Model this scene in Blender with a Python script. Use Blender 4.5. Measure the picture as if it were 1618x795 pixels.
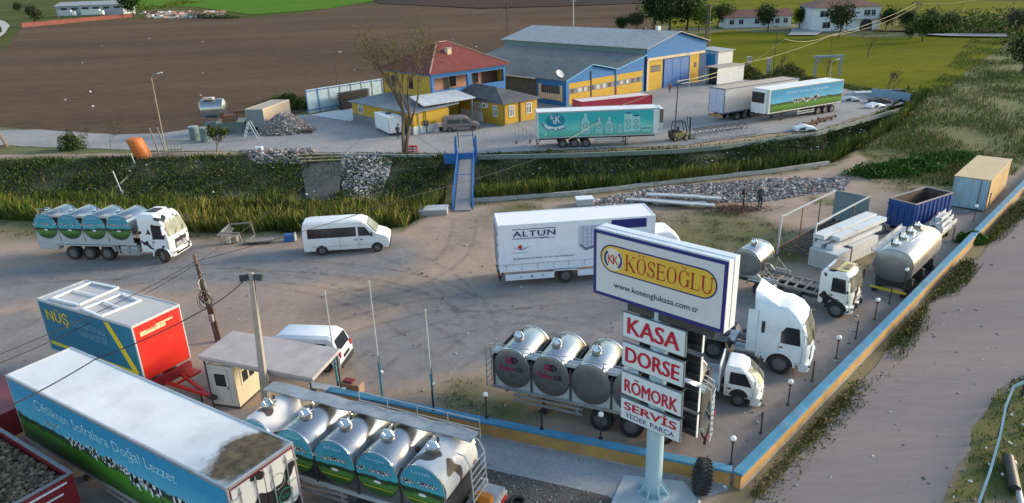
import bpy, bmesh, math, random
import numpy as np
from mathutils import Vector, Matrix
R=math.radians
random.seed(7); rng=np.random.default_rng(7)
for o in list(bpy.data.objects): bpy.data.objects.remove(o)
SC=bpy.context.scene; COL=SC.collection
# ---------------- camera
FPX,PITCH,ROLL,CH=1123.3,R(21.15),R(-2.1),18.1
_f=Vector((0,math.cos(PITCH),-math.sin(PITCH))); _r0=Vector((1,0,0)); _u0=_r0.cross(_f)
_r=math.cos(ROLL)*_r0+math.sin(ROLL)*_u0; _u=-math.sin(ROLL)*_r0+math.cos(ROLL)*_u0
cd=bpy.data.cameras.new('camera'); cam=bpy.data.objects.new('camera',cd); COL.objects.link(cam)
cd.sensor_width=36; cd.lens=FPX/1618*36; cd.clip_end=9000; cd.clip_start=.1
M=Matrix((_r,_u,-_f)).transposed().to_4x4(); M.translation=(0,0,CH); cam.matrix_world=M
SC.camera=cam
def at(px,py,z=0.0):
    "world point at height z seen at that place in the photograph"
    d=_f*FPX+_r*(px-809)-_u*(py-397.5); t=(z-CH)/d.z
    return Vector((d.x*t,d.y*t,z))
# ---------------- light
SUN_AZ,SUN_EL=R(14),R(17)
w=bpy.data.worlds.new('World'); SC.world=w; w.use_nodes=True; nt=w.node_tree
sky=nt.nodes.new('ShaderNodeTexSky'); sky.sky_type='NISHITA'; sky.sun_disc=False
sky.sun_elevation=SUN_EL; sky.sun_rotation=R(90)-SUN_AZ; sky.air_density=1.2; sky.dust_density=1.0; sky.ozone_density=1.5
tint=nt.nodes.new('ShaderNodeMixRGB'); tint.blend_type='MULTIPLY'; tint.inputs[0].default_value=1; tint.inputs[2].default_value=(1.03,1.03,1.01,1); nt.links.new(sky.outputs[0],tint.inputs[1])
nt.links.new(tint.outputs[0],nt.nodes['Background'].inputs[0]); nt.nodes['Background'].inputs[1].default_value=.15
sl=bpy.data.lights.new('sun','SUN'); sl.energy=2.3; sl.angle=R(15); sl.color=(1,.80,.58)
so=bpy.data.objects.new('sun',sl); COL.objects.link(so)
sd=Vector((math.cos(SUN_AZ)*math.cos(SUN_EL),math.sin(SUN_AZ)*math.cos(SUN_EL),math.sin(SUN_EL)))
so.rotation_euler=sd.to_track_quat('Z','Y').to_euler()
vs=SC.view_settings; vs.view_transform='Standard'; vs.look='None'; vs.gamma=1; vs.exposure=1.08; vs.use_curve_mapping=False
SC.render.engine='CYCLES'
# ---------------- materials
MATS={}
def mat(name,col,rough=.7,metal=0,var=.12,scale=3.0,bump=0,dirt=0,dirtcol=(.16,.13,.10),spec=.5,dscale=.8,trans=0,bscale=None):
    if name in MATS: return MATS[name]
    m=bpy.data.materials.new(name); m.use_nodes=True; t=m.node_tree; N=t.nodes; L=t.links
    b=N['Principled BSDF']; b.inputs['Roughness'].default_value=rough; b.inputs['Metallic'].default_value=metal
    b.inputs['Specular IOR Level'].default_value=spec
    tc=N.new('ShaderNodeTexCoord')
    n=N.new('ShaderNodeTexNoise'); n.inputs['Scale'].default_value=scale; n.inputs['Detail'].default_value=5; L.new(tc.outputs['Object'],n.inputs['Vector'])
    r=N.new('ShaderNodeValToRGB'); r.color_ramp.elements[0].position=.3; r.color_ramp.elements[1].position=.7
    a=tuple(max(0,c*(1-var)) for c in col)+(1,); c2=tuple(min(1,c*(1+var)) for c in col)+(1,)
    r.color_ramp.elements[0].color=a; r.color_ramp.elements[1].color=c2
    L.new(n.outputs['Fac'],r.inputs['Fac']); out=r.outputs['Color']
    if dirt:
        n2=N.new('ShaderNodeTexNoise'); n2.inputs['Scale'].default_value=dscale; n2.inputs['Detail'].default_value=8; n2.inputs['Roughness'].default_value=.7
        L.new(tc.outputs['Object'],n2.inputs['Vector'])
        r2=N.new('ShaderNodeValToRGB'); r2.color_ramp.elements[0].position=.5; r2.color_ramp.elements[1].position=.75
        r2.color_ramp.elements[0].color=(0,0,0,1); r2.color_ramp.elements[1].color=(dirt,)*3+(1,)
        L.new(n2.outputs['Fac'],r2.inputs['Fac'])
        mx=N.new('ShaderNodeMixRGB'); L.new(r2.outputs['Color'],mx.inputs['Fac']); L.new(out,mx.inputs['Color1']); mx.inputs['Color2'].default_value=dirtcol+(1,)
        out=mx.outputs['Color']
    L.new(out,b.inputs['Base Color'])
    if bump:
        bp=N.new('ShaderNodeBump'); bp.inputs['Strength'].default_value=bump; bp.inputs['Distance'].default_value=.05
        nb=n
        if bscale: 
            nb=N.new('ShaderNodeTexNoise'); nb.inputs['Scale'].default_value=bscale; nb.inputs['Detail'].default_value=6; L.new(tc.outputs['Object'],nb.inputs['Vector'])
        L.new(nb.outputs['Fac'],bp.inputs['Height']); L.new(bp.outputs['Normal'],b.inputs['Normal'])
    if trans: b.inputs['Transmission Weight'].default_value=trans
    MATS[name]=m; return m
def corr(name,col,rough,axis,freq,strength=.5,metal=0,dirt=.4,dirtcol=(.1,.08,.07),var=.15):
    "sheet metal or tiles: ribs across the given object axis"
    if name in MATS: return MATS[name]
    m=mat(name,col,rough,metal,var,1.2,0,dirt,dirtcol,dscale=.35); t=m.node_tree;N=t.nodes;L=t.links
    wv=N.new('ShaderNodeTexWave'); wv.wave_type='BANDS'; wv.bands_direction=axis; wv.inputs['Scale'].default_value=freq; wv.inputs['Distortion'].default_value=0
    tc=N.new('ShaderNodeTexCoord'); L.new(tc.outputs['Object'],wv.inputs['Vector'])
    bp=N.new('ShaderNodeBump'); bp.inputs['Strength'].default_value=strength; bp.inputs['Distance'].default_value=.06
    L.new(wv.outputs['Fac'],bp.inputs['Height']); L.new(bp.outputs['Normal'],N['Principled BSDF'].inputs['Normal']); return m
def patches(name,c1,c2,thr=.55,scale=.9,rough=.45,soft=.01):
    "irregular hide patches printed over a base colour"
    if name in MATS: return MATS[name]
    m=bpy.data.materials.new(name); m.use_nodes=True; t=m.node_tree; N=t.nodes; L=t.links; b=N['Principled BSDF']; b.inputs['Roughness'].default_value=rough
    tc=N.new('ShaderNodeTexCoord'); n=N.new('ShaderNodeTexNoise'); n.inputs['Scale'].default_value=scale; n.inputs['Detail'].default_value=1.2
    L.new(tc.outputs['Object'],n.inputs['Vector']); r=N.new('ShaderNodeValToRGB'); r.color_ramp.elements[0].position=thr; r.color_ramp.elements[1].position=thr+soft
    r.color_ramp.elements[0].color=c1+(1,); r.color_ramp.elements[1].color=c2+(1,)
    L.new(n.outputs['Fac'],r.inputs['Fac']); L.new(r.outputs['Color'],b.inputs['Base Color']); MATS[name]=m; return m
def meadow(name,z0,z1,sky1=(.03,.27,.50),grass=(.10,.30,.03),low=(.03,.10,.03),tree=(.02,.05,.02),hz=.50,pale=(.10,.42,.62)):
    "printed picture of sky over a meadow, by object height"
    if name in MATS: return MATS[name]
    m=bpy.data.materials.new(name); m.use_nodes=True; t=m.node_tree; N=t.nodes; L=t.links; b=N['Principled BSDF']; b.inputs['Roughness'].default_value=.4
    tc=N.new('ShaderNodeTexCoord'); sp=N.new('ShaderNodeSeparateXYZ'); L.new(tc.outputs['Object'],sp.inputs[0])
    mr=N.new('ShaderNodeMapRange'); mr.inputs[1].default_value=z0; mr.inputs[2].default_value=z1; L.new(sp.outputs['Z'],mr.inputs[0])
    n=N.new('ShaderNodeTexNoise'); n.inputs['Scale'].default_value=1.1; n.inputs['Detail'].default_value=6; n.inputs['Roughness'].default_value=.65; L.new(tc.outputs['Object'],n.inputs['Vector'])
    mm=N.new('ShaderNodeMath'); mm.operation='MULTIPLY_ADD'; L.new(n.outputs['Fac'],mm.inputs[0]); mm.inputs[1].default_value=.28; L.new(mr.outputs[0],mm.inputs[2])
    r=N.new('ShaderNodeValToRGB'); e=r.color_ramp.elements; e[0].position=.12; e[0].color=low+(1,); e[1].position=.95; e[1].color=sky1+(1,)
    for p,c in ((.26,tuple(x*.45 for x in grass)),(.42,grass),(hz+.05,grass),(hz+.09,tree),(hz+.16,tree),(hz+.19,pale)):
        q=e.new(p); q.color=c+(1,)
    L.new(mm.outputs[0],r.inputs['Fac'])
    n2=N.new('ShaderNodeTexNoise'); n2.inputs['Scale'].default_value=9; n2.inputs['Detail'].default_value=6; L.new(tc.outputs['Object'],n2.inputs['Vector'])
    mx=N.new('ShaderNodeMixRGB'); mx.blend_type='OVERLAY'; mx.inputs['Fac'].default_value=.25; L.new(r.outputs['Color'],mx.inputs['Color1']); L.new(n2.outputs['Color'],mx.inputs['Color2'])
    L.new(mx.outputs['Color'],b.inputs['Base Color']); MATS[name]=m; return m
def paint(n,c,rough=.35,var=.05,dirt=.25,dc=(.17,.14,.11)): return mat(n,c,rough,0,var,2,0,dirt,dc)
WHITE=paint('white_paint',(.74,.76,.78)); WHITE2=paint('white_tarpaulin',(.72,.77,.86),.5,dirt=.12)
ROOFW=mat('dusty_white_roof',(.74,.75,.76),.5,0,.06,.7,.1,.45,(.38,.36,.34),dscale=.6)
DARK=mat('dark_steel',(.035,.035,.038),.6,0,.3,4,0,.5,(.09,.075,.06)); BLACK=mat('black_plastic',(.02,.02,.022),.5)
TYRE=mat('tyre_rubber',(.022,.022,.024),.85,0,.3,8,0,.4,(.09,.08,.07)); RIM=mat('grey_rim',(.17,.17,.18),.45,.5,.15,6,0,.4)
GLASS=mat('dark_glass',(.018,.024,.03),.12,0,.1,spec=.45); WGLASS=mat('windscreen_glass',(.16,.17,.13),.12,0,.5,1.5,spec=.9)
STEEL=mat('stainless_steel',(.47,.47,.465),.27,1,.08,1.5,.05,.25,(.25,.22,.19)); STEELD=mat('dull_steel_end',(.26,.28,.29),.42,.85,.10,2.,.02,.25,(.2,.18,.16))
GALV=mat('galvanised_steel',(.36,.39,.41),.5,.5,.15,3,0,.3,(.2,.16,.12)); LGREY=mat('pale_grey_steel',(.42,.46,.48),.5,.1,.08,2,0,.35,(.3,.27,.24))
RUST=mat('rusty_steel',(.16,.085,.05),.9,0,.4,6,.2); REDP=paint('red_paint',(.42,.02,.015),.4); DRED=paint('dark_red_paint',(.20,.012,.022),.45)
BLUEP=paint('blue_paint',(.02,.13,.38),.5); SKYB=paint('light_blue_paint',(.06,.28,.48),.5,dirt=.35); CHROME=mat('chrome',(.7,.7,.7),.15,1)
YEL=mat('yellow_wall_paint',(.46,.29,.025),.8,0,.08,1,.05,.35,(.30,.22,.08),dscale=.5); BLU=mat('blue_wall_paint',(.015,.14,.38),.75,0,.12,1,.05,.5,(.03,.10,.2),dscale=.5)
CONC=mat('concrete',(.33,.33,.32),.9,0,.15,1.5,.3,.4,(.2,.19,.18)); BEIGE=mat('beige_panel',(.56,.52,.40),.6,0,.07,1.5,0,.35,(.35,.29,.2))
WOOD=mat('old_pole_wood',(.14,.10,.075),.9,0,.3,4,.3); PWHITE=mat('plaster_white',(.60,.62,.62),.85,0,.06,1,0,.3,(.4,.38,.34))
NAVY=mat('navy_print',(.012,.018,.16),.4,0,.03); REDPR=mat('red_print',(.50,.012,.03),.4,0,.03); BLACKPR=mat('black_print',(.015,.015,.018),.4,0,.03)
WPRINT=mat('white_print',(.72,.76,.80),.4,0,.03); YPRINT=mat('yellow_print',(.62,.50,.03),.4,0,.05); GOLD=mat('gold_print',(.66,.42,.05),.4,0,.03)
LAMP=mat('lamp_glass',(.75,.76,.76),.25,0,.03); AMBER=mat('amber_lens',(.6,.2,.02),.3); REDLENS=mat('red_lens',(.4,.02,.02),.3); WIRE=mat('black_cable',(.02,.02,.02),.6)
# ---------------- mesh helpers
class MB:
    def __init__(s): s.v=[];s.f=[];s.mi=[];s.m=[];s.T=None
    def add(s,vs,fs,m):
        if m not in s.m: s.m.append(m)
        i=s.m.index(m); b=len(s.v)
        s.v+= [tuple(s.T@Vector(p)) if s.T else tuple(p) for p in vs]; s.f+=[tuple(b+k for k in f) for f in fs]; s.mi+=[i]*len(fs)
        return s
    def box(s,x0,y0,z0,x1,y1,z1,m):
        return s.add([(x0,y0,z0),(x1,y0,z0),(x1,y1,z0),(x0,y1,z0),(x0,y0,z1),(x1,y0,z1),(x1,y1,z1),(x0,y1,z1)],[(3,2,1,0),(4,5,6,7),(0,1,5,4),(1,2,6,5),(2,3,7,6),(3,0,4,7)],m)
    def loft(s,rings,m,caps=True):
        n=len(rings[0]); vs=[p for r in rings for p in r]; fs=[]
        for k in range(len(rings)-1):
            for i in range(n): j=(i+1)%n; fs.append((k*n+i,k*n+j,(k+1)*n+j,(k+1)*n+i))
        if caps: fs+= [tuple(range(n-1,-1,-1)),tuple((len(rings)-1)*n+i for i in range(n))]
        return s.add(vs,fs,m)
    def prism(s,pts,ax,a,b,m):
        def P(p,h): return {'x':(h,p[0],p[1]),'y':(p[0],h,p[1]),'z':(p[0],p[1],h)}[ax]
        return s.loft([[P(p,a) for p in pts],[P(p,b) for p in pts]],m)
    def tube(s,p0,p1,r,m,r1=None,n=8,caps=True):
        p0=Vector(p0);p1=Vector(p1);d=(p1-p0); q=d.to_track_quat('Z','Y'); r1=r if r1 is None else r1
        rings=[[p+q@Vector((rr*math.cos(2*math.pi*i/n),rr*math.sin(2*math.pi*i/n),0)) for i in range(n)] for p,rr in ((p0,r),(p1,r1))]
        return s.loft(rings,m,caps)
    def path(s,pts,r,m,n=6):
        pts=[Vector(p) for p in pts]; rings=[]
        for i,p in enumerate(pts):
            d=(pts[min(i+1,len(pts)-1)]-pts[max(i-1,0)]); q=d.to_track_quat('Z','Y') if d.length>0 else Matrix.Identity(3)
            rr=r[i] if isinstance(r,(list,tuple)) else r
            rings.append([p+q@Vector((rr*math.cos(2*math.pi*k/n),rr*math.sin(2*math.pi*k/n),0)) for k in range(n)])
        return s.loft(rings,m)
    def bar(s,p0,p1,w,h,m):
        p0=Vector(p0);p1=Vector(p1);q=(p1-p0).to_track_quat('Z','Y')
        c=[(-w/2,-h/2),(w/2,-h/2),(w/2,h/2),(-w/2,h/2)]
        return s.loft([[p+q@Vector((a,b,0)) for a,b in c] for p in (p0,p1)],m)
    def ball(s,c,r,m,n=10,k=7,sz=1):
        rings=[]
        for i in range(k+1):
            t=math.pi*(i+.02)/(k+.04); rings.append([(c[0]+r*math.sin(t)*math.cos(2*math.pi*j/n),c[1]+r*math.sin(t)*math.sin(2*math.pi*j/n),c[2]-r*sz*math.cos(t)) for j in range(n)])
        return s.loft(rings,m)
    def rock(s,c,r,m,seed=0):
        vs=[];h=(1+5**.5)/2
        for a,b in ((1,h),(-1,h),(1,-h),(-1,-h)): vs+=[(0,a,b),(a,b,0),(b,0,a)]
        vs=[(-1,h,0),(1,h,0),(-1,-h,0),(1,-h,0),(0,-1,h),(0,1,h),(0,-1,-h),(0,1,-h),(h,0,-1),(h,0,1),(-h,0,-1),(-h,0,1)]
        sx,sy,sz=[random.uniform(.6,1.3) for _ in range(3)]; a=random.uniform(0,6.3)
        out=[]
        for v in vs:
            k=r*.53*random.uniform(.75,1.15); x,y,z=v[0]*k*sx,v[1]*k*sy,v[2]*k*sz*.8
            out.append((c[0]+x*math.cos(a)-y*math.sin(a),c[1]+x*math.sin(a)+y*math.cos(a),c[2]+z))
        F=[(0,11,5),(0,5,1),(0,1,7),(0,7,10),(0,10,11),(1,5,9),(5,11,4),(11,10,2),(10,7,6),(7,1,8),(3,9,4),(3,4,2),(3,2,6),(3,6,8),(3,8,9),(4,9,5),(2,4,11),(6,2,10),(8,6,7),(9,8,1)]
        return s.add(out,F,m)
    def build(s,name,parent=None,bevel=0,smooth=None,recalc=True):
        me=bpy.data.meshes.new(name); me.from_pydata(s.v,[],s.f)
        for m in s.m: me.materials.append(m)
        me.polygons.foreach_set('material_index',s.mi)
        if recalc:
            bm=bmesh.new(); bm.from_mesh(me); bmesh.ops.recalc_face_normals(bm,faces=bm.faces); bm.to_mesh(me); bm.free()
        if smooth:
            me.polygons.foreach_set('use_smooth',[True]*len(me.polygons)); me.set_sharp_from_angle(angle=R(smooth))
        me.update(); o=bpy.data.objects.new(name,me); COL.objects.link(o)
        if parent: o.parent=parent
        if bevel:
            b=o.modifiers.new('bevel','BEVEL'); b.width=bevel; b.segments=2; b.limit_method='ANGLE'; b.angle_limit=R(40)
        return o
def tag(o,label,cat,group=None,kind=None):
    if label: o['label']=label
    if cat: o['category']=cat; o['kind']='thing'
    if group: o['group']=group
    if kind: o['kind']=kind
    return o
def thing(name,loc,yaw,label,cat,group=None):
    o=bpy.data.objects.new(name,None); COL.objects.link(o); o.empty_display_size=.3
    o.location=(loc[0],loc[1],loc[2] if len(loc)>2 else 0); o.rotation_euler=(0,0,R(yaw)); return tag(o,label,cat,group)
def struct(o): o['kind']='structure'; return o
def copy_tree(o,parent=None):
    c=o.copy(); COL.objects.link(c)
    if parent: c.parent=parent
    for ch in list(o.children): copy_tree(ch,c)
    return c
def tmesh(s,bold=0.0,spacing=1.0,shear=0):
    cu=bpy.data.curves.new('t','FONT'); cu.body=s; cu.size=1; cu.offset=0; cu.space_character=spacing; cu.shear=shear; cu.extrude=0; cu.resolution_u=3
    o=bpy.data.objects.new('t',cu); COL.objects.link(o); dg=bpy.context.evaluated_depsgraph_get(); dg.update()
    me=bpy.data.meshes.new_from_object(o.evaluated_get(dg)); vs=[v.co.copy() for v in me.vertices]; fs=[tuple(p.vertices) for p in me.polygons]
    bpy.data.objects.remove(o); bpy.data.curves.remove(cu); bpy.data.meshes.remove(me); return vs,fs
def text(mb,s,o,ux,uz,w,h,m,bold=.0,n=.012,spacing=1.0,shear=0,serif=None):
    "flat lettering w wide and h high whose lower left corner is o, on the plane of ux and uz"
    vs,fs=tmesh(s,bold,spacing,shear); o=Vector(o);ux=Vector(ux).normalized();uz=Vector(uz).normalized();nn=ux.cross(uz)
    x0=min(v.x for v in vs);x1=max(v.x for v in vs);y0=min(v.y for v in vs);y1=max(v.y for v in vs)
    sh=[(0,0)] if bold<.02 else [(-.5,0),(.5,0),(0,.0)] if bold<.04 else [(-1,-.25),(1,.25),(0,0),(-.5,.25),(.5,-.25)]
    for k,(a,b) in enumerate(sh):
        dx=a*bold*.55*h; dz=b*bold*.5*h
        mb.add([o+ux*((v.x-x0)/(x1-x0)*w+dx)+uz*((v.y-y0)/(y1-y0)*h+dz)+nn*(n+k*.0012) for v in vs],fs,m)
def wheel(parent,x,y,r=.5,wd=.3,out=-1,name='wheel',rim=None,steer=0):
    "wheel standing on z=0; out=-1 shows its face towards -y"
    mb=MB(); n=20
    prof=[(.62,0),(.93,0),(1.0,.16),(1.0,.84),(.93,1),(.62,1)]
    y0,y1=(y,y+wd) if out<0 else (y,y-wd)
    a=R(steer); T=Matrix.Translation((x,y,r))@Matrix.Rotation(a,4,'Z')@Matrix.Translation((-x,-y,-r)); mb.T=T
    rings=[[(x+r*k*math.cos(2*math.pi*i/n),y0+(y1-y0)*t,r+r*k*math.sin(2*math.pi*i/n)) for i in range(n)] for k,t in prof]
    mb.loft(rings,TYRE,False); w_=mb.build(name,parent,smooth=40)
    rb=MB(); rb.T=T; R_=rim or RIM
    pr=[(.62,.03),(.56,.03),(.5,.30),(.26,.34),(.24,.08),(.05,.06)]
    rb.loft([[(x+r*k*math.cos(2*math.pi*i/n),y0+(y1-y0)*t,r+r*k*math.sin(2*math.pi*i/n)) for i in range(n)] for k,t in pr],R_)
    for i in range(8):
        a=2*math.pi*i/8; p=(x+r*.38*math.cos(a),y0+(y1-y0)*.30,r+r*.38*math.sin(a)); rb.tube(p,(p[0],p[1]+(y0-y1)*.05,p[2]),r*.05,DARK,n=6)
    rb.build('rim',w_,smooth=40); return w_
def foliage(pts,size,mats,name,parent=None,flat=.0,wr=.6):
    "leaf clumps: one randomly turned quad at each point"
    n=len(pts); pts=np.asarray(pts,float); a=rng.normal(size=(n,3)); a/=np.linalg.norm(a,axis=1)[:,None]
    b=rng.normal(size=(n,3)); b-=(b*a).sum(1)[:,None]*a; b/=np.linalg.norm(b,axis=1)[:,None]
    s=(size*rng.uniform(.6,1.3,n))[:,None] if np.isscalar(size) else (size*rng.uniform(.6,1.3,n))[:,None]
    V=np.stack([pts-a*s*.5,pts+b*s*wr*.5-a*s*.05,pts+a*s*.5,pts-b*s*wr*.5+a*s*.08],1).reshape(-1,3)
    return npmesh(V,n,4,mats,name,parent)
def npmesh(V,n,k,mats,name,parent=None,midx=None):
    me=bpy.data.meshes.new(name); me.vertices.add(n*k); me.vertices.foreach_set('co',V.astype(np.float32).ravel())
    me.loops.add(n*k); me.loops.foreach_set('vertex_index',np.arange(n*k,dtype=np.int32))
    me.polygons.add(n); me.polygons.foreach_set('loop_start',np.arange(0,n*k,k,dtype=np.int32)); me.polygons.foreach_set('loop_total',np.full(n,k,np.int32))
    for m in mats: me.materials.append(m)
    me.polygons.foreach_set('material_index',(rng.integers(0,len(mats),n) if midx is None else midx).astype(np.int32))
    me.update(calc_edges=True); o=bpy.data.objects.new(name,me); COL.objects.link(o)
    if parent: o.parent=parent
    return o
def blades(pts,h,wd,mats,name,lean=.35,midx=None):
    "grass or reed blades rising from points"
    n=len(pts); pts=np.asarray(pts,float); hh=(h*rng.uniform(.55,1.25,n)); az=rng.uniform(0,2*np.pi,n); ln=rng.uniform(0,lean,n)*hh; a2=rng.uniform(0,2*np.pi,n)
    d=np.stack([np.cos(az),np.sin(az),np.zeros(n)],1)*(wd*rng.uniform(.6,1.4,n))[:,None]; l=np.stack([np.cos(a2),np.sin(a2),np.zeros(n)],1)*ln[:,None]
    up=np.zeros((n,3));up[:,2]=hh
    V=np.stack([pts-d*.5,pts+d*.5,pts+d*.35+up*.6+l*.35,pts+up+l],1).reshape(-1,3)
    return npmesh(V,n,4,mats,name,None,midx)
def leafm(name,c,tr=.25): 
    m=mat(name,c,.75,0,.25,.6); b=m.node_tree.nodes['Principled BSDF']; b.inputs['Specular IOR Level'].default_value=.08
    return m
def inpoly(x,y,poly):
    x=np.asarray(x);y=np.asarray(y);c=np.zeros(x.shape,bool);n=len(poly)
    for i in range(n):
        x1,y1=poly[i][:2];x2,y2=poly[(i+1)%n][:2]
        if y1==y2: continue
        c^=((y1>y)!=(y2>y))&(x<(x2-x1)*(y-y1)/(y2-y1)+x1)
    return c
def dseg(x,y,pts):
    d=np.full(np.shape(x),1e9)
    for (a,b) in zip(pts[:-1],pts[1:]):
        ax,ay,bx,by=a[0],a[1],b[0],b[1]; L2=(bx-ax)**2+(by-ay)**2
        t=np.clip(((x-ax)*(bx-ax)+(y-ay)*(by-ay))/L2,0,1); d=np.minimum(d,np.hypot(x-ax-t*(bx-ax),y-ay-t*(by-ay)))
    return d
def snoise(x,y,f,seed=0):
    r=np.random.default_rng(seed); s=0
    for k in range(7):
        a=r.uniform(0,6.28); p=r.uniform(0,6.28); ff=f*r.uniform(.5,1.9); s=s+np.sin((x*math.cos(a)+y*math.sin(a))*ff+p)
    return s/7
# ================= TERRAIN
NEAR=[(-150,68),(-70,63),(-44,59),(-25,53.5),(-16.5,52.5),(-8.3,53),(-6.3,58.5),(-3,59),(6,60),(13,62),(25,65),(32,68),(45,82),(62,105),(150,230)]
FAR=[(-150,87),(-60,83),(-40,81),(-30,81),(-12,78),(-5,76.5),(3,76.5),(12,75.6),(20,76),(28,78),(35.5,81),(46,89),(58,103),(75,135),(150,262)]
nx_=[p[0] for p in NEAR]; ny_=[p[1] for p in NEAR]; fx_=[p[0] for p in FAR]; fy_=[p[1] for p in FAR]
def height(x,y):
    a=np.interp(x,nx_,ny_); b=np.interp(x,fx_,fy_); t=(y-a)/(b-a)
    prof=np.interp(t,[0,.12,.30,.55,.70,.90,1.0],[0,-.8,-1.9,-2.2,-1.9,-.6,0]); n=snoise(x,y,.8,3)*.12+snoise(x,y,2.5,4)*.05
    k=np.clip(np.minimum(t,1-t)*6,0,1)*(t>0)*(t<1)
    base=np.where((t<=0)|(t>=1),0,prof)
    return base+k*n
gx=np.arange(-150,150.1,1.0); 
gx=np.unique(np.concatenate([np.arange(-150,-60,3.),np.arange(-60,60,.6),np.arange(60,151,3.)])); gy=np.unique(np.concatenate([np.arange(-10,14,3.),np.arange(14,110,.6),np.arange(110,263,3.)]))
X,Y=np.meshgrid(gx,gy); Z=height(X,Y); Zn=Z+np.where(Z==0,snoise(X,Y,1.3,9)*.006-.012,0)
nvx=len(gx); V=np.stack([X,Y,Zn],-1).reshape(-1,3)
idx=np.arange(len(V)).reshape(X.shape); F=np.stack([idx[:-1,:-1],idx[:-1,1:],idx[1:,1:],idx[1:,:-1]],-1).reshape(-1,4)
me=bpy.data.meshes.new('ground'); me.from_pydata(V.tolist(),[],F.tolist()); me.polygons.foreach_set('use_smooth',[True]*len(F))
x=V[:,0];y=V[:,1]; a_=np.interp(x,nx_,ny_); b_=np.interp(x,fx_,fy_)
nz=snoise(x,y,.35,1)*1.2+snoise(x,y,1.1,2)*.6
def soft(d,w0,w1): return np.clip((w1-(d+nz))/(w1-w0),0,1)
track1=[at(-200,480)[:2],at(0,450)[:2],at(230,425)[:2],at(420,425)[:2],at(600,405)[:2]]
track2=[at(100,560)[:2],at(330,500)[:2],at(430,440)[:2]]
apoly=[at(*p)[:2] for p in ((560,545),(650,500),(790,447),(1000,440),(1190,470),(1180,540),(1000,560),(800,560),(600,600))]
asph=np.maximum(soft(dseg(x,y,track1),2.4,4.5),.45*soft(dseg(x,y,track2),1.5,4.5))
ia=inpoly(x,y,apoly); da=dseg(x,y,apoly+[apoly[0]]); asph=np.maximum(asph,np.clip(np.where(ia,1,1-da/1.5),0,1))
ypoly=[(7.9,22.2),(44,58.4),(40,56),(22,40),(10,36),(4,33),(6,27)]
iy=inpoly(x,y,ypoly); asph=np.maximum(asph,np.where(iy,.75,np.clip(.75-dseg(x,y,ypoly+[ypoly[0]])/3,0,1)))
lowl=[(-60,10),(-10,10),(5,20),(-8,28.5),(-13,28),(-30,40),(-40,36)]
asph=np.maximum(asph,np.where(inpoly(x,y,lowl),.85,0))
grass=np.zeros(len(V)); dcan=np.minimum(np.abs(y-a_),np.abs(y-b_)); incan=(y>a_)&(y<b_)
grass=np.where(incan,1,np.clip(1-(dcan+nz)/2.0,0,1)*.8)
for px,py,rad in ((60,355,4.5),(1150,350,4),(1100,372,5),(1190,372,5),(1230,395,3.),(800,650,2.5),(880,625,2.),(740,625,2),(1440,280,6),(1520,262,4),(820,330,2.2),(1300,315,2),(1400,420,2),(10,345,6),(1000,350,3),(1330,400,3)):
    c=at(px,py); grass=np.maximum(grass,.85*np.clip(1.3-np.hypot(x-c.x,y-c.y)/rad+nz*.35,0,1))
verge=[(8,21.7),(46,59.3)]; dv=dseg(x,y,verge); side=(x-8)*(-.7071)+(y-21.7)*.7071  # <0 : outside (road side)
grass=np.maximum(grass,np.where((side<0)&(dv<3.2),.62,0)); grass=np.where((y>b_)&(dcan>2.5),.9,grass)
rr=[at(p[0],p[1])[:2] for p in ((1500,795),(1530,690),(1570,620),(1618,590),(1800,540),(1900,795))]
grass=np.where(inpoly(x,y,rr),.95,grass); grass=np.where(inpoly(x,y,[(34,60.5),(39.5,57.5),(46,62),(60,78),(75,92),(150,150),(150,262),(112,190),(83,145),(66,118),(57,100),(48,89),(38,82)]),.97,grass); asph=asph*(1-grass*.8)
scrub=np.where((y>b_-4)&(x>50)&(y>100),.8,0); 
dark=np.clip(incan*np.clip((y-a_)/(b_-a_)*1.6-.35,0,1),0,1)
asph=asph*.82
colr=np.stack([asph,grass,dark,np.ones(len(V))],-1).astype(np.float32)
ca=me.color_attributes.new('zone','FLOAT_COLOR','POINT'); ca.data.foreach_set('color',colr.ravel())
ground=bpy.data.objects.new('ground',me); COL.objects.link(ground); struct(ground)
m=bpy.data.materials.new('yard_soil'); m.use_nodes=True; t=m.node_tree;N=t.nodes;L=t.links;b=N['Principled BSDF']; b.inputs['Roughness'].default_value=.92; b.inputs['Specular IOR Level'].default_value=.25
at_=N.new('ShaderNodeVertexColor'); at_.layer_name='zone'; sp=N.new('ShaderNodeSeparateColor'); L.new(at_.outputs[0],sp.inputs[0]); tc=N.new('ShaderNodeTexCoord')
def noise_(s,d=8,r=.6):
    n=N.new('ShaderNodeTexNoise'); n.inputs['Scale'].default_value=s; n.inputs['Detail'].default_value=d; n.inputs['Roughness'].default_value=r; L.new(tc.outputs['Object'],n.inputs['Vector']); return n
def ramp_(src,*st):
    r=N.new('ShaderNodeValToRGB'); e=r.color_ramp.elements; e[0].position,e[0].color=st[0][0],st[0][1]+(1,); e[1].position,e[1].color=st[-1][0],st[-1][1]+(1,)
    for p,c in st[1:-1]: q=e.new(p); q.color=c+(1,)
    L.new(src,r.inputs['Fac']); return r.outputs['Color']
def mix_(f,a,b2,mode='MIX'):
    mx=N.new('ShaderNodeMixRGB'); mx.blend_type=mode
    for s_,v in ((0,f),(1,a),(2,b2)):
        if hasattr(v,'is_linked') or isinstance(v,bpy.types.NodeSocket): L.new(v,mx.inputs[s_])
        else: mx.inputs[s_].default_value=v
    return mx.outputs[0]
n1=noise_(.16,9,.62); n2=noise_(2.2,8,.7); n3=noise_(.6,8,.65)
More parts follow.
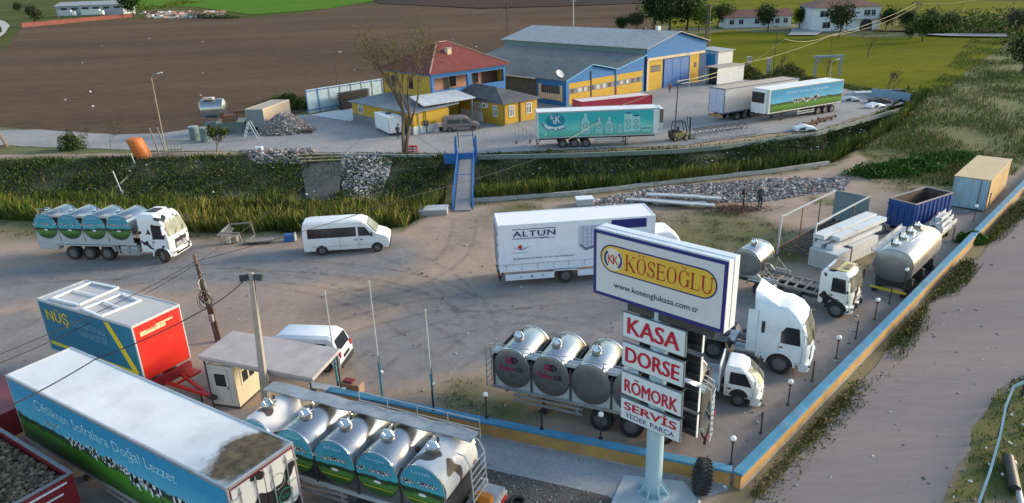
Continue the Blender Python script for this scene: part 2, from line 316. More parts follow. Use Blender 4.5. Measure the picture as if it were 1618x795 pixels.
dirt=ramp_(n1.outputs['Fac'],(.30,(.235,.185,.14)),(.45,(.325,.25,.195)),(.58,(.39,.29,.225)),(.75,(.305,.25,.205)))
asp=ramp_(n3.outputs['Fac'],(.3,(.15,.158,.17)),(.55,(.20,.208,.22)),(.75,(.26,.255,.25)))
gr=ramp_(n3.outputs['Fac'],(.3,(.06,.08,.02)),(.48,(.10,.115,.03)),(.62,(.135,.13,.042)),(.75,(.17,.145,.06)))
dk=ramp_(n3.outputs['Fac'],(.3,(.028,.04,.018)),(.55,(.06,.065,.035)),(.75,(.14,.115,.085)))
def sharp(sock,amt=.45):
    mm=N.new('ShaderNodeMath'); mm.operation='MULTIPLY_ADD'; L.new(n2.outputs['Fac'],mm.inputs[0]); mm.inputs[1].default_value=amt*2; mm.inputs[2].default_value=-amt
    ad=N.new('ShaderNodeMath'); ad.operation='ADD'; ad.use_clamp=True; L.new(mm.outputs[0],ad.inputs[0]); L.new(sock,ad.inputs[1]); 
    ml=N.new('ShaderNodeMath'); ml.operation='MULTIPLY'; ml.use_clamp=True; L.new(ad.outputs[0],ml.inputs[0])
    m2=N.new('ShaderNodeMath'); m2.operation='MULTIPLY'; m2.use_clamp=True; m2.inputs[1].default_value=4; L.new(sock,m2.inputs[0]); L.new(m2.outputs[0],ml.inputs[1]); return ml.outputs[0]
c=mix_(sharp(sp.outputs[0],.3),dirt,asp); c=mix_(sharp(sp.outputs[1],.4),c,gr); c=mix_(sp.outputs[2],c,dk)
fine=ramp_(n2.outputs['Fac'],(.3,(.86,.86,.86)),(.7,(1.12,1.12,1.12))); c=mix_(1.0,c,fine,'MULTIPLY')
n4=noise_(30,4,.7); c=mix_(.4,c,ramp_(n4.outputs['Fac'],(.35,(.6,.6,.6)),(.55,(1,1,1)),(.72,(1.5,1.45,1.4))),'MULTIPLY')
L.new(c,b.inputs['Base Color']); bp=N.new('ShaderNodeBump'); bp.inputs['Strength'].default_value=.5; bp.inputs['Distance'].default_value=.06; L.new(n2.outputs['Fac'],bp.inputs['Height']); L.new(bp.outputs[0],b.inputs['Normal'])
me.materials.append(m)
# far land sheet around the detailed ground, out to the horizon
def sheet(name,pts,m,z=.004,kind='structure',jit=0,step=1.2):
    P=[Vector((p[0],p[1],0)) for p in pts]
    if jit:
        Q=[]
        for i,p in enumerate(P):
            q=P[(i+1)%len(P)]; k=max(1,int((q-p).length/step))
            for j in range(k):
                v=p.lerp(q,j/k); Q.append(v+Vector((random.uniform(-jit,jit),random.uniform(-jit,jit),0)))
        P=Q
    from mathutils.geometry import delaunay_2d_cdt
    vv,ee,ff,_a,_b,_c=delaunay_2d_cdt([p.to_2d() for p in P],[],[list(range(len(P)))],1,1e-5)
    me=bpy.data.meshes.new(name); bm=bmesh.new(); vs=[bm.verts.new((p.x,p.y,z)) for p in vv]
    for f in ff: bm.faces.new([vs[i] for i in f])
    for f in bm.faces:
        f.normal_update()
        if f.normal.z<0: f.normal_flip()
    bm.to_mesh(me); bm.free(); me.materials.append(m); o=bpy.data.objects.new(name,me); COL.objects.link(o)
    if kind: o['kind']=kind
    return o
def fieldmat(name,cols,nscale=.05,rows=None,fine=2.0,bump=.6,rowamt=.25,rot=0,stretch=1,fineamt=.8):
    m=bpy.data.materials.new(name); m.use_nodes=True; t=m.node_tree; N=t.nodes; L=t.links; b=N['Principled BSDF']; b.inputs['Roughness'].default_value=1; b.inputs['Specular IOR Level'].default_value=.03
    tc=N.new('ShaderNodeTexCoord'); mp=N.new('ShaderNodeMapping'); mp.inputs['Rotation'].default_value=(0,0,R(rot)); mp.inputs['Scale'].default_value=(1/stretch,1,1); L.new(tc.outputs['Object'],mp.inputs[0])
    n=N.new('ShaderNodeTexNoise'); n.inputs['Scale'].default_value=nscale; n.inputs['Detail'].default_value=10; n.inputs['Roughness'].default_value=.65; L.new(mp.outputs[0],n.inputs['Vector'])
    r=N.new('ShaderNodeValToRGB'); e=r.color_ramp.elements; e[0].position=.32; e[0].color=cols[0]+(1,); e[1].position=.68; e[1].color=cols[-1]+(1,)
    for i,cc in enumerate(cols[1:-1]): q=e.new(.32+.36*(i+1)/(len(cols)-1)); q.color=cc+(1,)
    L.new(n.outputs['Fac'],r.inputs['Fac']); out=r.outputs['Color']
    n2=N.new('ShaderNodeTexNoise'); n2.inputs['Scale'].default_value=fine; n2.inputs['Detail'].default_value=6; n2.inputs['Roughness'].default_value=.7; L.new(mp.outputs[0],n2.inputs['Vector'])
    r2=N.new('ShaderNodeValToRGB'); r2.color_ramp.elements[0].position=.3; r2.color_ramp.elements[0].color=(.55,)*3+(1,); r2.color_ramp.elements[1].position=.7; r2.color_ramp.elements[1].color=(1.45,)*3+(1,)
    L.new(n2.outputs['Fac'],r2.inputs['Fac']); mx=N.new('ShaderNodeMixRGB'); mx.blend_type='MULTIPLY'; mx.inputs[0].default_value=fineamt; L.new(out,mx.inputs[1]); L.new(r2.outputs[0],mx.inputs[2]); out=mx.outputs[0]
    if rows:
        wv=N.new('ShaderNodeTexWave'); wv.bands_direction='Y'; wv.inputs['Scale'].default_value=rows; wv.inputs['Distortion'].default_value=1.5; wv.inputs['Detail'].default_value=3; L.new(mp.outputs[0],wv.inputs['Vector'])
        r3=N.new('ShaderNodeValToRGB'); r3.color_ramp.elements[0].color=(1-rowamt,)*3+(1,); r3.color_ramp.elements[1].color=(1+rowamt,)*3+(1,); L.new(wv.outputs['Fac'],r3.inputs['Fac'])
        mx=N.new('ShaderNodeMixRGB'); mx.blend_type='MULTIPLY'; mx.inputs[0].default_value=1; L.new(out,mx.inputs[1]); L.new(r3.outputs[0],mx.inputs[2]); out=mx.outputs[0]
    L.new(out,b.inputs['Base Color']); bp=N.new('ShaderNodeBump'); bp.inputs['Strength'].default_value=bump; bp.inputs['Distance'].default_value=.1; L.new(n2.outputs['Fac'],bp.inputs['Height']); L.new(bp.outputs[0],b.inputs['Normal']); return m
FARM=fieldmat('far_meadow',[(.05,.065,.018),(.08,.09,.025),(.11,.10,.05)],.01,None,.3)
PLOW=fieldmat('ploughed_soil',[(.078,.052,.036),(.108,.072,.049),(.142,.096,.066)],.02,1.1,1.2,1.0,.14,-8,6)
PLOW2=fieldmat('dark_ploughed_soil',[(.05,.037,.032),(.075,.052,.043)],.02,.5,.8,1.0,.1,-8,6)
GREEN=fieldmat('young_crop_green',[(.080,.095,.003),(.120,.128,.004),(.165,.155,.006)],.03,.45,1.5,.5,.09,25,5)
BGREEN=fieldmat('bright_crop_green',[(.06,.15,.012),(.09,.19,.018)],.02,None,.6,.3)
OLIVE=fieldmat('dry_scrub_land',[(.09,.095,.025),(.15,.135,.045),(.21,.17,.075)],.03,None,.4)
PAVE=fieldmat('pale_concrete_paving',[(.24,.245,.25),(.31,.305,.30),(.38,.35,.33)],.12,None,2.5,.3,0,0,1,.45)
ROAD=fieldmat('worn_asphalt_road',[(.185,.172,.175),(.22,.198,.195),(.265,.225,.205)],.16,None,5,.15,0,-45,9,.18)
FOOT=fieldmat('cement_pavement',[(.26,.28,.30),(.33,.35,.37)],.5,None,6,.2,0,0,1,.4)
GRAV=fieldmat('grey_gravel',[(.10,.10,.10),(.15,.145,.14)],1.5,None,9,1.2,0,0,1,1.)
big=MB()
for x0,x1,y0,y1 in ((-4000,-150,-10,7000),(150,4000,-10,7000),(-150,150,261,7000)): big.add([(x0,y0,-.02),(x1,y0,-.02),(x1,y1,-.02),(x0,y1,-.02)],[(0,1,2,3)],FARM)
struct(big.build('farmland',recalc=False))
def px(*a): return [at(p[0],p[1]) for p in a]
sheet('ploughed_field',px((-60,195),(60,205),(180,213),(255,211),(330,199),(450,183),(487,176),(600,158),(760,148),(880,120),(1000,75),(1040,50),(1020,22),(1000,6),(900,10),(760,14),(600,6),(540,8),(470,22),(400,28),(212,30),(110,38),(35,44),(10,75),(-60,110)),PLOW,.012,jit=.25,step=3)
sheet('dark_field',px((600,6),(760,14),(900,10),(1018,6),(1018,-10),(800,-10),(580,-4)),PLOW2,.40)
sheet('bright_green_field',px((190,12),(300,10),(400,24),(520,14),(590,2),(590,-2),(190,-1)),BGREEN,.25)
sheet('green_field',px((1105,55),(1150,49),(1290,56),(1400,60),(1540,56),(1600,64),(1560,90),(1500,135),(1445,152),(1400,150),(1335,140),(1285,122),(1160,122),(1120,105)),GREEN,.10,jit=.3,step=3)
sheet('far_green_field',px((1060,45),(1640,22),(1640,4),(1100,-12),(1060,0)),GREEN,.2)
sheet('dry_meadow',px((1380,50),(1640,54),(1640,26),(1400,30)),OLIVE,.3)
# far bank path and yard
sheet('gravel_path',px((-60,207),(60,205),(180,213),(255,211),(330,199),(410,190),(490,181),(600,168),(700,205),(720,244),(640,242),(410,240),(240,238),(100,234),(0,230),(-60,228)),PAVE,.03,jit=.2)
sheet('paved_yard',px((560,190),(655,214),(700,244),(740,244),(850,239),(1085,230),(1180,214),(1290,206),(1430,163),(1340,142),(1330,136),(1165,126),(1130,120),(1000,140),(850,140),(700,170),(600,165)),PAVE,.05,jit=.12)
# right hand road, pavement and gravel in front of the sign
sheet('road',[(7.6,19.6),(9.9,22.0),(12.35,24.5),(15.2,27.65),(18.4,30.9),(22.1,34.8),(26.2,38.8),(32.2,44.6),(39.9,52.2),(70,82),(85,90),(90,78),(60,53),(44,43),(30,33.5),at(1625,588),at(1578,616),at(1540,680),at(1515,740),at(1492,800),(14.0,16),(12,10),(4,10)],ROAD,.016,jit=.18)
sheet('pavement',[at(1150,775)[:],at(1090,795),at(1060,840),at(960,784),at(770,741),at(700,700),at(640,668),(-5.4,27.0,0),(-1.2,25.3,0),(7.85,21.8,0)],FOOT,.012)
sheet('gravel_strip',[at(770,741),at(960,785),at(1060,845),at(900,860),at(700,860),at(640,760)],GRAV,.008)
# ================= BUILDINGS
def win(parent,x,y,z,w_,h,axis='y',frame=WPRINT,name='window',bars=1,d=.06):
    "framed window on a wall face; axis y: wall facing -y at y; axis x-: wall facing -x at x; x+: facing +x"
    f=MB(); g=MB()
    def B(mb,a0,b0,a1,b1,p0,p1,m):
        if axis=='y': mb.box(x+a0,y-p1,z+b0,x+a1,y-p0,z+b1,m)
        elif axis=='x-': mb.box(x-p1,y+a0,z+b0,x-p0,y+a1,z+b1,m)
        else: mb.box(x+p0,y+a0,z+b0,x+p1,y+a1,z+b1,m)
    t=.09
    B(f,-t,-t,w_+t,0,0,d,frame);B(f,-t,h,w_+t,h+t,0,d,frame);B(f,-t,0,0,h,0,d,frame);B(f,w_,0,w_+t,h,0,d,frame)
    for i in range(bars): a=w_*(i+1)/(bars+1); B(f,a-.04,0,a+.04,h,.012,d-.01,frame)
    B(f,0,h*.68,w_,h*.68+.07,.013,d-.012,frame)
    fo=f.build(name,parent); B(g,0,0,w_,h,.003,.011,GLASS); g.build('pane',fo); return fo
TILE=corr('red_roof_tile',(.17,.035,.03),.85,'X',1.4,.8,0,.5,(.10,.04,.035)); TILE2=corr('faded_red_roof_tile',(.17,.075,.06),.85,'X',.8,.6,0,.4,(.12,.06,.05))
FIBRE=corr('weathered_fibre_roof',(.15,.16,.155),.75,'X',1.5,.5,0,.85,(.07,.08,.075)); SHEETG=corr('pale_sheet_roof',(.36,.365,.355),.5,'X',1.2,.5,.2,.35,(.2,.19,.17)); FELT=mat('dark_roof_felt',(.075,.08,.09),.85,0,.2,.8,.2,.4,(.16,.16,.16))
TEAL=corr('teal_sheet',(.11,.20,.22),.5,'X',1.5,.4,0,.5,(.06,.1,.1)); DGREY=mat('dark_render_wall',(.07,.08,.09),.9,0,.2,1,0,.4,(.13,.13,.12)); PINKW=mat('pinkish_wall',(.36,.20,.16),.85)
CREAM=mat('cream_wall',(.58,.47,.33),.85,0,.08,1,0,.35,(.3,.22,.12)); GWALL=mat('grey_block_wall',(.20,.20,.21),.9,0,.2,2,0,.5)
# two storey house: frame coords d1 = x, d2 = y, origin at the house's near corner
h=thing('office_house',(-9.9,96.6,0),41,'two-storey yellow and blue office house with a red tiled hip roof','house')
mb=MB(); mb.box(0,0,0,.25,12,6.35,YEL); mb.box(0,11.75,0,13,12,6.35,YEL); mb.box(12.75,0,0,13,12,6.35,YEL); mb.build('side_wall',h)
mb=MB(); mb.box(.252,0,0,12.748,.3,2.9,YEL); mb.build('ground_floor_wall',h)
mb=MB(); mb.box(0,-.05,2.95,13,.3,4.05,BLU); mb.box(-.02,-.052,5.75,13.02,.3,6.5,BLU)
for a,b2 in ((0,.35),(6.1,6.75),(12.7,13.02)): mb.box(a-.01,-.06,4.0,b2,.29,5.8,BLU)
mb.build('blue_balcony_front',h)
mb=MB(); mb.box(.3,1.5,2.9,12.7,1.7,6.3,PINKW); mb.box(.3,.3,2.8,12.7,1.6,2.95,CONC); mb.build('balcony_back_wall',h)
mb=MB(); mb.box(9.9,1.40,3,12.7,1.49,6.2,mat('recess_shade_red',(.06,.03,.03),.9)); mb.build('recess_shade_sheet',h)  # dark red sheet paints the shade of the balcony recess
for a,w_ in ((.6,.55),(4.2,.9),(7.2,.7),(8.3,.8)): win(h,a,1.5,4.2,w_,1.3,frame=BLACKPR)
mb=MB(); mb.box(3.1,1.44,2.95,3.9,1.5,5.4,DARK); mb.build('balcony_door',h)
for yy in (4.5,8.6): win(h,-.0,yy,4.1,1.1,1.35,'x-',frame=DARK)
mb=MB(); mb.box(-.28,-.3,6.1,13.3,12.3,6.5,BLU); mb.build('blue_eaves_band',h)
o=.55; e=[(-o,-o,6.5),(13+o,-o,6.5),(13+o,12+o,6.5),(-o,12+o,6.5)]; rz=9.75; q=[(5.6,6,rz),(7.4,6,rz)]
rf=MB(); rf.add(e+[(a,b2,c-.15) for a,b2,c in e]+q,[(0,1,9,8),(1,2,9),(2,3,8,9),(3,0,8),(4,5,6,7),(0,4,5,1),(1,5,6,2),(2,6,7,3),(3,7,4,0)],TILE); rfo=rf.build('hip_roof',h)
rc=MB()
for p in ((0,0),(1,1),(2,1),(3,0)): rc.bar((e[p[0]][0],e[p[0]][1],6.56),(q[p[1]][0],q[p[1]][1],rz+.05),.16,.1,mat('ridge_tile',(.42,.30,.22),.9))
rc.bar((q[0][0],6,rz+.05),(q[1][0],6,rz+.05),.16,.1,mat('ridge_tile',(.42,.30,.22),.9)); rc.build('ridge_tiles',rfo)
for a,b2,zz in ((5.2,3.0,8.0),(11.2,7.6,7.2)):
    ch=MB(); ch.box(a,b2,zz-.6,a+.7,b2+.7,zz+1.0,CREAM); ch.box(a-.08,b2-.08,zz+1.0,a+.78,b2+.78,zz+1.15,CONC); ch.build('chimney',rfo)
an=MB(); an.tube((9.5,8,8.0),(9.5,8,10.6),.03,DARK); an.bar((9.1,8,10.4),(9.9,8,10.4),.03,.03,DARK); an.build('aerial',rfo)
# left annex
al=thing('yellow_annex',(-11.65,88.35,0),40,'low yellow annex with a grey lean-to roof left of the house','annex')
mb=MB(); mb.box(0,0,1.0,5.4,.25,2.85,YEL); mb.box(0,.2505,1.0,.25,15.4,2.75,YEL); mb.box(5.15,.2505,1.0,5.4,5,2.85,YEL); mb.box(.251,15.15,1.0,5.3,15.4,2.75,YEL); mb.build('wall',al)
mb=MB(); mb.box(-.04,-.04,0,5.43,.25,1.0,PWHITE); mb.box(5.16,.251,0,5.43,5,1.0,PWHITE); mb.box(-.04,.251,0,.25,15.42,1.0,GWALL); mb.build('plinth',al)
mb=MB(); mb.add([(-.5,-.4,2.84),(6.9,-.4,3.15),(6.9,15.8,3.15),(-.5,15.8,2.72),(-.5,-.4,2.72),(6.9,-.4,3.03),(6.9,15.8,3.03),(-.5,15.8,2.60)],[(0,1,2,3),(4,5,6,7),(0,4,5,1),(1,5,6,2),(2,6,7,3),(3,7,4,0)],corr('annex_sheet_roof',(.15,.18,.21),.6,'Y',1.3,.5,0,.5,(.12,.13,.14))); mb.build('lean_to_roof',al)
for yy,w_ in ((2.2,.5),(5.8,.9),(12.4,1.1)): win(al,0,yy,1.35,w_,.9,'x-',frame=WPRINT if yy>10 else DARK,bars=2)
mb=MB(); mb.tube((1.8,-.12,0),(1.8,-.12,2.8),.06,RUST); mb.box(1.5,-.2,.9,2.1,-.05,1.6,DARK); mb.tube((.8,-.1,0),(.8,-.1,2.8),.05,GALV); mb.build('drain_pipe',al)
for k,(a,b2,w_,d_,hh,m_,l_) in enumerate(((2.7,-.9,.5,.5,.35,PWHITE,'pale small box nearest the drain pipe by the annex plinth'),(3.5,-.8,.4,.45,.45,DARK,'dark small box in the middle of the row by the annex plinth'),(4.1,-.85,.6,.5,.3,CONC,'grey low box at the right end of the row by the annex plinth'))):
    mb=MB(); mb.box(0,0,0,w_,d_,hh,m_); mb.box(-.02,-.02,hh,w_+.02,d_+.02,hh+.04,m_); o_=mb.build('small_box',bevel=.01); o_.location=(-11.65+a*.766-b2*.643,88.35+a*.643+b2*.766,0); o_.rotation_euler=(0,0,R(40)); tag(o_,l_,'box','boxes by the annex')
# canopy
cn=thing('entrance_canopy',(-11.65,88.35,0),40,'pale sloping sheet canopy over the house entrance','canopy')
mb=MB(); cc=[(2.0,.6,3.35),(9.6,-.4,3.5),(10.3,4.8,3.95),(3.2,5.5,3.85)]; mb.add([(a,b2,c) for a,b2,c in cc]+[(a,b2,c-.1) for a,b2,c in cc],[(0,1,2,3),(4,5,6,7),(0,4,5,1),(1,5,6,2),(2,6,7,3),(3,7,4,0)],corr('canopy_sheet',(.55,.60,.64),.5,'Y',1.2,.5,.1,.2,(.3,.3,.3))); mb.build('canopy_sheet',cn)
mb=MB(); mb.tube((5.6,.3,0),(5.6,.3,3.4),.06,GALV); mb.tube((9.3,.0,0),(9.3,.0,3.4),.06,GALV); mb.bar((2,.3,3.3),(9.5,-.2,3.35),.08,.08,GALV); mb.build('canopy_frame',cn)
mb=MB(); mb.box(6.6,4.95,0,7.6,5.05,2.3,BLACKPR); mb.box(6.5,4.97,0,6.6,5.07,2.4,WPRINT); mb.build('entrance_door',h); bpy.data.objects['entrance_door'].location=(-1.7,-5.15,0)
# right annex
ar=thing('yellow_side_building',(-.39,91.72,0),39,'low yellow building with a dark felt roof and white barred windows','building')
mb=MB(); mb.box(0,0,0,5.7,.25,2.95,YEL); mb.box(0,.251,0,.25,9.6,2.95,YEL); mb.box(5.45,.251,0,5.7,9.6,2.95,YEL); mb.build('wall',ar)
mb=MB(); mb.box(-.12,4.5,0,-.002,9.5,1.3,PWHITE); mb.box(-.1,-.1,0,5.8,-.001,.25,GWALL); mb.box(2.6,-.12,.251,2.8,-.0,2.95,RUST); mb.box(-.08,-.12,.251,.1,0,2.95,RUST); mb.build('plinth',ar)
mb=MB(); r=[(-.4,-.4,3.05),(6.1,-.4,3.05),(6.1,9.8,3.3),(-.4,9.8,3.3),(2.8,5,4.3),(2.8,9.8,4.4)]; mb.add(r,[(0,1,4),(1,2,5,4),(3,0,4,5),(2,3,5),(3,2,1,0)],FELT); mb.build('felt_roof',ar)
mb=MB(); mb.box(-.42,-.42,2.9,6.12,9.8,3.045,mat('roof_edge_board',(.10,.11,.16),.8)); mb.build('eaves_board',ar)
for a in (.9,3.9): win(ar,a,0,1.2,.7,1.25,bars=2)
for yy in (1.4,4.9,6.2): win(ar,0,yy,1.2,.7,1.25,'x-',bars=2)
mb=MB(); mb.box(-.5,3.2,2.1,-.05,4.0,2.7,WPRINT); mb.box(-.515,3.3,2.2,-.5,3.7,2.6,BLACKPR); mb.build('air_conditioner',ar)
# low workshop hall
C0=(8.9,104.7,0)
lh=thing('low_workshop_hall',C0,40,'low blue and yellow workshop with dark weathered double gable roof','workshop')
prof=[(0,3.75),(5,5.4),(10.45,4.2),(17.2,5.6)]
mb=MB(); mb.prism([(0,0)]+[(17.2,0)]+prof[::-1],'y',0,.3,BLU); mb.build('gable_wall',lh)
for i,(a,b2,z0) in enumerate(((0.3,4.8,.2),(5.1,10.2,.2),(10.7,16.8,.2))):
    mb=MB(); mb.box(a,-.06,z0,b2,-.002,1.75,YEL); mb.box(a,-.05,1.752,b2,-.002,2.55,GWALL); mb.box(a,-.06,2.552,b2,-.002,3.45 if i else 3.3,YEL); mb.build('yellow_bay',lh)
mb=MB()
for k in range(12): a=.7+k*1.35; mb.box(a,-.085,1.85,a+random.uniform(.4,.9),-.055,2.45,DARK if random.random()<.6 else GALV)
mb.build('window_strip',lh)
mb=MB(); mb.box(4.85,-.12,0,5.05,-.003,4.6,DARK); mb.box(10.3,-.14,0,10.6,-.003,4.2,BLU); mb.box(10.3,-.15,.0,10.6,-.141,1.6,DRED); mb.build('pilaster',lh)
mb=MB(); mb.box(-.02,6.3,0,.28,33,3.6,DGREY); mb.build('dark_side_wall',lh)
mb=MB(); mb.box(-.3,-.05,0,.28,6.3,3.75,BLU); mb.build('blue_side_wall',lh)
mb=MB(); mb.box(-.36,.9,.8,-.302,5.6,1.7,CREAM); mb.box(-.38,.7,.7,-.303,1.2,3.0,CREAM); mb.box(-.38,5.2,.7,-.303,5.8,3.0,CREAM); mb.build('cream_surround',lh)
mb=MB(); mb.box(-.37,1.3,1.8,-.31,5.1,2.8,DARK); 
for k in range(7): mb.box(-.40,1.5+k*.5,1.8,-.37,1.55+k*.5,2.8,GALV)
mb.build('barred_window',lh)
rp=[(-.55,3.72),(5,5.55),(10.45,4.33),(17.45,5.78)]
for i in range(3):
    mb=MB(); (a,za),(b2,zb)=rp[i],rp[i+1]; mb.prism([(a,za),(b2,zb),(b2,zb+.09),(a,za+.09)],'y',-.35,33.5,FIBRE); mb.build('roof_slope',lh)
mb=MB()
for i in range(3):
    (a,za),(b2,zb)=rp[i],rp[i+1]; mb.bar((a,-.38,za+.02),(b2,-.38,zb+.02),.12,.12,mat('pale_blue_trim',(.12,.36,.60),.6))
mb.build('verge_trim',lh)
mb=MB(); mb.box(-.75,6.2,3.62,-.56,26,3.74,PWHITE); mb.build('gutter',lh)
sdm=MB(); sdm.T=Matrix.Translation((-.4,1.2,4.6))@Matrix.Rotation(R(50),4,'X'); sdm.loft([[(rr*math.cos(i*math.pi/8),rr*math.sin(i*math.pi/8),zz) for i in range(16)] for rr,zz in ((.05,0),(.4,.07),(.65,.2),(.66,.22),(.4,.1),(.05,.03))],PWHITE,False); sdm.T=None; sdm.tube((-.4,1.2,3.7),(-.4,1.2,4.6),.04,DARK); sdm.build('satellite_dish',lh)
mb=MB()
for k in range(5):
    yy=16+k*1.5; a=1.2+(k%3)*1.2; zz=3.86+(a+.55)*.33; mb.bar((a,yy,zz),(a+.02,yy+3.5,zz),.12,.05,GALV)
mb.build('roof_lath',lh)
# big hall
bh=thing('main_workshop_hall',(22.6,116.4,0),39,'tall blue and yellow workshop hall with pale ridged roof and big blue door','workshop')
EH,RZ,LW,DP=6.65,8.6,15.5,36
mb=MB(); mb.prism([(0,0),(LW,0),(LW,EH),(LW/2,RZ),(0,EH)],'y',0,.3,BLU); mb.build('gable_wall',bh)
mb=MB(); mb.box(-.0,.3,0,.3,DP,EH,TEAL); mb.build('left_side_wall',bh); mb=MB(); mb.box(LW-.3,.3,0,LW,DP,EH,BLU); mb.box(.3,DP-.3,0,LW-.3,DP,EH,BLU); mb.build('rear_wall',bh)
mb=MB(); mb.box(.25,-.08,0,3.9,-.002,4.75,YEL); mb.box(11.1,-.08,0,13.6,-.002,4.7,YEL); mb.build('yellow_panel',bh)
mb=MB(); mb.box(.0,-.12,0,.4,-.081,4.75,CREAM); mb.box(0,-.25,4.752,LW-.6,-.002,5.15,CREAM); mb.build('cream_lintel',bh)
mb=MB(); mb.box(4.2,-.18,0,10.7,-.003,4.6,paint('door_blue',(.02,.12,.36),.5)); 
for k in range(4): mb.box(4.2+k*2.16,-.21,0,4.26+k*2.16,-.18,4.6,BLUEP)
mb.build('sliding_door',bh)
mb=MB(); mb.box(1.0,-.11,2.9,3.4,-.081,3.9,DARK)
for k in range(3): mb.box(1.0,-.125,3.1+k*.25,3.4,-.111,3.14+k*.25,GALV)
mb.build('louvre_window',bh); mb=MB(); mb.box(12.2,-.11,2.6,12.9,-.081,3.4,DARK); mb.build('small_window',bh)
mb=MB(); mb.box(13.6,-.1,0,LW+.01,-.003,4.7,mat('dark_blue_cladding',(.012,.06,.16),.8)); mb.build('dark_blue_panel',bh)  # panel in a deeper blue than the gable wall
for sgn in (0,1):
    mb=MB(); a,b2=((-.5,EH+.0),(LW/2,RZ+.12)) if sgn==0 else ((LW/2,RZ+.12),(LW+.5,EH+.0)); mb.prism([a,b2,(b2[0],b2[1]+.1),(a[0],a[1]+.1)],'y',-.5,DP+.4,SHEETG if sgn==0 else BLU if 0 else SHEETG); mb.build('roof_slope',bh)
mb=MB(); mb.box(LW/2-.3,4,RZ+.2,LW/2+.3,4.6,RZ+.9,PWHITE); mb.box(LW/2-.2,7,RZ+.2,LW/2+.2,7.4,RZ+.6,DARK); mb.build('roof_vent',bh)
# huts right of the hall
def hut(name,loc,yaw,L_,W_,H_,wm,rm,label,open_=False,slope=.25):
    t=thing(name,loc,yaw,label,'shed'); mb=MB()
    if open_: mb.box(0,.1,0,.1,W_,H_,DARK); mb.box(0,W_-.1,0,L_,W_,H_,wm); mb.box(L_-.1,0,0,L_,W_-.11,H_,wm); mb.box(.101,0,0,L_-.11,.1,H_,wm)
    else: mb.box(0,0,0,L_,W_,H_,wm)
    mb.build('wall',t); mb=MB(); mb.add([(-.25,-.25,H_+.02),(L_+.25,-.25,H_+.02),(L_+.25,W_+.25,H_+slope),(-.25,W_+.25,H_+slope),(-.25,-.25,H_+.12),(L_+.25,-.25,H_+.12),(L_+.25,W_+.25,H_+slope+.1),(-.25,W_+.25,H_+slope+.1)],[(0,1,2,3),(4,5,6,7),(0,1,5,4),(1,2,6,5),(2,3,7,6),(3,0,4,7)],rm); mb.build('roof',t); return t
t=hut('small_white_shed',(37.2,127.5,0),35,4.0,4.5,4.6,PWHITE,SHEETG,'small white shed with blue door and pale roof behind the container by the hall')
mb=MB(); mb.box(-.05,.6,.2,-.005,3.8,4.2,SKYB); mb.box(.4,-.05,.1,1.2,-.005,2.4,BLUEP); mb.build('door',t)
t=thing('open_container',(35.1,120.0,0),33,'grey roofed white container with its dark end open, right of the hall','container')
mb=MB(); mb.box(0,0,.1,6.6,.08,2.75,PWHITE); mb.box(0,2.6,.1,6.6,2.7,2.75,PWHITE); mb.box(6.5,.081,.1,6.6,2.59,2.75,PWHITE); mb.box(0,.081,.1,6.5,2.59,.2,DARK); mb.build('wall',t)
mb=MB(); mb.box(-.1,-.1,2.752,6.7,2.8,2.9,mat('dusty_roof',(.34,.31,.27),.9)); mb.build('roof',t); mb=MB(); mb.box(.9,.09,.21,1.0,2.58,2.7,DARK); mb.build('interior_shade_sheet',t)  # dark sheet stands in for the shade inside the container
# ---- background buildings
b1=thing('white_country_house',(90.0,216.4,0),-9,'large white two-storey house with hipped red roof beyond the green field','house')
Wd=18.5;Dp=17
mb=MB(); mb.box(0,0,0,Wd,Dp,6.6,mat('bright_white_wall',(.62,.66,.70),.85)); mb.build('wall',b1)
rf=MB(); e=[(-.8,-.8,6.6),(Wd+.8,-.8,6.6),(Wd+.8,Dp+.8,6.6),(-.8,Dp+.8,6.6)]; q=[(Wd*.45,Dp*.5,9.6),(Wd*.55,Dp*.5,9.6)]; rf.add(e+q,[(0,1,5,4),(1,2,5),(2,3,4,5),(3,0,4),(3,2,1,0)],TILE2); rfo=rf.build('hip_roof',b1)
mb=MB(); mb.box(Wd*.5+3,5,7.6,Wd*.5+4,6,9.4,PWHITE); mb.build('chimney',rfo)
for a,zz,w_ in ((2,4,2.2),(5,4,2.2),(14,4,1.6),(16,4,1.0),(3,.9,2),(8,4,1.4)): win(b1,a,0,zz,w_,1.6,frame=GALV)
for yy in (1.5,4,6.5,10): win(b1,Wd,yy,4.2,1.2,1.7,'x+',frame=DARK); 
for yy in (2,6): win(b1,Wd,yy,.9,1.4,1.8,'x+',frame=DARK)
mb=MB(); mb.prism([(13.2,0)]+[(14.9-1.7*math.cos(k*math.pi/8),1.6+1.7*math.sin(k*math.pi/8)) for k in range(9)]+[(16.6,0)],'y',-.06,-.004,DARK); mb.build('arched_porch',b1)
mb=MB(); mb.box(Wd*.55,-.9,3.2,Wd+.6,-.01,3.4,PWHITE); 
for k in range(14): mb.tube((Wd*.56+k*.6,-.85,3.4),(Wd*.56+k*.6,-.85,4.2),.05,PWHITE,n=5)
mb.box(Wd*.55,-.9,4.2,Wd+.6,-.8,4.3,PWHITE); mb.build('balcony',b1)
b2_=thing('long_white_farm_building',(71.5,240,0),-3,'long low white farm building with a faded brown roof','farm building')
mb=MB(); mb.box(0,0,0,21,8,3.3,mat('blue_white_wall',(.55,.62,.68),.85)); mb.build('wall',b2_)
mb=MB(); mb.prism([(-.6,3.3),(4,5.4),(8.6,3.3)],'x',-.5,21.5,TILE2); mb.build('gable_roof',b2_)
for a in (1.5,4.5,9.5,12.5,16,18.6): win(b2_,a,0,1.2,1.3,1.3,frame=GALV)
